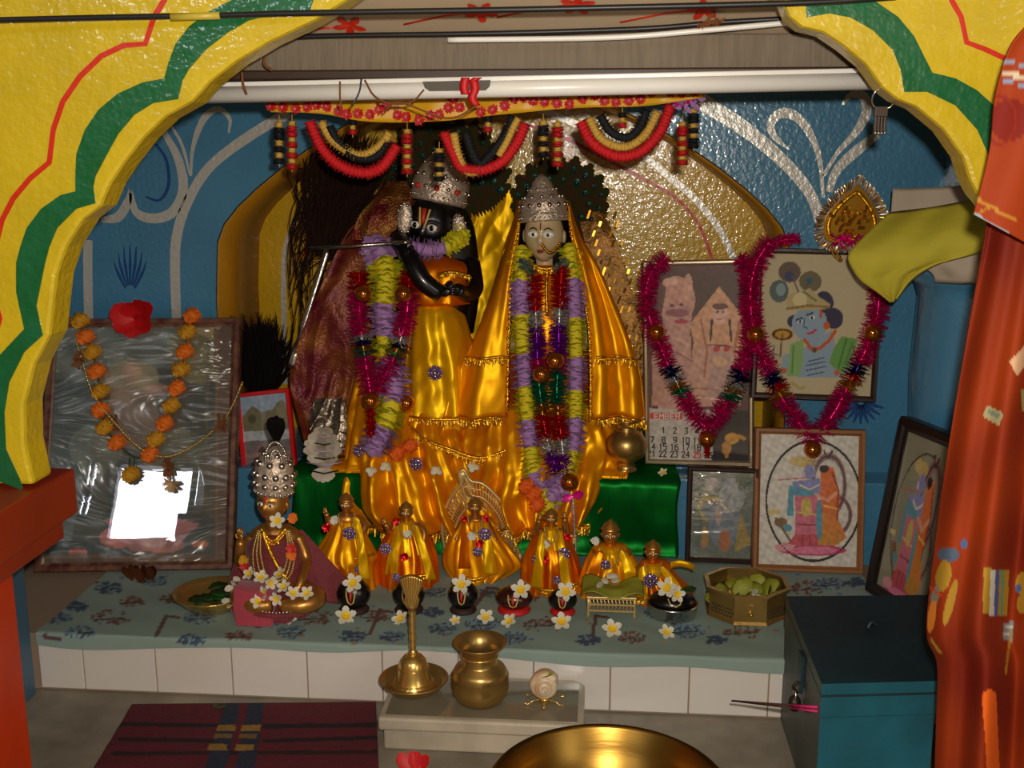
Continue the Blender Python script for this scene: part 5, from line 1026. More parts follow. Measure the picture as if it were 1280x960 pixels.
tassel('red and gold tassel beside the leftmost black tassel', 365, 151, 211, [G_, Rd, Rd, G_, Rd, G_, Rd, G_, Rd])
tassel('red and gold tassel right of the left swag, above the dark statue', 509, 161, 217, [G_, Rd, Rd, G_, Rd, G_, Rd, G_, Rd])
tassel('black and gold tassel hanging in front of the silver crown of the dark statue', 549, 185, 226, [G_, K, K, G_, K, G_, K])
tassel('black and gold tassel above the crown of the pale statue', 679, 150, 196, [G_, K, K, G_, K, G_, K])
tassel('red and gold tassel above the crown of the pale statue', 697, 153, 208, [G_, Rd, Rd, G_, Rd, G_, Rd, G_, Rd])
tassel('red and gold tassel at the right end of the valance', 853, 152, 206, [G_, Rd, Rd, G_, Rd, G_, Rd, G_, Rd])
tassel('black and gold tassel at the right end of the valance', 867, 135, 185, [G_, K, K, G_, K, G_, K, K])
tassel('tiny black gold and red tassel inside the left swag', 441, 150, 168, [K, G_, Rd], r=.009)
tassel('tiny black gold and red tassel inside the right swag', 778, 140, 160, [K, G_, Rd], r=.009)
tassel('tiny black gold and red tassel inside the middle swag', 610, 146, 165, [K, G_, Rd], r=.009)
m = M()
for k in range(30): petal(m, P(853+random.uniform(-16, 20), 124+random.uniform(-7, 9), 2.04), (random.gauss(0, 1), -.5, random.gauss(0, .7)), (0, -1, 0), .02, .008, 'ribbon_pink' if k % 3 == 0 else 'fl_mauve', .2)
tag(obj('paper_flower', m), 'mauve pink paper flower at the right end of the valance', 'flower')
# hook ring
kr = thing('key_ring', 'steel ring with a dark metal charm hanging under the right arch', 'ring', P(1100, 130, 1.64))
m = M(); c = P(1104, 123, 1.64); tube(m, [c+Vector((.0155*math.cos(t), .004*math.sin(t*2), .0155*math.sin(t))) for t in np.linspace(0, 6.0, 30)], .0014, 'steel', 7); obj('ring', m, kr)
mat('dark_metal', (84, 72, 66), .35, .9)
m = M(); c = P(1100, 152, 1.635); box(m, c+Vector((0, 0, .014)), (.018, .012, .014), 'dark_metal')
for k in range(4): box(m, c+Vector((-.0065+.0043*k, 0, -.004-.001*(k % 2))), (.0032, .008, .026), 'dark_metal'); ell(m, c+Vector((-.0065+.0043*k, -.005, -.016)), .0026, 'steel', 6, 5)
obj('charm', m, kr, bev=.001)
# ------------------------------------------------------------------ materials
mat('brass', (222, 182, 100), .26, .85, bump=.05, bscale=60); mat('brass_dull', (196, 158, 90), .33, .85, bump=.15, bscale=40, var=.2, vscale=14); mat('brass_pale', (220, 188, 122), .4, .5, bump=.2, bscale=70)
mat('idol_brass', (196, 138, 66), .34, .75, bump=.15, bscale=90); mat('copper', (150, 82, 48), .35, .9)
mat('maroon_cloth', (128, 34, 44), .7, sheen=.3, bump=.6, bscale=120, var=.25, vscale=30); mat('pink_cloth', (176, 60, 78), .9, sheen=.3, bump=.4, bscale=160)
mat('leaf_green', (40, 84, 26), .5, rgb2=(24, 56, 18), vscale=30); mat('leaf_lime', (166, 168, 56), .6, rgb2=(136, 140, 40), vscale=20)
mat('red_base', (190, 26, 24), .6); mat('dark_base', (50, 26, 22), .7); mat('brown_stone', (58, 24, 18), .25, coat=.3)
mat('marble', (200, 186, 164), .32, bump=.05, bscale=20, rgb2=(160, 150, 132), vscale=7); mat('marble_top', (136, 128, 108), .14, coat=.5, rgb2=(116, 110, 94), vscale=6)
mat('basin_brass', (150, 114, 50), .32, 1.0, bump=.05, bscale=26, stretch=(1, 1, 10)); mat('conch', (226, 206, 176), .4, rgb2=(190, 150, 110), vscale=25, stretch=(1, 4, 1)); mat('fire_red', (206, 40, 20), .5)
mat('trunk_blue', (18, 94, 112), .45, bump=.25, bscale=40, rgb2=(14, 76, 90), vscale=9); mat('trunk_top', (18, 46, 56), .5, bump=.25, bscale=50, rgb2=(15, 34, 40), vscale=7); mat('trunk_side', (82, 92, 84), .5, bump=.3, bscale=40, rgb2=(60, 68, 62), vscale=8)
mat('incense', (70, 40, 30), .9); mat('incense_pink', (214, 30, 110), .7); mat('iron', (70, 62, 54), .45, .8)
mat('rug', (110, 20, 40), .95, vcol=True, bump=.5, bscale=180); mat('cloth_print', (150, 180, 176), .85, vcol=True, bump=.1, bscale=14); mat('curtain', (206, 70, 14), .7, vcol=True, spec=.25, bump=.15, bscale=60)
mat('yellow_cotton', (196, 180, 50), .8, bump=.35, bscale=22, stretch=(1, 1, 3), var=.12); mat('white_cotton', (190, 172, 150), .85, bump=.2, bscale=30)
# ------------------------------------------------------------------ green cloth over the niche step
m = M(); gx0, gx1 = P(366, 640, 2.54).x, P(848, 640, 2.54).x; R = []
prof = [(2.84, ZS+.003), (2.72, ZS+.003), (2.62, ZS+.003), (2.57, ZS+.003), (2.553, ZS-.004), (2.548, ZS-.02), (2.547, ZS-.06), (2.545, ZS-.10), (2.543, ZS-.15), (2.542, ZT+.012), (2.53, ZT+.006)]
for k in range(97):
    x = gx0+(gx1-gx0)*k/96; t = k/96
    R.append([Vector((x+.004*math.sin(j*1.3+t*9), y-(.008+.008*max(-1, min(1, -crinkle(Vector((x, y, z)), 2).y)) if j > 3 else 0), z+(.0035*abs(math.sin(t*19+j)) if j < 4 else (-.010*math.sin(t*5.5) if j > 8 else 0)))) for j, (y, z) in enumerate(prof)])
rings(m, R, 'green_satin', closed=False); tag(obj('step_cloth', m, solid=.002, off=1), 'bright green satin cloth over the step below the statues', 'cloth')
# ------------------------------------------------------------------ printed cloth on the ledge
NU, NV = 460, 130; vs = []; x0, x1 = xwl+.004, PZ(1090, 740, ZT).x
y_front = YT-.006; Lh = .55; hang = .02
for j in range(NV+1):
    t = j/NV*(Lh+hang)
    for i in range(NU+1):
        u = i/NU; x = x0+(x1-x0)*u
        hg = hang+.008*math.sin(u*9+1)+.005*math.sin(u*23)
        tt = t*(Lh+hg)/(Lh+hang)
        if tt < hg: y = y_front-.003-.002*math.sin(u*40); z = ZT+.002-(hg-tt)
        else: y = y_front+(tt-hg); z = ZT+.0025+.0012*math.sin(u*31+tt*20)*math.sin(tt*40+u*7)
        vs.append((x, y, z))
W = NU+1; m = M(); m.add(vs, [(j*W+i, j*W+i+1, (j+1)*W+i+1, (j+1)*W+i) for j in range(NV) for i in range(NU)], 'cloth_print')
V = np.array(vs)-np.array([0, 0, CZ]); zc_ = V @ _F; X = 640+FPX*(V @ _R)/zc_; Y = 480-FPX*(V @ _U)/zc_
r_ = random.Random(4); S = []
bl, br, dk = (96, 124, 140), (112, 84, 74), (62, 84, 106)
def tree(x, y, w, c):
    if c is br:
        for k in range(46):
            a = r_.uniform(0, 6.28); q = r_.uniform(0, 1)**.6; S.append(('e', x+w*q*math.cos(a), y+w*.36*q*math.sin(a), 2.4, 1.3, (108, 74, 62) if k % 3 else (130, 100, 90), r_.uniform(0, 180)))
    else:
        S.append(('e', x, y, w, w*.42, (134, 158, 164)))
        for k in range(60):
            a = r_.uniform(0, 6.28); q = r_.uniform(0, 1)**.5; S.append(('e', x+w*q*math.cos(a), y+w*.4*q*math.sin(a), 2.0, 1.2, c if k % 2 else dk, r_.uniform(0, 180)))
    S.append(('l', [(x-w*.9, y+w*.12), (x+w*.6, y+w*.04)], 1.4, (70, 66, 66)))
for x, y, w, c in [(75, 748, 20, bl), (72, 772, 18, bl), (135, 735, 18, dk), (140, 772, 26, br), (190, 726, 18, bl), (240, 800, 18, dk), (250, 772, 20, bl), (365, 790, 20, bl), (330, 776, 22, bl), (395, 772, 24, br), (385, 757, 16, dk), (440, 795, 18, dk), (470, 770, 20, br), (540, 740, 18, bl), (555, 786, 20, bl), (602, 780, 22, bl), (680, 780, 28, br), (615, 740, 16, bl), (735, 800, 16, dk), (860, 788, 22, bl), (925, 790, 24, br), (1008, 735, 24, br), (1035, 730, 20, bl), (895, 800, 14, dk), (780, 720, 16, bl), (1070, 728, 14, dk), (290, 730, 18, br), (515, 715, 14, br)]: tree(x, y, w, c)
for pts in ([(208, 770), (195, 795)], [(106, 726), (120, 716)], [(475, 763), (462, 792)], [(745, 770), (740, 795)], [(610, 735), (590, 762)], [(300, 740), (318, 728)], [(835, 765), (842, 780)], [(55, 795), (75, 800)]): S.append(('l', pts, 5, (96, 70, 66))); S.append(('l', [pts[0], (pts[0][0]+16, pts[0][1]+2)], 3, (96, 70, 66)))
for x, y, w, c in [(100, 790, 18, bl), (165, 752, 16, br), (300, 795, 18, br), (490, 795, 16, bl), (640, 797, 18, bl), (790, 797, 18, br), (820, 765, 16, bl), (960, 745, 18, bl), (420, 745, 14, bl), (660, 745, 16, br), (900, 740, 16, dk), (540, 765, 14, dk), (95, 758, 16, dk), (215, 748, 16, br)]: tree(x, y, w, c)
for k in range(60): x, y = r_.uniform(50, 1080), r_.uniform(716, 806); S.append(('e', x, y, r_.uniform(1.5, 4), 1.3, r_.choice([(150, 110, 70), (90, 120, 150), (170, 150, 110)])))
m.col = paint(X.ravel(), Y.ravel(), (138, 158, 150), S)
tag(obj('ledge_cloth', m), 'pale blue green cloth printed with little trees, spread over the tiled ledge', 'cloth')
ZC = ZT+.004
# ------------------------------------------------------------------ silver crowned brass figure
c0 = PZ(345, 762, ZC); Yb = c0.y+.05
br_ = thing('figurine', 'seated brass figurine with tall silver crown and maroon cloak at the left', 'statue', c0)
p = lambda x, y, d=0.0: P(x, y, Yb+d)
k_ = .00178
m = M(); rot = Matrix.Rotation(math.radians(4), 3, 'Y') @ Matrix.Rotation(math.radians(-12), 3, 'Z')
hc = p(341, 628, -.03); ha = 19*k_; at = head(None, m, hc, ha, 24*k_, rot, 'idol_brass')
tube(m, [hc+Vector((0, .008, -.02)), p(341, 655, -.01), p(342, 668, 0)], [.016, .017, .028], 'idol_brass', 14)
loft_px(m, [(656, 325, 362, Yb, .022), (668, 312, 376, Yb, .032), (695, 318, 370, Yb, .036), (720, 314, 376, Yb-.005, .045), (742, 300, 392, Yb-.03, .07), (757, 298, 394, Yb-.03, .075)], 28, 18, 0, 3, 'idol_brass')
limb(m, [p(316, 670), p(302, 700, -.01), p(300, 690, -.06), p(301, 676, -.07)], [.016, .014, .012, .010], 'idol_brass'); limb(m, [p(372, 670), p(383, 700, -.01), p(378, 722, -.06), p(372, 738, -.08)], [.013, .012, .010, .009], 'idol_brass')
hand(m, p(301, 676, -.07), (0, -.2, 1), (-.3, -1, 0), .034, 'idol_brass'); hand(m, p(372, 738, -.085), (0, -.4, -1), (.2, -1, 0), .034, 'idol_brass')
limb(m, [p(330, 735, -.02), p(300, 745, -.09), p(318, 756, -.13), p(340, 756, -.13)], [.026, .024, .02, .014], 'idol_brass'); limb(m, [p(360, 735, -.02), p(396, 746, -.09), p(378, 757, -.13), p(352, 757, -.13)], [.026, .024, .02, .014], 'idol_brass')
obj('body', m, br_); eyes(br_, at, rot, ha, .08, .95)
feature('lips', br_, lambda m: ell(m, at(0, -1.0, -.5), (ha*.2, ha*.06, ha*.09), 'lip_red', 10, 6, rot))
feature('forehead_mark', br_, lambda m: tube(m, [at(0, -1.05, .2), at(0, -.98, .6)], [ha*.06, ha*.1], 'tilak_red', 6))
s = k_; crn, T = crown(br_, p(342, 617, -.028), rot, [(22*s, 0), (23.5*s, 3*s), (24*s, 12*s), (24*s, 24*s), (23*s, 36*s), (18*s, 46*s), (9*s, 54*s), (2*s, 60*s)], [(24*s, 4*s, 24, 2*s), (24.5*s, 14*s, 12, 4*s), (24.5*s, 26*s, 12, 4.5*s), (21*s, 40*s, 9, 4.5*s), (13*s, 50*s, 7, 3.5*s)])
m = M()
for i in range(22): t = math.pi*i/21; ell(m, p(345, 578, -.062)+Vector((13*s*math.cos(t), 0, 25*s*math.sin(t)+0)), 2*s, 'silver_plain', 6, 5)
for i in range(16): t = math.pi*i/15; ell(m, p(345, 578, -.064)+Vector((7*s*math.cos(t), 0, 15*s*math.sin(t)+0)), 1.8*s, 'silver_plain', 6, 5)
obj('crest', m, crn)
m = M()
for i in range(40):
    t = i/39; a0 = p(346, 556, 0); x = -.02+.04*t; tube(m, smooth_path([a0, a0+Vector((x*.9, .002*math.sin(i), .035)), a0+Vector((x*.8, 0, .058)), a0+Vector((x*.2+.004, -.003, .066-.012*abs(t-.5)))], 9), .0016, 'whisk_black', 4, False)
obj('plume', m, br_)
m = M(); loft_px(m, [(664, 322, 366, Yb-.004, .034), (680, 308, 378, Yb-.002, .044), (700, 310, 380, Yb-.004, .05), (725, 306, 386, Yb-.012, .06), (748, 294, 398, Yb-.035, .088), (758, 290, 400, Yb-.035, .092)], 64, 20, .08, 11, 'maroon_cloth', seed=2); obj('robe', m, br_)
m = M(); R = []
for j in range(22):
    t = j/21; y = 662+(748-662)*t; row_ = []
    for i in range(30):
        u = i/29; x = (362+(392-362)*t)+( (16+50*t)*u); row_.append(p(x, y+6*math.sin(u*3)*t, .01-.05*t*(1-u))+crinkle(p(x, y), 3)*.005*(.3+t))
    R.append(row_)
rings(m, R, 'maroon_cloth', closed=False); obj('cloak', m, br_, solid=.003)
m = M(); R = []
for j in range(16):
    t = j/15; y = 672+(742-672)*t; R.append([p(312-6*t-(10+14*t)*i/15, y, .0+.004*math.sin(i*1.6+t*3)) for i in range(16)])
rings(m, R, 'maroon_cloth', closed=False); obj('cloak', m, br_, solid=.003)
m = M()
for dx in (0, 1, 2):
    q = smooth_path([p(322+2*dx, 664, -.045), p(316+5*dx, 695, -.062), p(322+6*dx, 722, -.082), p(342, 732-5*dx, -.088), p(362-5*dx, 720, -.08), p(368-4*dx, 692, -.06), p(362-2*dx, 664, -.045)], 60)
    for v in q: ell(m, v, .0031, 'bead_gold', 6, 5)
obj('bead_necklace', m, br_)
m = M(); fringe(m, [p(326, 660, -.042), p(341, 676, -.052), p(358, 660, -.042)], .008); tube(m, smooth_path([p(328, 664, -.046), p(338, 690, -.062), p(352, 716, -.078), p(362, 726, -.08)], 16), .005, 'gold_trim', 7); obj('gold_trim', m, br_)
m = M(); tube(m, smooth_path([p(296, 752, -.10), p(310, 764, -.13), p(345, 770, -.14), p(380, 765, -.13), p(402, 750, -.10)], 40), .0065, 'maroon_cloth', 8)
for q in smooth_path([p(296, 748, -.105), p(310, 760, -.136), p(345, 766, -.147), p(380, 761, -.136), p(402, 746, -.105)], 30): ell(m, q, .003, 'silver_plain', 6, 5)
obj('beaded_hem', m, br_)
for x, y, mt in ((305, 700, 'mari_gold'), (306, 708, 'red_base'), (364, 686, 'fire_red'), (364, 694, 'mari_orange'), (366, 648, 'mari_orange')):
    m = M(); rosette(m, p(x, y, -.075 if y > 660 else -.05), (0, -1, .2), .012, mt, 12, .4); rosette(m, p(x, y, -.078 if y > 660 else -.053), (0, -1, .2), .008, mt, 9, .4); tag(obj('small_flower', m), 'small orange or red flower head tucked on the seated brass figurine', 'flower', 'flower heads on the brass figurine')
for i, (x, y) in enumerate([(312, 718), (326, 722), (338, 728), (350, 718), (330, 742), (346, 748), (322, 752), (366, 742), (355, 734), (384, 742)]):
    m = M(); blossom(m, p(x, y, -.105-.0010*(y-715)), (random.uniform(-1.2, 1.2), -1, random.uniform(-.2, 1.4)), .0155, x); tag(obj('white_blossom', m), 'white blossom heaped in the lap of the seated brass figurine', 'flower', 'white blossoms in the lap of the brass figurine')
m = M(); blossom(m, p(347, 651, -.06), (0, -1, .4), .017); tag(obj('white_blossom', m), 'white blossom under the chin of the seated brass figurine', 'flower')
# ------------------------------------------------------------------ small dressed figurines
def idol(label, rows, hx, hy, hr, base, crown_h=.9, brooches=(), arms=(), fr=(), mt='gold_satin', seed=0, face=True, trim=None, mt2=None):
    c = PZ(base[0], base[1], ZC); Yi = c.y+.035
    r = thing('figurine', label, 'statue', c, 'small brass figurines in yellow satin')
    q = lambda x, y, d=0.0: P(x, y, Yi+d)
    m = M(); hc = q(hx, hy, -.01); rot = Matrix.Rotation(0, 3, 'Z'); at = head(None, m, hc, hr*k_, hr*1.15*k_, rot, 'idol_brass')
    tube(m, [hc, q(hx, hy+hr*1.6)], [hr*k_*.55, hr*k_*.7], 'idol_brass', 12)
    lathe(m, [(hr*k_*1.05, 0), (hr*k_*1.12, .003), (hr*k_*.95, hr*k_*.3), (hr*k_*.8, hr*k_*crown_h*.7), (hr*k_*.35, hr*k_*crown_h), (hr*k_*.25, hr*k_*crown_h*1.15), (hr*k_*.05, hr*k_*crown_h*1.35)], hc+Vector((0, 0, hr*k_*.55)), 'idol_brass', 18)
    loft_px(m, [(hy+hr*1.2, hx-hr*.9, hx+hr*.9, Yi, .012), (hy+hr*1.8, hx-hr*1.6, hx+hr*1.6, Yi, .018), (hy+hr*3.4, hx-hr*1.3, hx+hr*1.3, Yi, .02), (base[1]-4, base[0]-hr*1.5, base[0]+hr*1.5, Yi, .022)], 20, 10, 0, 3, 'idol_brass')
    for s_, (ex, ey), (wx, wy) in arms:
        limb(m, [q(hx+s_*hr*1.5, hy+hr*1.9), q(ex, ey, -.012), q(wx, wy, -.03)], [.0085, .0075, .006], 'idol_brass'); hand(m, q(wx, wy, -.03), (q(wx, wy)-q(ex, ey)).normalized(), (0, -1, 0), .018, 'idol_brass')
    obj('body', m, r)
    if face: eyes(r, at, rot, hr*k_, .08, .9)
    m = M(); loft_px(m, [(y, a, b, Yi-o, d) for y, a, b, o, d in rows], 110, 36, .26, 9, mt, seed=seed, crump=.0055); obj('robe', m, r)
    if mt2:
        y, a, b = mt2; m = M(); loft_px(m, [(hy+hr*1.3, hx-hr*1.1, hx+hr*1.1, Yi-.006, .022), (y, a, b, Yi-.012, .034)], 60, 20, .16, 7, 'yellow_satin', seed=seed+3, crump=.004); obj('shawl', m, r)
    rs = random.Random(seed*7); yb_, aL, aR, oo, dd = rows[-1]
    for sg in (-1, 1):
        m = M(); R = []; xt = hx+sg*hr*1.2; xe = (aL+aR)/2+sg*(aR-aL)*rs.uniform(.22, .4); yt = hy+hr*1.7; ye_ = yb_-rs.uniform(2, 16); w0, w1 = hr*.55, hr*rs.uniform(.6, 1.1)
        for j in range(26):
            t = j/25; xx = xt+(xe-xt)*t**.8; yy = yt+(ye_-yt)*t; w_ = w0+(w1-w0)*t; de = np.interp(yy, [r_[0] for r_ in rows], [r_[3]+r_[4] for r_ in rows])
            R.append([(lambda pp: pp+crinkle(pp, seed+sg)*.007)(q(xx+w_*(i/11-.5)*2, yy+abs(i/11-.5)*6*(1-t), -de*math.sqrt(max(.05, 1-((xx+w_*(i/11-.5)*2-(aL+aR)/2)/((aR-aL)*.62))**2))-.007)) for i in range(12)])
        rings(m, R, 'yellow_satin' if mt == 'orange_satin' or sg > 0 else 'orange_satin', closed=False); obj('sash', m, r, solid=.0015)
        if not fr: m = M(); fringe(m, [v for v in R[-1]][::3], .008, wd=.003); obj('fringe', m, r)
    for f_ in fr: m = M(); fringe(m, [q(x, y, d-.004) for x, y, d in f_], .012, wd=.003); obj('fringe', m, r)
    for x, y, d, rr in brooches: brooch(r, q(x, y, d-.012), rr)
    if trim:
        for x, y, d, mt_ in trim: m = M(); rosette(m, q(x, y, d), (0, -1, .2), .011, mt_, 11, .4); rosette(m, q(x, y, d-.003), (0, -1, .2), .007, mt_, 9, .4); obj('flower_trim', m, r)
    m = M()
    for v in smooth_path([q(hx-hr*1.1, hy+hr*1.4, -.035), q(hx-hr*.8, hy+hr*3, -.05), q(hx, hy+hr*3.9, -.055), q(hx+hr*.8, hy+hr*3, -.05), q(hx+hr*1.1, hy+hr*1.4, -.035)], 30): ell(m, v, .0022, 'bead_gold', 6, 4)
    obj('bead_necklace', m, r)
    return r, q
idol('small brass figurine farthest left of the row, flared yellow skirt, hands held at its left', [(648, 418, 450, 0, .02), (668, 408, 458, .005, .034), (692, 394, 470, .01, .05), (706, 412, 466, .012, .048), (735, 418, 470, .012, .05)], 433, 630, 9, (442, 736), arms=((-1, (412, 655), (408, 642)), (1, (456, 655), (452, 668))), brooches=((437, 667, -.046, .013), (448, 712, -.05, .008)), fr=([(396, 690, -.015), (420, 698, -.044), (445, 698, -.044), (468, 692, -.015)],), seed=1, trim=((418, 650, -.03, 'petal_white'), (408, 660, -.03, 't_red')))
idol('small brass figurine second in the row, orange skirt with two brooches and bead strings', [(656, 494, 524, 0, .02), (676, 478, 538, .005, .036), (700, 470, 546, .008, .046), (730, 468, 548, .01, .05)], 508, 640, 8.5, (507, 731), arms=((-1, (488, 665), (482, 655)), (1, (530, 665), (528, 685))), brooches=((482, 686, -.045, .012), (496, 722, -.055, .009)), fr=([(484, 716, -.046), (507, 722, -.056), (535, 718, -.046)],), mt='orange_satin', seed=2, mt2=(690, 490, 530), trim=((510, 668, -.05, 'petal_white'), (506, 696, -.055, 't_red'), (496, 652, -.03, 't_red')))
idol('small brass figurine seated in the pierced metal throne, wide yellow cloths', [(648, 580, 610, 0, .02), (664, 568, 622, .005, .034), (685, 558, 640, .008, .042), (705, 556, 650, .012, .048), (722, 566, 626, .014, .05)], 594, 634, 8.5, (596, 724), arms=((-1, (574, 660), (570, 676)), (1, (612, 660), (620, 676))), brooches=((606, 668, -.046, .013), (597, 690, -.052, .01)), fr=([(574, 718, -.05), (592, 724, -.062), (612, 718, -.05)],), seed=3, trim=((590, 670, -.055, 'petal_white'), (582, 650, -.03, 't_red'), (606, 648, -.03, 't_red'), (600, 680, -.055, 't_red')))
idol('small brass figurine with both hands raised, orange yellow robe, right of the throne', [(662, 676, 702, 0, .018), (680, 662, 716, .005, .034), (705, 654, 724, .01, .046), (738, 650, 728, .012, .052)], 689, 648, 8, (688, 739), arms=((-1, (670, 668), (674, 650)), (1, (708, 668), (706, 648))), brooches=((705, 692, -.044, .012), (672, 700, -.046, .011), (696, 725, -.058, .008)), fr=([(656, 728, -.044), (688, 738, -.064), (722, 728, -.044)],), mt='orange_satin', seed=4, mt2=(682, 674, 706), trim=((682, 680, -.045, 'petal_white'), (680, 700, -.056, 't_red'), (709, 672, -.03, 't_red')))
idol('small brass figurine with a turban like crown and yellow shawl, behind the little brass table', [(680, 744, 782, 0, .022), (698, 734, 794, .005, .036), (715, 728, 802, .01, .046), (742, 722, 806, .012, .052)], 763, 668, 11, (764, 744), 1.0, arms=((-1, (744, 690), (752, 700)), (1, (786, 690), (776, 702))), brooches=((757, 706, -.05, .01), (744, 716, -.048, .008)), seed=5, mt2=(700, 746, 782), trim=((744, 676, -.02, 'petal_white'),))
idol('small brass figurine farthest right of the row, orange robe with cloth tails', [(700, 802, 834, 0, .02), (718, 794, 846, .005, .034), (735, 790, 862, .008, .044), (752, 790, 866, .01, .048)], 816, 690, 9.5, (826, 755), arms=((-1, (798, 712), (800, 725)), (1, (836, 712), (832, 726))), brooches=((813, 726, -.046, .014),), mt='orange_satin', seed=6, mt2=(716, 802, 832))
m = M(); Yi = PZ(826, 755, ZC).y+.02; R = [[P(x, y+dy, Yi) for dy in (0, 4, 8)] for x, y in ((838, 702), (850, 700), (860, 702), (868, 706))]; rings(m, R, 'yellow_satin', closed=False); tag(obj('cloth_tail', m, solid=.002), 'yellow cloth end sticking out to the right of the rightmost figurine', 'cloth')
# pierced throne back
cT = PZ(600, 716, ZC); Yt = cT.y+.075
th = thing('throne', 'pale pierced metal throne with pointed openwork back behind the middle figurine', 'throne', PZ(612, 712, ZC))
ol = [(557, 690), (553, 665), (556, 640), (566, 618), (577, 604), (574, 592), (580, 587), (588, 601), (604, 605), (622, 622), (634, 642), (640, 665), (648, 690), (652, 716)]
OL = smooth_path([P(x, y, Yt) for x, y in ol], 60)
cen = P(598, 690, Yt)
IL = [cen+(v-cen)*.80 for v in OL]; ML = [cen+(v-cen)*.90 for v in OL]; IL2 = [cen+(v-cen)*.66 for v in OL]
m = M()
for L_, r in ((OL, .0045), (IL, .0026), (ML, .002), (IL2, .003)): tube(m, L_, r, 'brass_pale', 7)
for i in range(0, 60, 1):
    tube(m, [OL[i], IL2[min(59, i+1)]], .0015, 'brass_pale', 5)
tube(m, [P(577, 604, Yt), P(577, 594, Yt), P(581, 588, Yt)], [.008, .012, .003], 'brass_pale', 8, flat=.3)
obj('pierced_back', m, th)
m = M(); y0 = P(600, 716, Yt).z; zb_ = ZC
for i in range(22):
    x = 556+i*4.4; a = P(x, 702, Yt-.012); tube(m, [Vector((a.x-.006, a.y, zb_+.003)), Vector((a.x+.012, a.y, zb_+.026))], .0011, 'brass_pale', 5); tube(m, [Vector((a.x+.012, a.y-.001, zb_+.003)), Vector((a.x-.006, a.y-.001, zb_+.026))], .0011, 'brass_pale', 5)
a, b = P(555, 702, Yt-.012), P(650, 702, Yt-.012)
for z in (zb_+.003, zb_+.027): tube(m, [Vector((a.x, a.y, z)), Vector((b.x, b.y, z))], .0025, 'brass_pale', 7)
obj('lattice_apron', m, th)
m = M(); box2(m, (a.x, a.y, zb_+.024), (b.x, a.y+.03, zb_+.028), 'brass_pale')
for x in (a.x, b.x): tube(m, [Vector((x, a.y, zb_)), Vector((x, a.y, zb_+.03))], .004, 'brass_pale', 8)
obj('seat', m, th)
m = M(); pa = smooth_path([P(622, 676, Yt-.03), P(632, 664, Yt-.035), P(642, 668, Yt-.03), P(646, 684, Yt-.02)], 16)
for k in range(16): tube(m, [pa[k], pa[k]+Vector((-.012, -.002, -.022))], .0013, 'brass_pale', 5)
tube(m, pa, .003, 'brass_pale', 6); tube(m, [v+Vector((-.012, -.002, -.022)) for v in pa], .0025, 'brass_pale', 6); obj('arm_rest', m, th)
# ------------------------------------------------------------------ black stones with forehead marks, blossoms on them
def stone(label, cx, cy, rx, ry, mt, basemt, fl, br_base=True):
    rz = ry*k_; bt = PZ(cx, cy+ry*.92, ZC+.006); zb_ = ZC+.006 if basemt else ZC
    c = Vector((bt.x, bt.y+rx*k_*.35, zb_+rz*.98)); r = thing('sacred_stone', label, 'stone', (c.x, c.y, ZC), 'oval stones with forehead marks')
    m = M(); ell(m, c, (rx*k_, rx*k_*.85, rz), mt, 28, 18); obj('stone', m, r)
    if basemt: m = M(); lathe(m, [(rx*k_*.86, 0), (rx*k_*.9, .003), (rx*k_*.72, .012), (rx*k_*.5, .010)], (c.x, c.y, ZC), basemt, 24); obj('base_ring', m, r)
    def on(u, v): # point on the front of the ellipsoid
        d = -math.sqrt(max(0, 1-u*u-v*v)); return c+Vector((u*rx*k_*1.01, d*rx*k_*.85*1.02, v*rz*1.01))
    m = M()
    for sg in (-1, 1): tube(m, [on(sg*.26, .62), on(sg*.24, .2), on(sg*.16, -.25), on(0, -.42)], .0016, 'tilak_yellow', 6)
    tube(m, [on(0, .6), on(0, .1), on(0, -.25)], [.0035, .003, .0015], 'tilak_red', 6, flat=.5); obj('forehead_mark', m, r)
    if fl:
        x, y, lb = fl; m = M(); q = on((x-cx)/rx, min(.8, (cy-y)/ry*.9)); blossom(m, q+Vector((0, -.006, .006)), (0, -.75, .6), .021, x); tag(obj('frangipani', m), lb, 'flower')
    return c
stone('round black stone farthest left of the row of oval stones', 441, 745, 21, 19, 'black_stone', 'dark_base', (444, 722, 'frangipani on the black stone farthest left of the stones'))
stone('round black stone half hidden behind the bell handle', 510, 746, 20, 18, 'black_stone', 'dark_base', None)
stone('round black stone in front of the throne', 578, 746, 18.5, 18, 'black_stone', 'dark_base', (578, 726, 'yellowish frangipani on the black stone in front of the throne'))
stone('flat brown oval stone on a red ring', 642, 750, 23, 14, 'brown_stone', 'red_base', (651, 733, 'frangipani on the flat brown stone with the red ring'))
stone('small black stone on a red ring left of the little brass table', 703, 752, 17.5, 14, 'black_stone', 'red_base', (707, 739, 'frangipani on the small black stone left of the little brass table'))
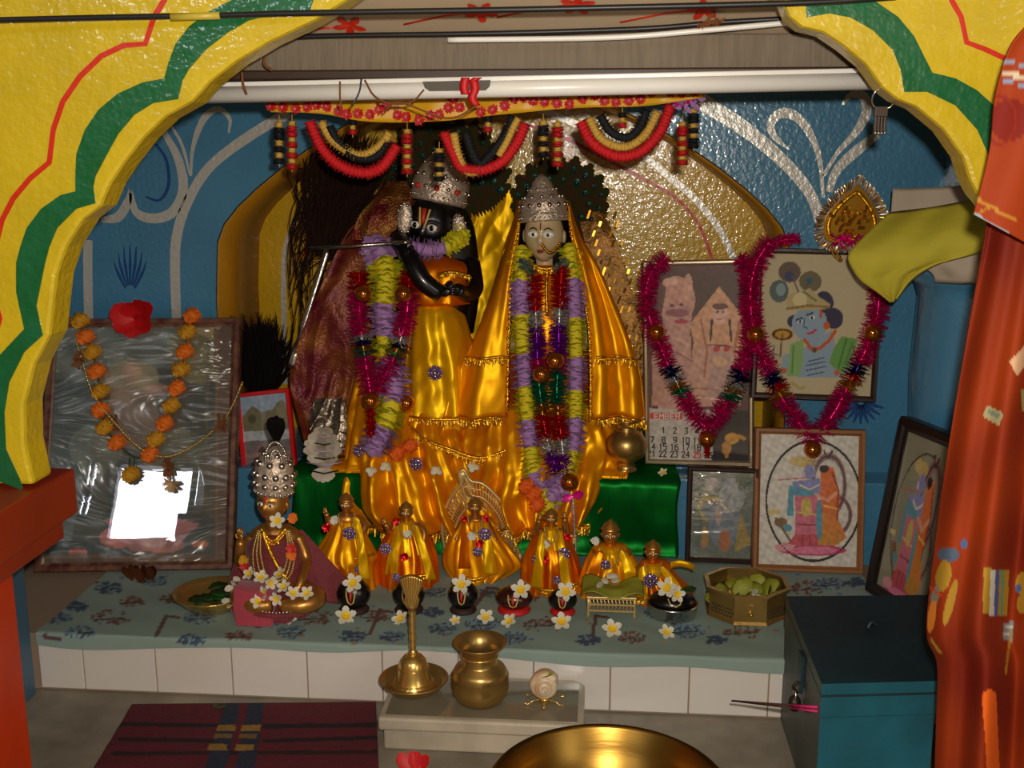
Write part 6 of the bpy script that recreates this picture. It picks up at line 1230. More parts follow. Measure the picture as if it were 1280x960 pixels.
# steel bowl with a black stone
cb_ = PZ(842, 781, ZC); cS = Vector((cb_.x, cb_.y+.05, ZC)); sb = thing('steel_bowl', 'round stainless steel bowl holding a flat black stone, right of the figurines', 'bowl', cS)
m = M(); R0 = 30*k_; lathe(m, [(R0*.8, 0), (R0*.95, .004), (R0*1.0, .014), (R0*.99, .026), (R0*1.03, .028), (R0*1.03, .032), (R0*.97, .032), (R0*.93, .010), (.0, .008)], cS, 'steel', 40); obj('bowl', m, sb)
c = cS+Vector((0, 0, .034)); st = thing('sacred_stone', 'flat black stone lying in the stainless steel bowl', 'stone', c-Vector((0, 0, .02))); m = M(); ell(m, c, (R0*.93, R0*.8, .022), 'black_stone', 28, 14); obj('stone', m, st)
m = M(); tube(m, [c+Vector((-.012, -R0*.55, .016)), c+Vector((-.008, -R0*.72, .008)), c+Vector((.004, -R0*.78, .002)), c+Vector((.014, -R0*.72, .008)), c+Vector((.016, -R0*.55, .016))], .0017, 'tilak_yellow', 6); obj('forehead_mark', m, st)
m = M(); blossom(m, P(834, 735, cS.y-.035), (-.3, -.8, .5), .021); tag(obj('frangipani', m), 'frangipani on the flat stone in the steel bowl, left bloom', 'flower')
m = M(); blossom(m, P(846, 743, cS.y-.045), (.3, -.8, .3), .017); tag(obj('frangipani', m), 'half open frangipani on the flat stone in the steel bowl, right bloom', 'flower')
m = M(); petal(m, P(850, 738, cS.y-.02), (1, -.2, .1), (0, -.3, 1), .035, .022, 'leaf_green', .1); tag(obj('leaf', m), 'small green leaf on the stone in the steel bowl', 'leaf')
# little brass table with leaf
ct = PZ(764, 773, ZC); tb = thing('small_table', 'little pierced brass table holding a lime leaf and white petals', 'table', (ct.x, ct.y+.04, ZC))
hw, hd, hz = 30*k_, .045, .048; cx, cy = ct.x, ct.y+.045
m = M(); box2(m, (cx-hw, cy-hd, ZC+hz-.004), (cx+hw, cy+hd, ZC+hz), 'brass_pale'); obj('tabletop', m, tb, bev=.001)
for sx_ in (-1, 1):
    for sy_ in (-1, 1):
        m = M(); lathe(m, [(.0025, 0), (.004, .003), (.0025, .008), (.0035, .015), (.003, .03), (.004, hz-.004)], (cx+sx_*(hw-.004), cy+sy_*(hd-.004), ZC), 'brass_pale', 10); obj('leg', m, tb)
m = M()
for sy_ in (-1, 1):
    y = cy+sy_*(hd-.002); z0, z1 = ZC+.016, ZC+hz-.004
    for z in (z0, (z0+z1)/2, z1): box2(m, (cx-hw+.004, y-.001, z-.0022), (cx+hw-.004, y+.001, z+.0022), 'brass_pale')
    for k in range(13):
        x = cx-hw+.006+k*(2*hw-.012)/12; tube(m, [Vector((x, y, z0)), Vector((x+.003, y, (z0+z1)/2)), Vector((x, y, z1))], .0016, 'brass_pale', 5)
for sx_ in (-1, 1):
    x = cx+sx_*(hw-.003)
    for z in (ZC+.016, ZC+hz-.006): box2(m, (x-.001, cy-hd+.004, z-.002), (x+.001, cy+hd-.004, z+.002), 'brass_pale')
    for k in range(9): y = cy-hd+.006+k*(2*hd-.012)/8; tube(m, [Vector((x, y, ZC+.016)), Vector((x, y, ZC+hz-.006))], .0014, 'brass_pale', 5)
obj('pierced_apron', m, tb)
m = M(); grid(m, lambda u, v: Vector((cx-hw*1.2+2.5*hw*u, cy-hd*1.1+2.1*hd*v, ZC+hz+.007+.012*math.sin(u*7+1)*(.3+abs(v-.4))+.008*abs(u-.5)-.012*(abs(u-.5)*2)**4)), 26, 14, 'leaf_lime'); tag(obj('leaf', m, solid=.001), 'crinkled lime green leaf spread on the little brass table', 'leaf')
for x, y in ((752, 733), (766, 722), (770, 728), (754, 728)):
    m = M(); q = P(x, y, cy-.01); 
    for k in range(4): petal(m, q, (random.gauss(0, 1), -.4, .5+random.random()), (0, -1, .3), .018, .012, 'petal_white', .4)
    tag(obj('white_blossom', m), 'white blossom on the lime leaf of the little brass table', 'flower', 'white blossoms on the little brass table')
m = M(); blossom(m, PZ(807, 745, ZC+.02), (0, -.8, .4), .02); tag(obj('frangipani', m), 'frangipani leaning between the little brass table and the steel bowl', 'flower')
# frangipani blooms on the cloth
for x, y, r, lb in ((432, 771, .022, 'frangipani on the cloth below the leftmost black stone'), (501, 774, .019, 'frangipani on the cloth half behind the bell handle'), (569, 776, .012, 'small yellow bloom on the cloth below the stone in front of the throne'), (607, 772, .018, 'whitish wilted frangipani on the cloth left of the red ringed brown stone'), (637, 777, .017, 'yellow frangipani on the cloth below the flat brown stone'), (702, 778, .021, 'frangipani on the cloth below the small black stone'), (765, 787, .021, 'frangipani on the cloth in front of the little brass table'), (833, 791, .017, 'frangipani on the cloth edge in front of the steel bowl'), (361, 773, .016, 'small frangipani on the cloth right of the pink block'), (829, 591, .012, 'tiny pale bloom on the step beside the calendar')):
    q = PZ(x, y, ZC+.006) if y > 600 else P(x, y, 2.56); m = M(); blossom(m, q, (random.uniform(-.4, .4), -.6, .8), r, x); tag(obj('frangipani', m), lb, 'flower')
# ------------------------------------------------------------------ octagonal box with leaves
c = PZ(937, 783, ZC); Ro = 52*k_; oc = Vector((c.x+.002, c.y+Ro*.92, ZC)); ob_ = thing('octagonal_box', 'eight sided pierced brass box full of yellow green leaves', 'box', oc)
def octa(r, z, rot=math.pi/8): return [oc+Vector((r*math.cos(rot+i*math.pi/4), r*math.sin(rot+i*math.pi/4)*.95, z)) for i in range(8)]
hB = .066
m = M(); m.add(octa(Ro, 0)+octa(Ro*.95, .006)+octa(Ro*.95, hB-.006)+octa(Ro*1.04, hB-.004)+octa(Ro*1.04, hB)+octa(Ro*.93, hB)+octa(Ro*.92, .008), [tuple(range(7, -1, -1))]+[(r*8+i, r*8+(i+1) % 8, (r+1)*8+(i+1) % 8, (r+1)*8+i) for r in range(6) for i in range(8)]+[tuple(48+i for i in range(8))], 'brass_dull', False); obj('wall', m, ob_)
m = M()
for i in range(8):
    if i == 5: continue
    a, b = octa(Ro*.957, 0)[i], octa(Ro*.957, 0)[(i+1) % 8]; 
    for k in range(7):
        for z in (.014, .022, .030): 
            q = a.lerp(b, .14+.12*k+(.06 if z == .022 else 0)); n_ = (q-oc); n_.z = 0; n_.normalize(); ell(m, q+Vector((0, 0, z)), .0026, 'dark_wood', 6, 4)
obj('piercing', m, ob_); ob_.children[-1]['kind'] = 'stuff'
m = M(); a, b = octa(Ro*.955, 0)[5], octa(Ro*.955, 0)[6]; q = a.lerp(b, .5)
lathe(m, [(.004, 0), (.003, .004), (.0045, .008), (.001, .012)], q+Vector((0, -.001, .026)), 'brass', 10, axis=(0, -1, 0)); box(m, q+Vector((0, -.001, .034)), (.008, .003, .02), 'brass_dull'); obj('clasp', m, ob_)
lf = 0
for k in range(22):
    a = k*2.4; rr = Ro*.62*math.sqrt((k+.5)/22); m = M(); q = oc+Vector((rr*math.cos(a), rr*math.sin(a), hB*.30+.014*random.random()))
    petal(m, q, (random.gauss(0, 1), random.gauss(0, 1), .55), (random.gauss(0, .4), -.6, 1), random.uniform(.035, .055), random.uniform(.03, .045), 'leaf_lime', random.uniform(-.3, .4)); tag(obj('leaf', m, solid=.0008), 'yellow green leaf heaped in the eight sided brass box', 'leaf', 'leaves in the brass box')
m = M(); q = oc+Vector((.012, -.03, hB*.75))
for k in range(12): petal(m, q, (random.gauss(0, 1), -.3, random.gauss(.3, .6)), (0, -1, .4), .02, .007, 'petal_white', .3)
tag(obj('wilted_blossom', m), 'wilted white flower on the leaves in the eight sided box', 'flower')
# ------------------------------------------------------------------ dish, pink block
c = PZ(256, 770, ZC); Rd_ = 47*k_; dc = Vector((c.x, c.y+Rd_*.62, ZC)); ds = thing('brass_dish', 'brass dish with fluted rim and dark leaves at the left of the ledge', 'dish', dc)
m = M(); lathe(m, [(0, .002), (Rd_*.6, .0), (Rd_*.66, .003), (Rd_*.92, .028), (Rd_*1.0, .034), (Rd_*1.02, .037), (Rd_*.97, .036), (Rd_*.88, .028), (Rd_*.6, .006), (0, .006)], dc, 'brass', 64, wob=lambda a, i: .018*math.cos(28*a) if 2 < i < 8 else 0); obj('dish', m, ds)
for k in range(16):
    a = k*2.4; m = M(); petal(m, dc+Vector((Rd_*.45*math.cos(a)*(k/16), Rd_*.45*math.sin(a)*(k/16), .012+.0012*k)), (math.cos(a*1.7), math.sin(a*1.7), .25), (0, -.2, 1), .04, .026, 'leaf_green', -.2); tag(obj('leaf', m, solid=.0008), 'dark green leaf lying in the brass dish', 'leaf', 'leaves in the brass dish')
for x, y in ((292, 732), (289, 752), (300, 727)):
    m = M(); q = P(x, y, dc.y-.03)
    for k in range(3): petal(m, q, (random.gauss(0, .5), -.4, .8-k*.5), (0, -1, .3), .022, .014, 'petal_white', .2)
    tag(obj('white_petals', m), 'white petals caught on the right rim of the brass dish', 'flower', 'white petals at the brass dish')
c = PZ(316, 783, ZC); m = M(); hw = 22*k_
R = []
for z in np.linspace(0, 1, 12):
    R.append([Vector((c.x+dx*hw*(1+.03*math.sin(5*z+dx)), c.y+.028+dy*.028+.002*math.sin(9*z), ZC+z*(.077+(.006*dx*-1 if z > .9 else 0)))) for dx, dy in ((-1, -1), (-.5, -1.05), (0, -1.08), (.5, -1.05), (1, -1), (1.03, 0), (1, 1), (0, 1.05), (-1, 1), (-1.03, 0))])
rings(m, R, 'pink_cloth'); tag(obj('cloth_block', m, bev=.002), 'small pink cloth covered block standing beside the brass dish', 'block')
m = M(); c = PZ(182, 728, ZC)
for k in range(10): petal(m, c+Vector((.005*k-.03, .012*math.sin(k), .004)), (random.gauss(0, .3), -.2, 1), (0, -1, 0), .045, .02, 'copper', .2)
tag(obj('dried_flowers', m), 'rust coloured dried flower bunch at the foot of the big left picture', 'flower')
# ------------------------------------------------------------------ brass vase on the step
c = PZ(783, 601, ZS+.006); c = Vector((c.x, 2.60, ZS+.006)); s = 2.6/FPX*1.02; vz = thing('brass_vase', 'small round brass pot with narrow neck on the green step beside the calendar', 'vase', c)
m = M(); lathe(m, [(14*s, 0), (14.5*s, 2*s), (12*s, 4*s), (11*s, 11*s), (14*s, 13*s), (22*s, 19*s), (26*s, 29*s), (25*s, 40*s), (19*s, 49*s), (12*s, 53*s), (10.5*s, 57*s), (12*s, 61*s), (20*s, 66*s), (21*s, 68*s), (18.5*s, 68*s), (10*s, 61*s), (9*s, 54*s)], c, 'brass_dull', 44); obj('pot', m, vz)
m = M(); tube(m, [c+Vector((11.5*s*math.cos(t), 11.5*s*math.sin(t), 53*s)) for t in np.linspace(0, 2*math.pi, 29)[:-1]], 1.2*s, 'brass', 7, closed=True); obj('neck_ring', m, vz)
# ------------------------------------------------------------------ floor pieces: marble slab, plate, bell, pot, conch
zt_ = .072; A = PZ(472, 897, zt_); B = PZ(730, 898, zt_); yb = YT-.004
sl = thing('marble_slab', 'pale marble offering slab standing against the tiled ledge', 'slab', ((A.x+B.x)/2, A.y+.1, 0))
m = M(); box2(m, (A.x+.008, A.y+.012, 0), (B.x-.008, yb, .05), 'marble'); obj('base_block', m, sl, bev=.004)
m = M(); prism(m, [Vector((A.x, A.y, .045)), Vector((B.x, A.y, .045)), Vector((B.x, yb-.02, .045)), Vector((B.x-.02, yb-.001, .045)), Vector((A.x+.02, yb-.001, .045)), Vector((A.x, yb-.02, .045))], (0, 0, .027), 'marble'); obj('top_slab', m, sl, bev=.005)
m = M(); q0 = [(A.x+.012, A.y+.012), (B.x-.012, A.y+.012), (B.x-.012, yb-.02), (A.x+.012, yb-.02)]; prism(m, [Vector((x, y, zt_)) for x, y in q0], (0, 0, .0012), 'marble_top'); obj('polished_top', m, sl)
zt_ += .0015
c = PZ(513, 876, zt_); s = 47/FPX*1.93; pc = Vector((c.x, c.y+s*.62, zt_)); plt = thing('brass_plate', 'brass plate under the hand bell on the marble slab', 'plate', pc)
m = M(); lathe(m, [(0, .002), (s*.55, 0), (s*.6, .003), (s*.82, .012), (s*1.0, .026), (s*1.02, .028), (s*.98, .029), (s*.8, .016), (s*.56, .006), (0, .006)], pc, 'brass_dull', 56); obj('dish', m, plt)
bc = pc+Vector((0, -.004, .007)); bl_ = thing('hand_bell', 'brass hand bell with shell shaped handle top, standing in the brass plate', 'bell', bc); s = .00143
m = M(); lathe(m, [(30*s, 0), (31*s, 2*s), (29*s, 6*s), (26*s, 11*s), (22*s, 22*s), (20*s, 33*s), (18*s, 42*s), (13*s, 48*s), (6*s, 51*s), (0, 52*s)], bc, 'brass', 40); obj('bell_cup', m, bl_)
m = M()
for z, r in ((32, 20.6), (8, 28.4), (12, 26.2)): tube(m, [bc+Vector((r*s*math.cos(t), r*s*math.sin(t), z*s)) for t in np.linspace(0, 2*math.pi, 33)[:-1]], 1.1*s, 'brass', 7, closed=True)
obj('rim_bands', m, bl_)
zt0 = P(514, 760, bc.y).z-bc.z
m = M(); pr = [(6*s, 50*s), (7*s, 54*s), (4*s, 57*s)]
for k in range(5): z = 57*s+(zt0-57*s)*(k+.5)/5; pr += [(4*s, z-6*s), (5.5*s, z), (4*s, z+6*s)]
lathe(m, pr+[(6.5*s, zt0), (3*s, zt0+3*s)], bc, 'brass', 18); obj('handle', m, bl_)
m = M(); h0 = bc+Vector((0, 0, zt0)); 
grid(m, lambda u, v: h0+Vector(((u-.5)*2*np.interp(v, [0, .12, .3, .45, .58, .8, 1], [4, 9, 10.5, 8, 11, 14, 15.5])*s*(1-.0*v), -.006*math.cos((u-.5)*3)-.0018*math.cos(u*56)*v, v*42*s*(1+.0*u)+.012*math.cos((u-.5)*3.0)*max(0, v-.55)/.45+(-.003*abs(math.cos(u*28)) if v > .95 else 0))), 36, 14, 'brass'); obj('shell_finial', m, bl_, solid=.006)
# water pot
c = PZ(598, 884, zt_); s = .00146; wc = Vector((c.x, c.y+.03, zt_)); lo_ = thing('water_pot', 'brass water pot with wide flared rim on the marble slab', 'pot', wc)
m = M(); lathe(m, [(24*s, 0), (30*s, 2*s), (37*s, 12*s), (39*s, 24*s), (37.5*s, 36*s), (38.5*s, 37*s), (33*s, 47*s), (25*s, 52*s), (23.5*s, 55*s), (24*s, 64*s), (24*s, 66*s), (28*s, 74*s), (35*s, 82*s), (35.5*s, 83.5*s), (33*s, 83*s), (25*s, 74*s), (22*s, 64*s), (22*s, 54*s), (34*s, 40*s), (35*s, 22*s), (0, 6*s)], wc, 'brass_dull', 56); obj('pot', m, lo_)
m = M(); tube(m, [wc+Vector((24.2*s*math.cos(t), 24.2*s*math.sin(t), 65*s)) for t in np.linspace(0, 2*math.pi, 41)[:-1]], 1.3*s, 'brass', 8, closed=True); obj('neck_ring', m, lo_)
# conch on a little stand
c = PZ(680, 884, zt_); cc = Vector((c.x, c.y+.02, zt_)); ks = thing('conch_stand', 'tiny gold stand with curled legs holding the conch', 'stand', cc)
m = M(); lathe(m, [(.010, 0), (.012, .003), (.006, .006), (.014, .010), (.016, .012), (.0, .008)], cc, 'brass', 20); obj('cup', m, ks)
for sx_ in (-1, 1):
    for dy in (-.012, .016):
        m = M(); tube(m, smooth_path([cc+Vector((sx_*.008, dy*.4, .007)), cc+Vector((sx_*.022, dy, .008)), cc+Vector((sx_*.03, dy*1.2, .0025)), cc+Vector((sx_*.038, dy*1.3, .004))], 14), .002, 'brass', 7); obj('leg', m, ks)
m = M(); tube(m, smooth_path([cc+Vector((0, -.01, .008)), cc+Vector((0, -.024, .005)), cc+Vector((0, -.03, .0025))], 10), .0025, 'brass', 7); obj('leg', m, ks)
cn = cc+Vector((0, 0, .037)); cs_ = thing('conch_shell', 'cream spiral conch shell on the tiny gold stand', 'shell', cc+Vector((0, 0, .012)))
m = M(); pts = []; rr = []
for i in range(120):
    t = i/119; a = t*3.6*2*math.pi; R_ = .0265*(1-t)**1.0; pts.append(cn+Vector((R_*.72*math.cos(a+.6), -.002-.028*t**1.3, R_*.72*math.sin(a+.6)))); rr.append(.0125*(1-t)**.9+.0012)
tube(m, pts, rr, 'conch', 14); ell(m, cn+Vector((0, .012, 0)), (.026, .028, .0245), 'conch', 24, 16); obj('whorl', m, cs_)
m = M(); petal(m, cn+Vector((-.012, -.008, .021)), (1, -.2, .2), (0, -.3, 1), .03, .016, 'leaf_lime', .1); obj('shell_lip', m, cs_)
# big basin in front
zr = .135; far = PZ(760, 905, zr); Rb = .0
lft = PZ(615, 960, zr); 
# circle through far point and the left crossing of the frame edge
dx = lft.x-far.x; dy = far.y-lft.y; Rb = (dx*dx+dy*dy)/(2*dy); bc2 = Vector((far.x, far.y-Rb, 0.0))
bs = thing('brass_basin', 'large wide brass basin at the bottom edge, in front of the marble slab', 'basin', bc2)
m = M(); lathe(m, [(0, .004), (Rb*.45, .0), (Rb*.5, .004), (Rb*.78, .045), (Rb*.93, .10), (Rb*.985, zr-.004), (Rb*1.0, zr), (Rb*.985, zr+.002), (Rb*.96, zr-.004), (Rb*.91, .10), (Rb*.75, .05), (Rb*.45, .010), (0, .008)], bc2, 'basin_brass', 96); obj('basin', m, bs)
print('basin', Rb, bc2, 'slab', A, B)
# rug
q4 = [PZ(165, 880, .004), PZ(470, 877, .004), PZ(474, 975, .004), PZ(108, 975, .004)]; NU, NV = 150, 90; vs = []
for j in range(NV+1):
    for i in range(NU+1): u, v = i/NU, j/NV; p_ = q4[0].lerp(q4[1], u).lerp(q4[3].lerp(q4[2], u), v); vs.append((p_.x, p_.y, .004+.0012*math.sin(u*14+v*9)*math.sin(v*17)))
m = M(); W = NU+1; m.add(vs, [(j*W+i, (j+1)*W+i, (j+1)*W+i+1, j*W+i+1) for j in range(NV) for i in range(NU)], 'rug')
V = np.array(vs)-np.array([0, 0, CZ]); zc_ = V @ _F; X = 640+FPX*(V @ _R)/zc_; Y = 480-FPX*(V @ _U)/zc_
S = []
for x in np.arange(262, 332, 1.0): pass
S += [('l', [(150, 905), (270, 907)], 5, (30, 8, 16)), ('l', [(150, 924), (268, 926)], 5, (30, 8, 16)), ('l', [(330, 908), (474, 906)], 6, (30, 8, 16)), ('l', [(330, 926), (474, 922)], 5, (30, 8, 16)), ('l', [(140, 942), (474, 940)], 5, (38, 8, 18))]
S += [('p', [(283, 876), (301, 876), (282, 962), (256, 962)], (30, 36, 56)), ('p', [(311, 876), (331, 876), (318, 962), (294, 962)], (30, 36, 56))]
for x0_, y0_ in ((272, 906), (268, 917), (262, 930), (303, 906), (299, 917), (296, 930)): S.append(('p', [(x0_, y0_), (x0_+23, y0_), (x0_+21, y0_+(8 if y0_ != 917 else 6)), (x0_-2, y0_+(8 if y0_ != 917 else 6))], (140, 104, 40) if y0_ != 917 else (110, 84, 44)))
for j in range(0):
    for i in range(3):
        x = 272+i*19-j*2.2; y = 890+j*10.5
        if (i+j) % 2 == 0: S.append(('p', [(x, y), (x+18, y), (x+17, y+9), (x-1, y+9)], (150, 116, 40) if i == 1 or j < 3 else (40, 60, 40)))
m.col = paint(X, Y, (86, 14, 30), S, .12); tag(obj('rug', m, solid=.005, off=-1), 'maroon woven rug with black stripes and a checked patch on the floor', 'rug')
m = M()
c = PZ(518, 966, .002)
for k in range(5): petal(m, c+Vector((.006*k-.014, 0, .003)), (random.gauss(0, .6), .6, .5), (0, -.5, 1), .032, .024, 'hib_red', .4)
tag(obj('red_petals', m), 'red flower petals on the floor below the marble slab', 'flower')
m = M(); c = PZ(272, 885, .006); petal(m, c, (1, .2, .1), (0, 0, 1), .02, .012, 'leaf_green', .1); petal(m, c, (-.6, .6, .1), (0, 0, 1), .016, .01, 'leaf_green', .1); tag(obj('leaf', m), 'tiny green leaf on the back edge of the rug', 'leaf')
# ------------------------------------------------------------------ trunk
zT = .262; f0 = PZ(1028, 854, zT); f1 = PZ(1169, 850, zT); b0 = PZ(984, 746, zT); b1 = PZ(1166, 744, zT)
X0, X1, Y0_, Y1_ = (f0.x+b0.x)/2, f1.x+.01, f0.y, b0.y
print('trunk', f0, f1, b0, b1)
fr = Vector((f1.x-f0.x, f1.y-f0.y, 0)).normalized(); 
tr = thing('trunk', 'old teal painted metal trunk with dark top at the lower right', 'trunk', ((f0.x+f1.x)/2, (f0.y+b0.y)/2, 0))
corn = [Vector((f0.x, f0.y, 0)), Vector((f1.x+.004, f1.y, 0)), Vector((max(b1.x, f1.x)+.004, b1.y, 0)), Vector((b0.x, b0.y, 0))]
m = M(); up_ = lambda z: [c+Vector((0, 0, z)) for c in corn]
def quadbox(m, z0, z1, mts, grow=0.0):
    ce = sum(corn, Vector())/4; cs = [c+(c-ce).normalized()*grow for c in corn]; lo = [c+Vector((0, 0, z0)) for c in cs]; hi = [c+Vector((0, 0, z1)) for c in cs]
    for i in range(4): m.add([lo[i], lo[(i+1) % 4], hi[(i+1) % 4], hi[i]], [(0, 1, 2, 3)], mts[i], False)
    m.add(hi, [(0, 1, 2, 3)], mts[4], False); m.add(lo, [(3, 2, 1, 0)], mts[5], False)
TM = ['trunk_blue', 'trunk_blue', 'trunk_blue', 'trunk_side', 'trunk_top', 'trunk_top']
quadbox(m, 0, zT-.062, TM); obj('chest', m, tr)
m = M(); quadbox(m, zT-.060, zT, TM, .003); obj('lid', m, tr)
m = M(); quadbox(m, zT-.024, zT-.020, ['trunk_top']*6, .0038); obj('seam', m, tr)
sd = (corn[3]-corn[0]); n_ = Vector((-sd.y, sd.x, 0)).normalized(); n_ = n_ if n_.x < 0 else -n_
hp = corn[0].lerp(corn[3], .42)+Vector((0, 0, zT-.055))+n_*.006
m = M(); sdn = sd.normalized(); box(m, hp, (.03, .006, .07), 'trunk_top', Matrix((sdn, n_, Vector((0, 0, 1)))).transposed()); tube(m, smooth_path([hp+Vector((0, 0, -.02))+n_*.004, hp+Vector((0, 0, -.03))+n_*.012, hp+Vector((0, 0, -.042))+n_*.004], 10), .003, 'iron', 7); obj('hasp', m, tr)
m = M(); pd = hp+Vector((0, 0, -.062))+n_*.008; ell(m, pd, (.012, .012, .016), 'iron', 14, 10); tube(m, [pd+sdn*.009*math.cos(t)+Vector((0, 0, .010+.016*math.sin(t))) for t in np.linspace(0, math.pi, 12)], .0026, 'steel', 7); tag(obj('padlock', m), 'small iron padlock on the left side of the teal trunk', 'padlock')
m = M(); c = (corn[1]+corn[0])/2*.5+(corn[2]+corn[3])/2*.5+Vector((.02, .02, zT+.003)); tube(m, smooth_path([c+Vector((-.02, 0, 0)), c+Vector((-.012, .004, .012)), c+Vector((.0, .004, .004))], 10), .004, 'trunk_top', 8); obj('lid_knob', m, tr)
for i, (a, b, lb) in enumerate((((915, 876), (1022, 884), 'upper of the two incense sticks poking out of the side of the teal trunk'), ((925, 877), (1022, 889), 'lower of the two incense sticks poking out of the side of the teal trunk'))):
    Ys = corn[0].y+.10; m = M(); A_, B_ = P(*a, Ys+.06), P(*b, Ys-.09); tube(m, [A_, A_.lerp(B_, .7)], .0018, 'incense', 6); tube(m, [A_.lerp(B_, .7), B_], .0022, 'incense_pink', 6); tag(obj('incense_stick', m), lb, 'incense stick', 'incense sticks at the trunk')
# ------------------------------------------------------------------ cloths on the right
def polysheet(name, label, rows, Y, mt, wave=.006, th=.004, n=36, steps=30, cat='cloth'):
    sp = smooth_path([Vector(r) for r in rows], steps); R = []
    for j, q in enumerate(sp):
        xL, yL, xR, yR, Ya, Yb_ = q; t = j/(steps-1)
        R.append([P(xL+(xR-xL)*u, yL+(yR-yL)*u+3*math.sin(u*3.1), Ya+(Yb_-Ya)*u+wave*math.sin(u*16+t*5)+wave*.6*math.sin(t*13)) for u in np.linspace(0, 1, n)])
    m = M(); rings(m, R, mt, closed=False); return tag(obj(name, m, solid=th), label, cat)
polysheet('folded_cloth', 'grey white folded cloth lying under and behind the yellow cloth at the right', [(1116, 236, 1250, 226, 2.36, 2.30), (1114, 262, 1250, 250, 2.33, 2.27), (1112, 290, 1250, 280, 2.31, 2.25), (1130, 318, 1250, 322, 2.30, 2.24), (1164, 340, 1250, 345, 2.30, 2.24), (1168, 352, 1250, 350, 2.305, 2.25)], 2.3, 'white_cotton', .003)
polysheet('folded_cloth', 'mustard yellow cloth draped out over the corner at the right', [(1112, 266, 1248, 242, 2.30, 2.22), (1092, 284, 1248, 262, 2.27, 2.19), (1074, 302, 1248, 280, 2.25, 2.17), (1060, 320, 1240, 298, 2.24, 2.17), (1068, 340, 1225, 314, 2.235, 2.18), (1078, 352, 1180, 326, 2.235, 2.2), (1098, 366, 1146, 344, 2.24, 2.22), (1112, 378, 1124, 368, 2.24, 2.23)], 2.3, 'yellow_cotton', .004)
# orange curtain
YCt = 1.44
def curtain(name, rows, Yc, amp, k, S, parent=None, label=None, n=260, steps=320, xr=1440):
    sp = smooth_path([Vector(r) for r in rows], steps); vs = []
    for j, q in enumerate(sp):
        y, xl_, a = q
        for i in range(n):
            u = i/(n-1); x = xl_+(xr-xl_)*u
            vs.append(P(x, y, Yc+a*(math.sin(k*u+.8+y*.0012)+.45*math.sin(k*2.1*u+y*.004))))
    m = M(); m.add(vs, [(j*n+i, j*n+i+1, (j+1)*n+i+1, (j+1)*n+i) for j in range(steps-1) for i in range(n-1)], 'curtain')
    V = np.array([tuple(v) for v in vs])-np.array([0, 0, CZ]); zc_ = V @ _F; X = 640+FPX*(V @ _R)/zc_; Y = 480-FPX*(V @ _U)/zc_
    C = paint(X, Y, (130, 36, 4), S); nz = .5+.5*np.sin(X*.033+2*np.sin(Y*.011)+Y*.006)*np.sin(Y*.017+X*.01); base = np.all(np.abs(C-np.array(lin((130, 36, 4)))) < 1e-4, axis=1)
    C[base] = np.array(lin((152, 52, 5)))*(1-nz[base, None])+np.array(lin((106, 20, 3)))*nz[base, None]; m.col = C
    return obj(name, m, parent, solid=.003)
ye, gb, gy = (170, 130, 40), (80, 94, 116), (130, 124, 110)
S = [('p', [(1233, 506), (1255, 516), (1250, 532), (1228, 520)], (160, 150, 110)), ('p', [(1236, 511), (1251, 518), (1249, 523), (1234, 516)], (110, 124, 110)), ('p', [(1230, 710), (1260, 712), (1258, 770), (1227, 767)], ye), ('p', [(1237, 711), (1243, 711), (1241, 769), (1235, 768)], (200, 196, 180)), ('p', [(1243, 711), (1248, 711), (1246, 769), (1241, 769)], (70, 90, 150)), ('p', [(1250, 711), (1254, 712), (1252, 770), (1249, 770)], (90, 150, 110)), ('p', [(1253, 778), (1268, 776), (1266, 802), (1252, 800)], (130, 134, 134)), ('l', [(1255, 784), (1266, 783)], 2, (190, 190, 180)), ('l', [(1254, 792), (1265, 791)], 2, (190, 190, 180)),
     ('e', 1186, 693, 13, 9, gb), ('e', 1205, 680, 5, 6, (80, 100, 150)), ('e', 1180, 720, 9, 20, ye, 10), ('e', 1170, 745, 5, 14, gy, 10), ('e', 1188, 752, 5, 30, ye, 14), ('e', 1166, 770, 5, 20, (220, 130, 40), 8), ('l', [(1165, 735), (1178, 745)], 3, (206, 60, 30)), ('l', [(1166, 800), (1176, 815)], 4, ye), ('p', [(1262, 452), (1285, 425), (1285, 450), (1270, 470)], (214, 170, 130)), ('e', 1282, 730, 12, 16, ye), ('e', 1280, 755, 8, 12, ye), ('e', 1274, 735, 4, 6, (80, 100, 150)), ('p', [(1275, 488), (1290, 478), (1290, 510), (1276, 515)], (150, 150, 90)), ('l', [(1262, 790), (1256, 840)], 3, ye), ('l', [(1236, 870), (1240, 960)], 16, (226, 96, 20))]  # last stroke: bright highlight painted into the cloth colour
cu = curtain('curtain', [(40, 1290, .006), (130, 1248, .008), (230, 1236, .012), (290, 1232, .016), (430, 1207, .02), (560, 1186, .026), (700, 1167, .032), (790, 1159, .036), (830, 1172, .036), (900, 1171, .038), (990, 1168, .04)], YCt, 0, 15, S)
tag(cu, 'orange patterned cloth curtain hanging at the right edge', 'curtain')
S2 = [('l', [(1252, 76), (1290, 84)], 4, (130, 150, 170)), ('l', [(1254, 92), (1290, 98)], 6, (206, 190, 160)), ('l', [(1254, 102), (1290, 108)], 4, (130, 150, 180)), ('l', [(1220, 248), (1238, 258), (1268, 276)], 4, (180, 124, 40)), ('l', [(1238, 258), (1222, 268)], 3, (180, 124, 40)), ('e', 1262, 150, 26, 26, (124, 22, 4), 20)]
S2 += [('o', 1250, 150, 20, 30, 3, (136, 34, 6)), ('l', [(1218, 268), (1250, 286), (1290, 318)], 4, (150, 160, 170))]
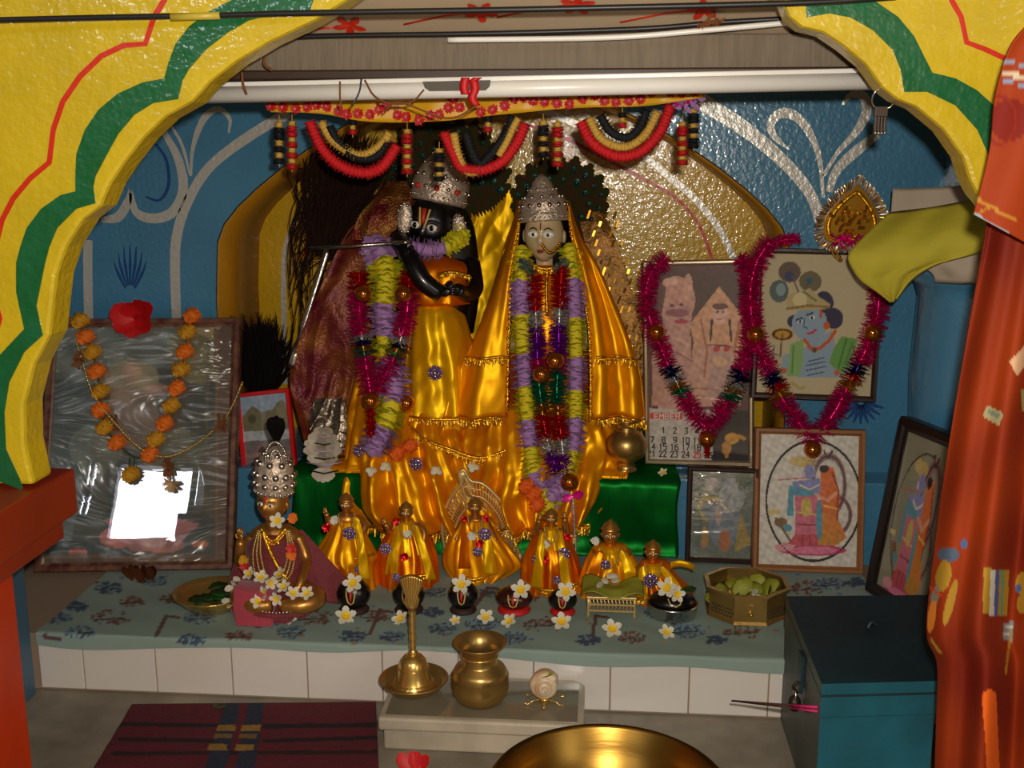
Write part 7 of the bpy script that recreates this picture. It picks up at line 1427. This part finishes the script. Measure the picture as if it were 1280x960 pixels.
# upper flap folded over the front
sp = smooth_path([Vector(v) for v in [(30, 1285, 1440, 30), (60, 1262, 1440, 60), (120, 1244, 1440, 130), (180, 1238, 1440, 210), (225, 1228, 1440, 290), (255, 1220, 1440, 350), (268, 1217, 1440, 390)]], 60); n = 110; vs = []
for q in sp:
    yl, xl_, xr_, yr = q
    for i in range(n): u = i/(n-1); vs.append(P(xl_+(xr_-xl_)*u, yl+(yr-yl)*u, YCt-.075+.008*math.sin(u*13+yl*.01)))
m = M(); m.add(vs, [(j*n+i, j*n+i+1, (j+1)*n+i+1, (j+1)*n+i) for j in range(59) for i in range(n-1)], 'curtain')
V = np.array([tuple(v) for v in vs])-np.array([0, 0, CZ]); zc_ = V @ _F; X = 640+FPX*(V @ _R)/zc_; Y = 480-FPX*(V @ _U)/zc_
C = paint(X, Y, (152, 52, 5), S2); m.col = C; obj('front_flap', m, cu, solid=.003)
# ------------------------------------------------------------------ light: the camera's flash, an added fill lamp, weak ambient
def light(name, kind, loc, e, col, size=.01, rot=None, sy=None):
    l = bpy.data.lights.new(name, kind); l.energy = e; l.color = col
    if kind == 'AREA':
        l.size = size
        if sy: l.shape = 'RECTANGLE'; l.size_y = sy
    else: l.shadow_soft_size = size
    o = bpy.data.objects.new(name, l); COL.objects.link(o); o.location = loc
    if rot: o.rotation_euler = rot
    return o
light('flash', 'POINT', (.035, .03, CZ+.055), 90, (1.0, .92, .79), .014)
wd = bpy.data.worlds.new('world'); SC.world = wd; wd.use_nodes = True
bg = wd.node_tree.nodes['Background']; bg.inputs[0].default_value = (.9, .95, 1, 1); bg.inputs[1].default_value = .35
d = light('hall_fill', 'AREA', (2.0, -.6, 1.0), 9, (.95, .97, 1), .9)  # added fill lamp, stands where the hall has no window
d.rotation_euler = (Vector((-.1, 2.3, .3))-Vector(d.location)).to_track_quat('-Z', 'Y').to_euler()
vs = SC.view_settings; vs.view_transform = 'Standard'; vs.look = 'None'; vs.exposure = 0.0; vs.gamma = 1.0; vs.use_curve_mapping = False
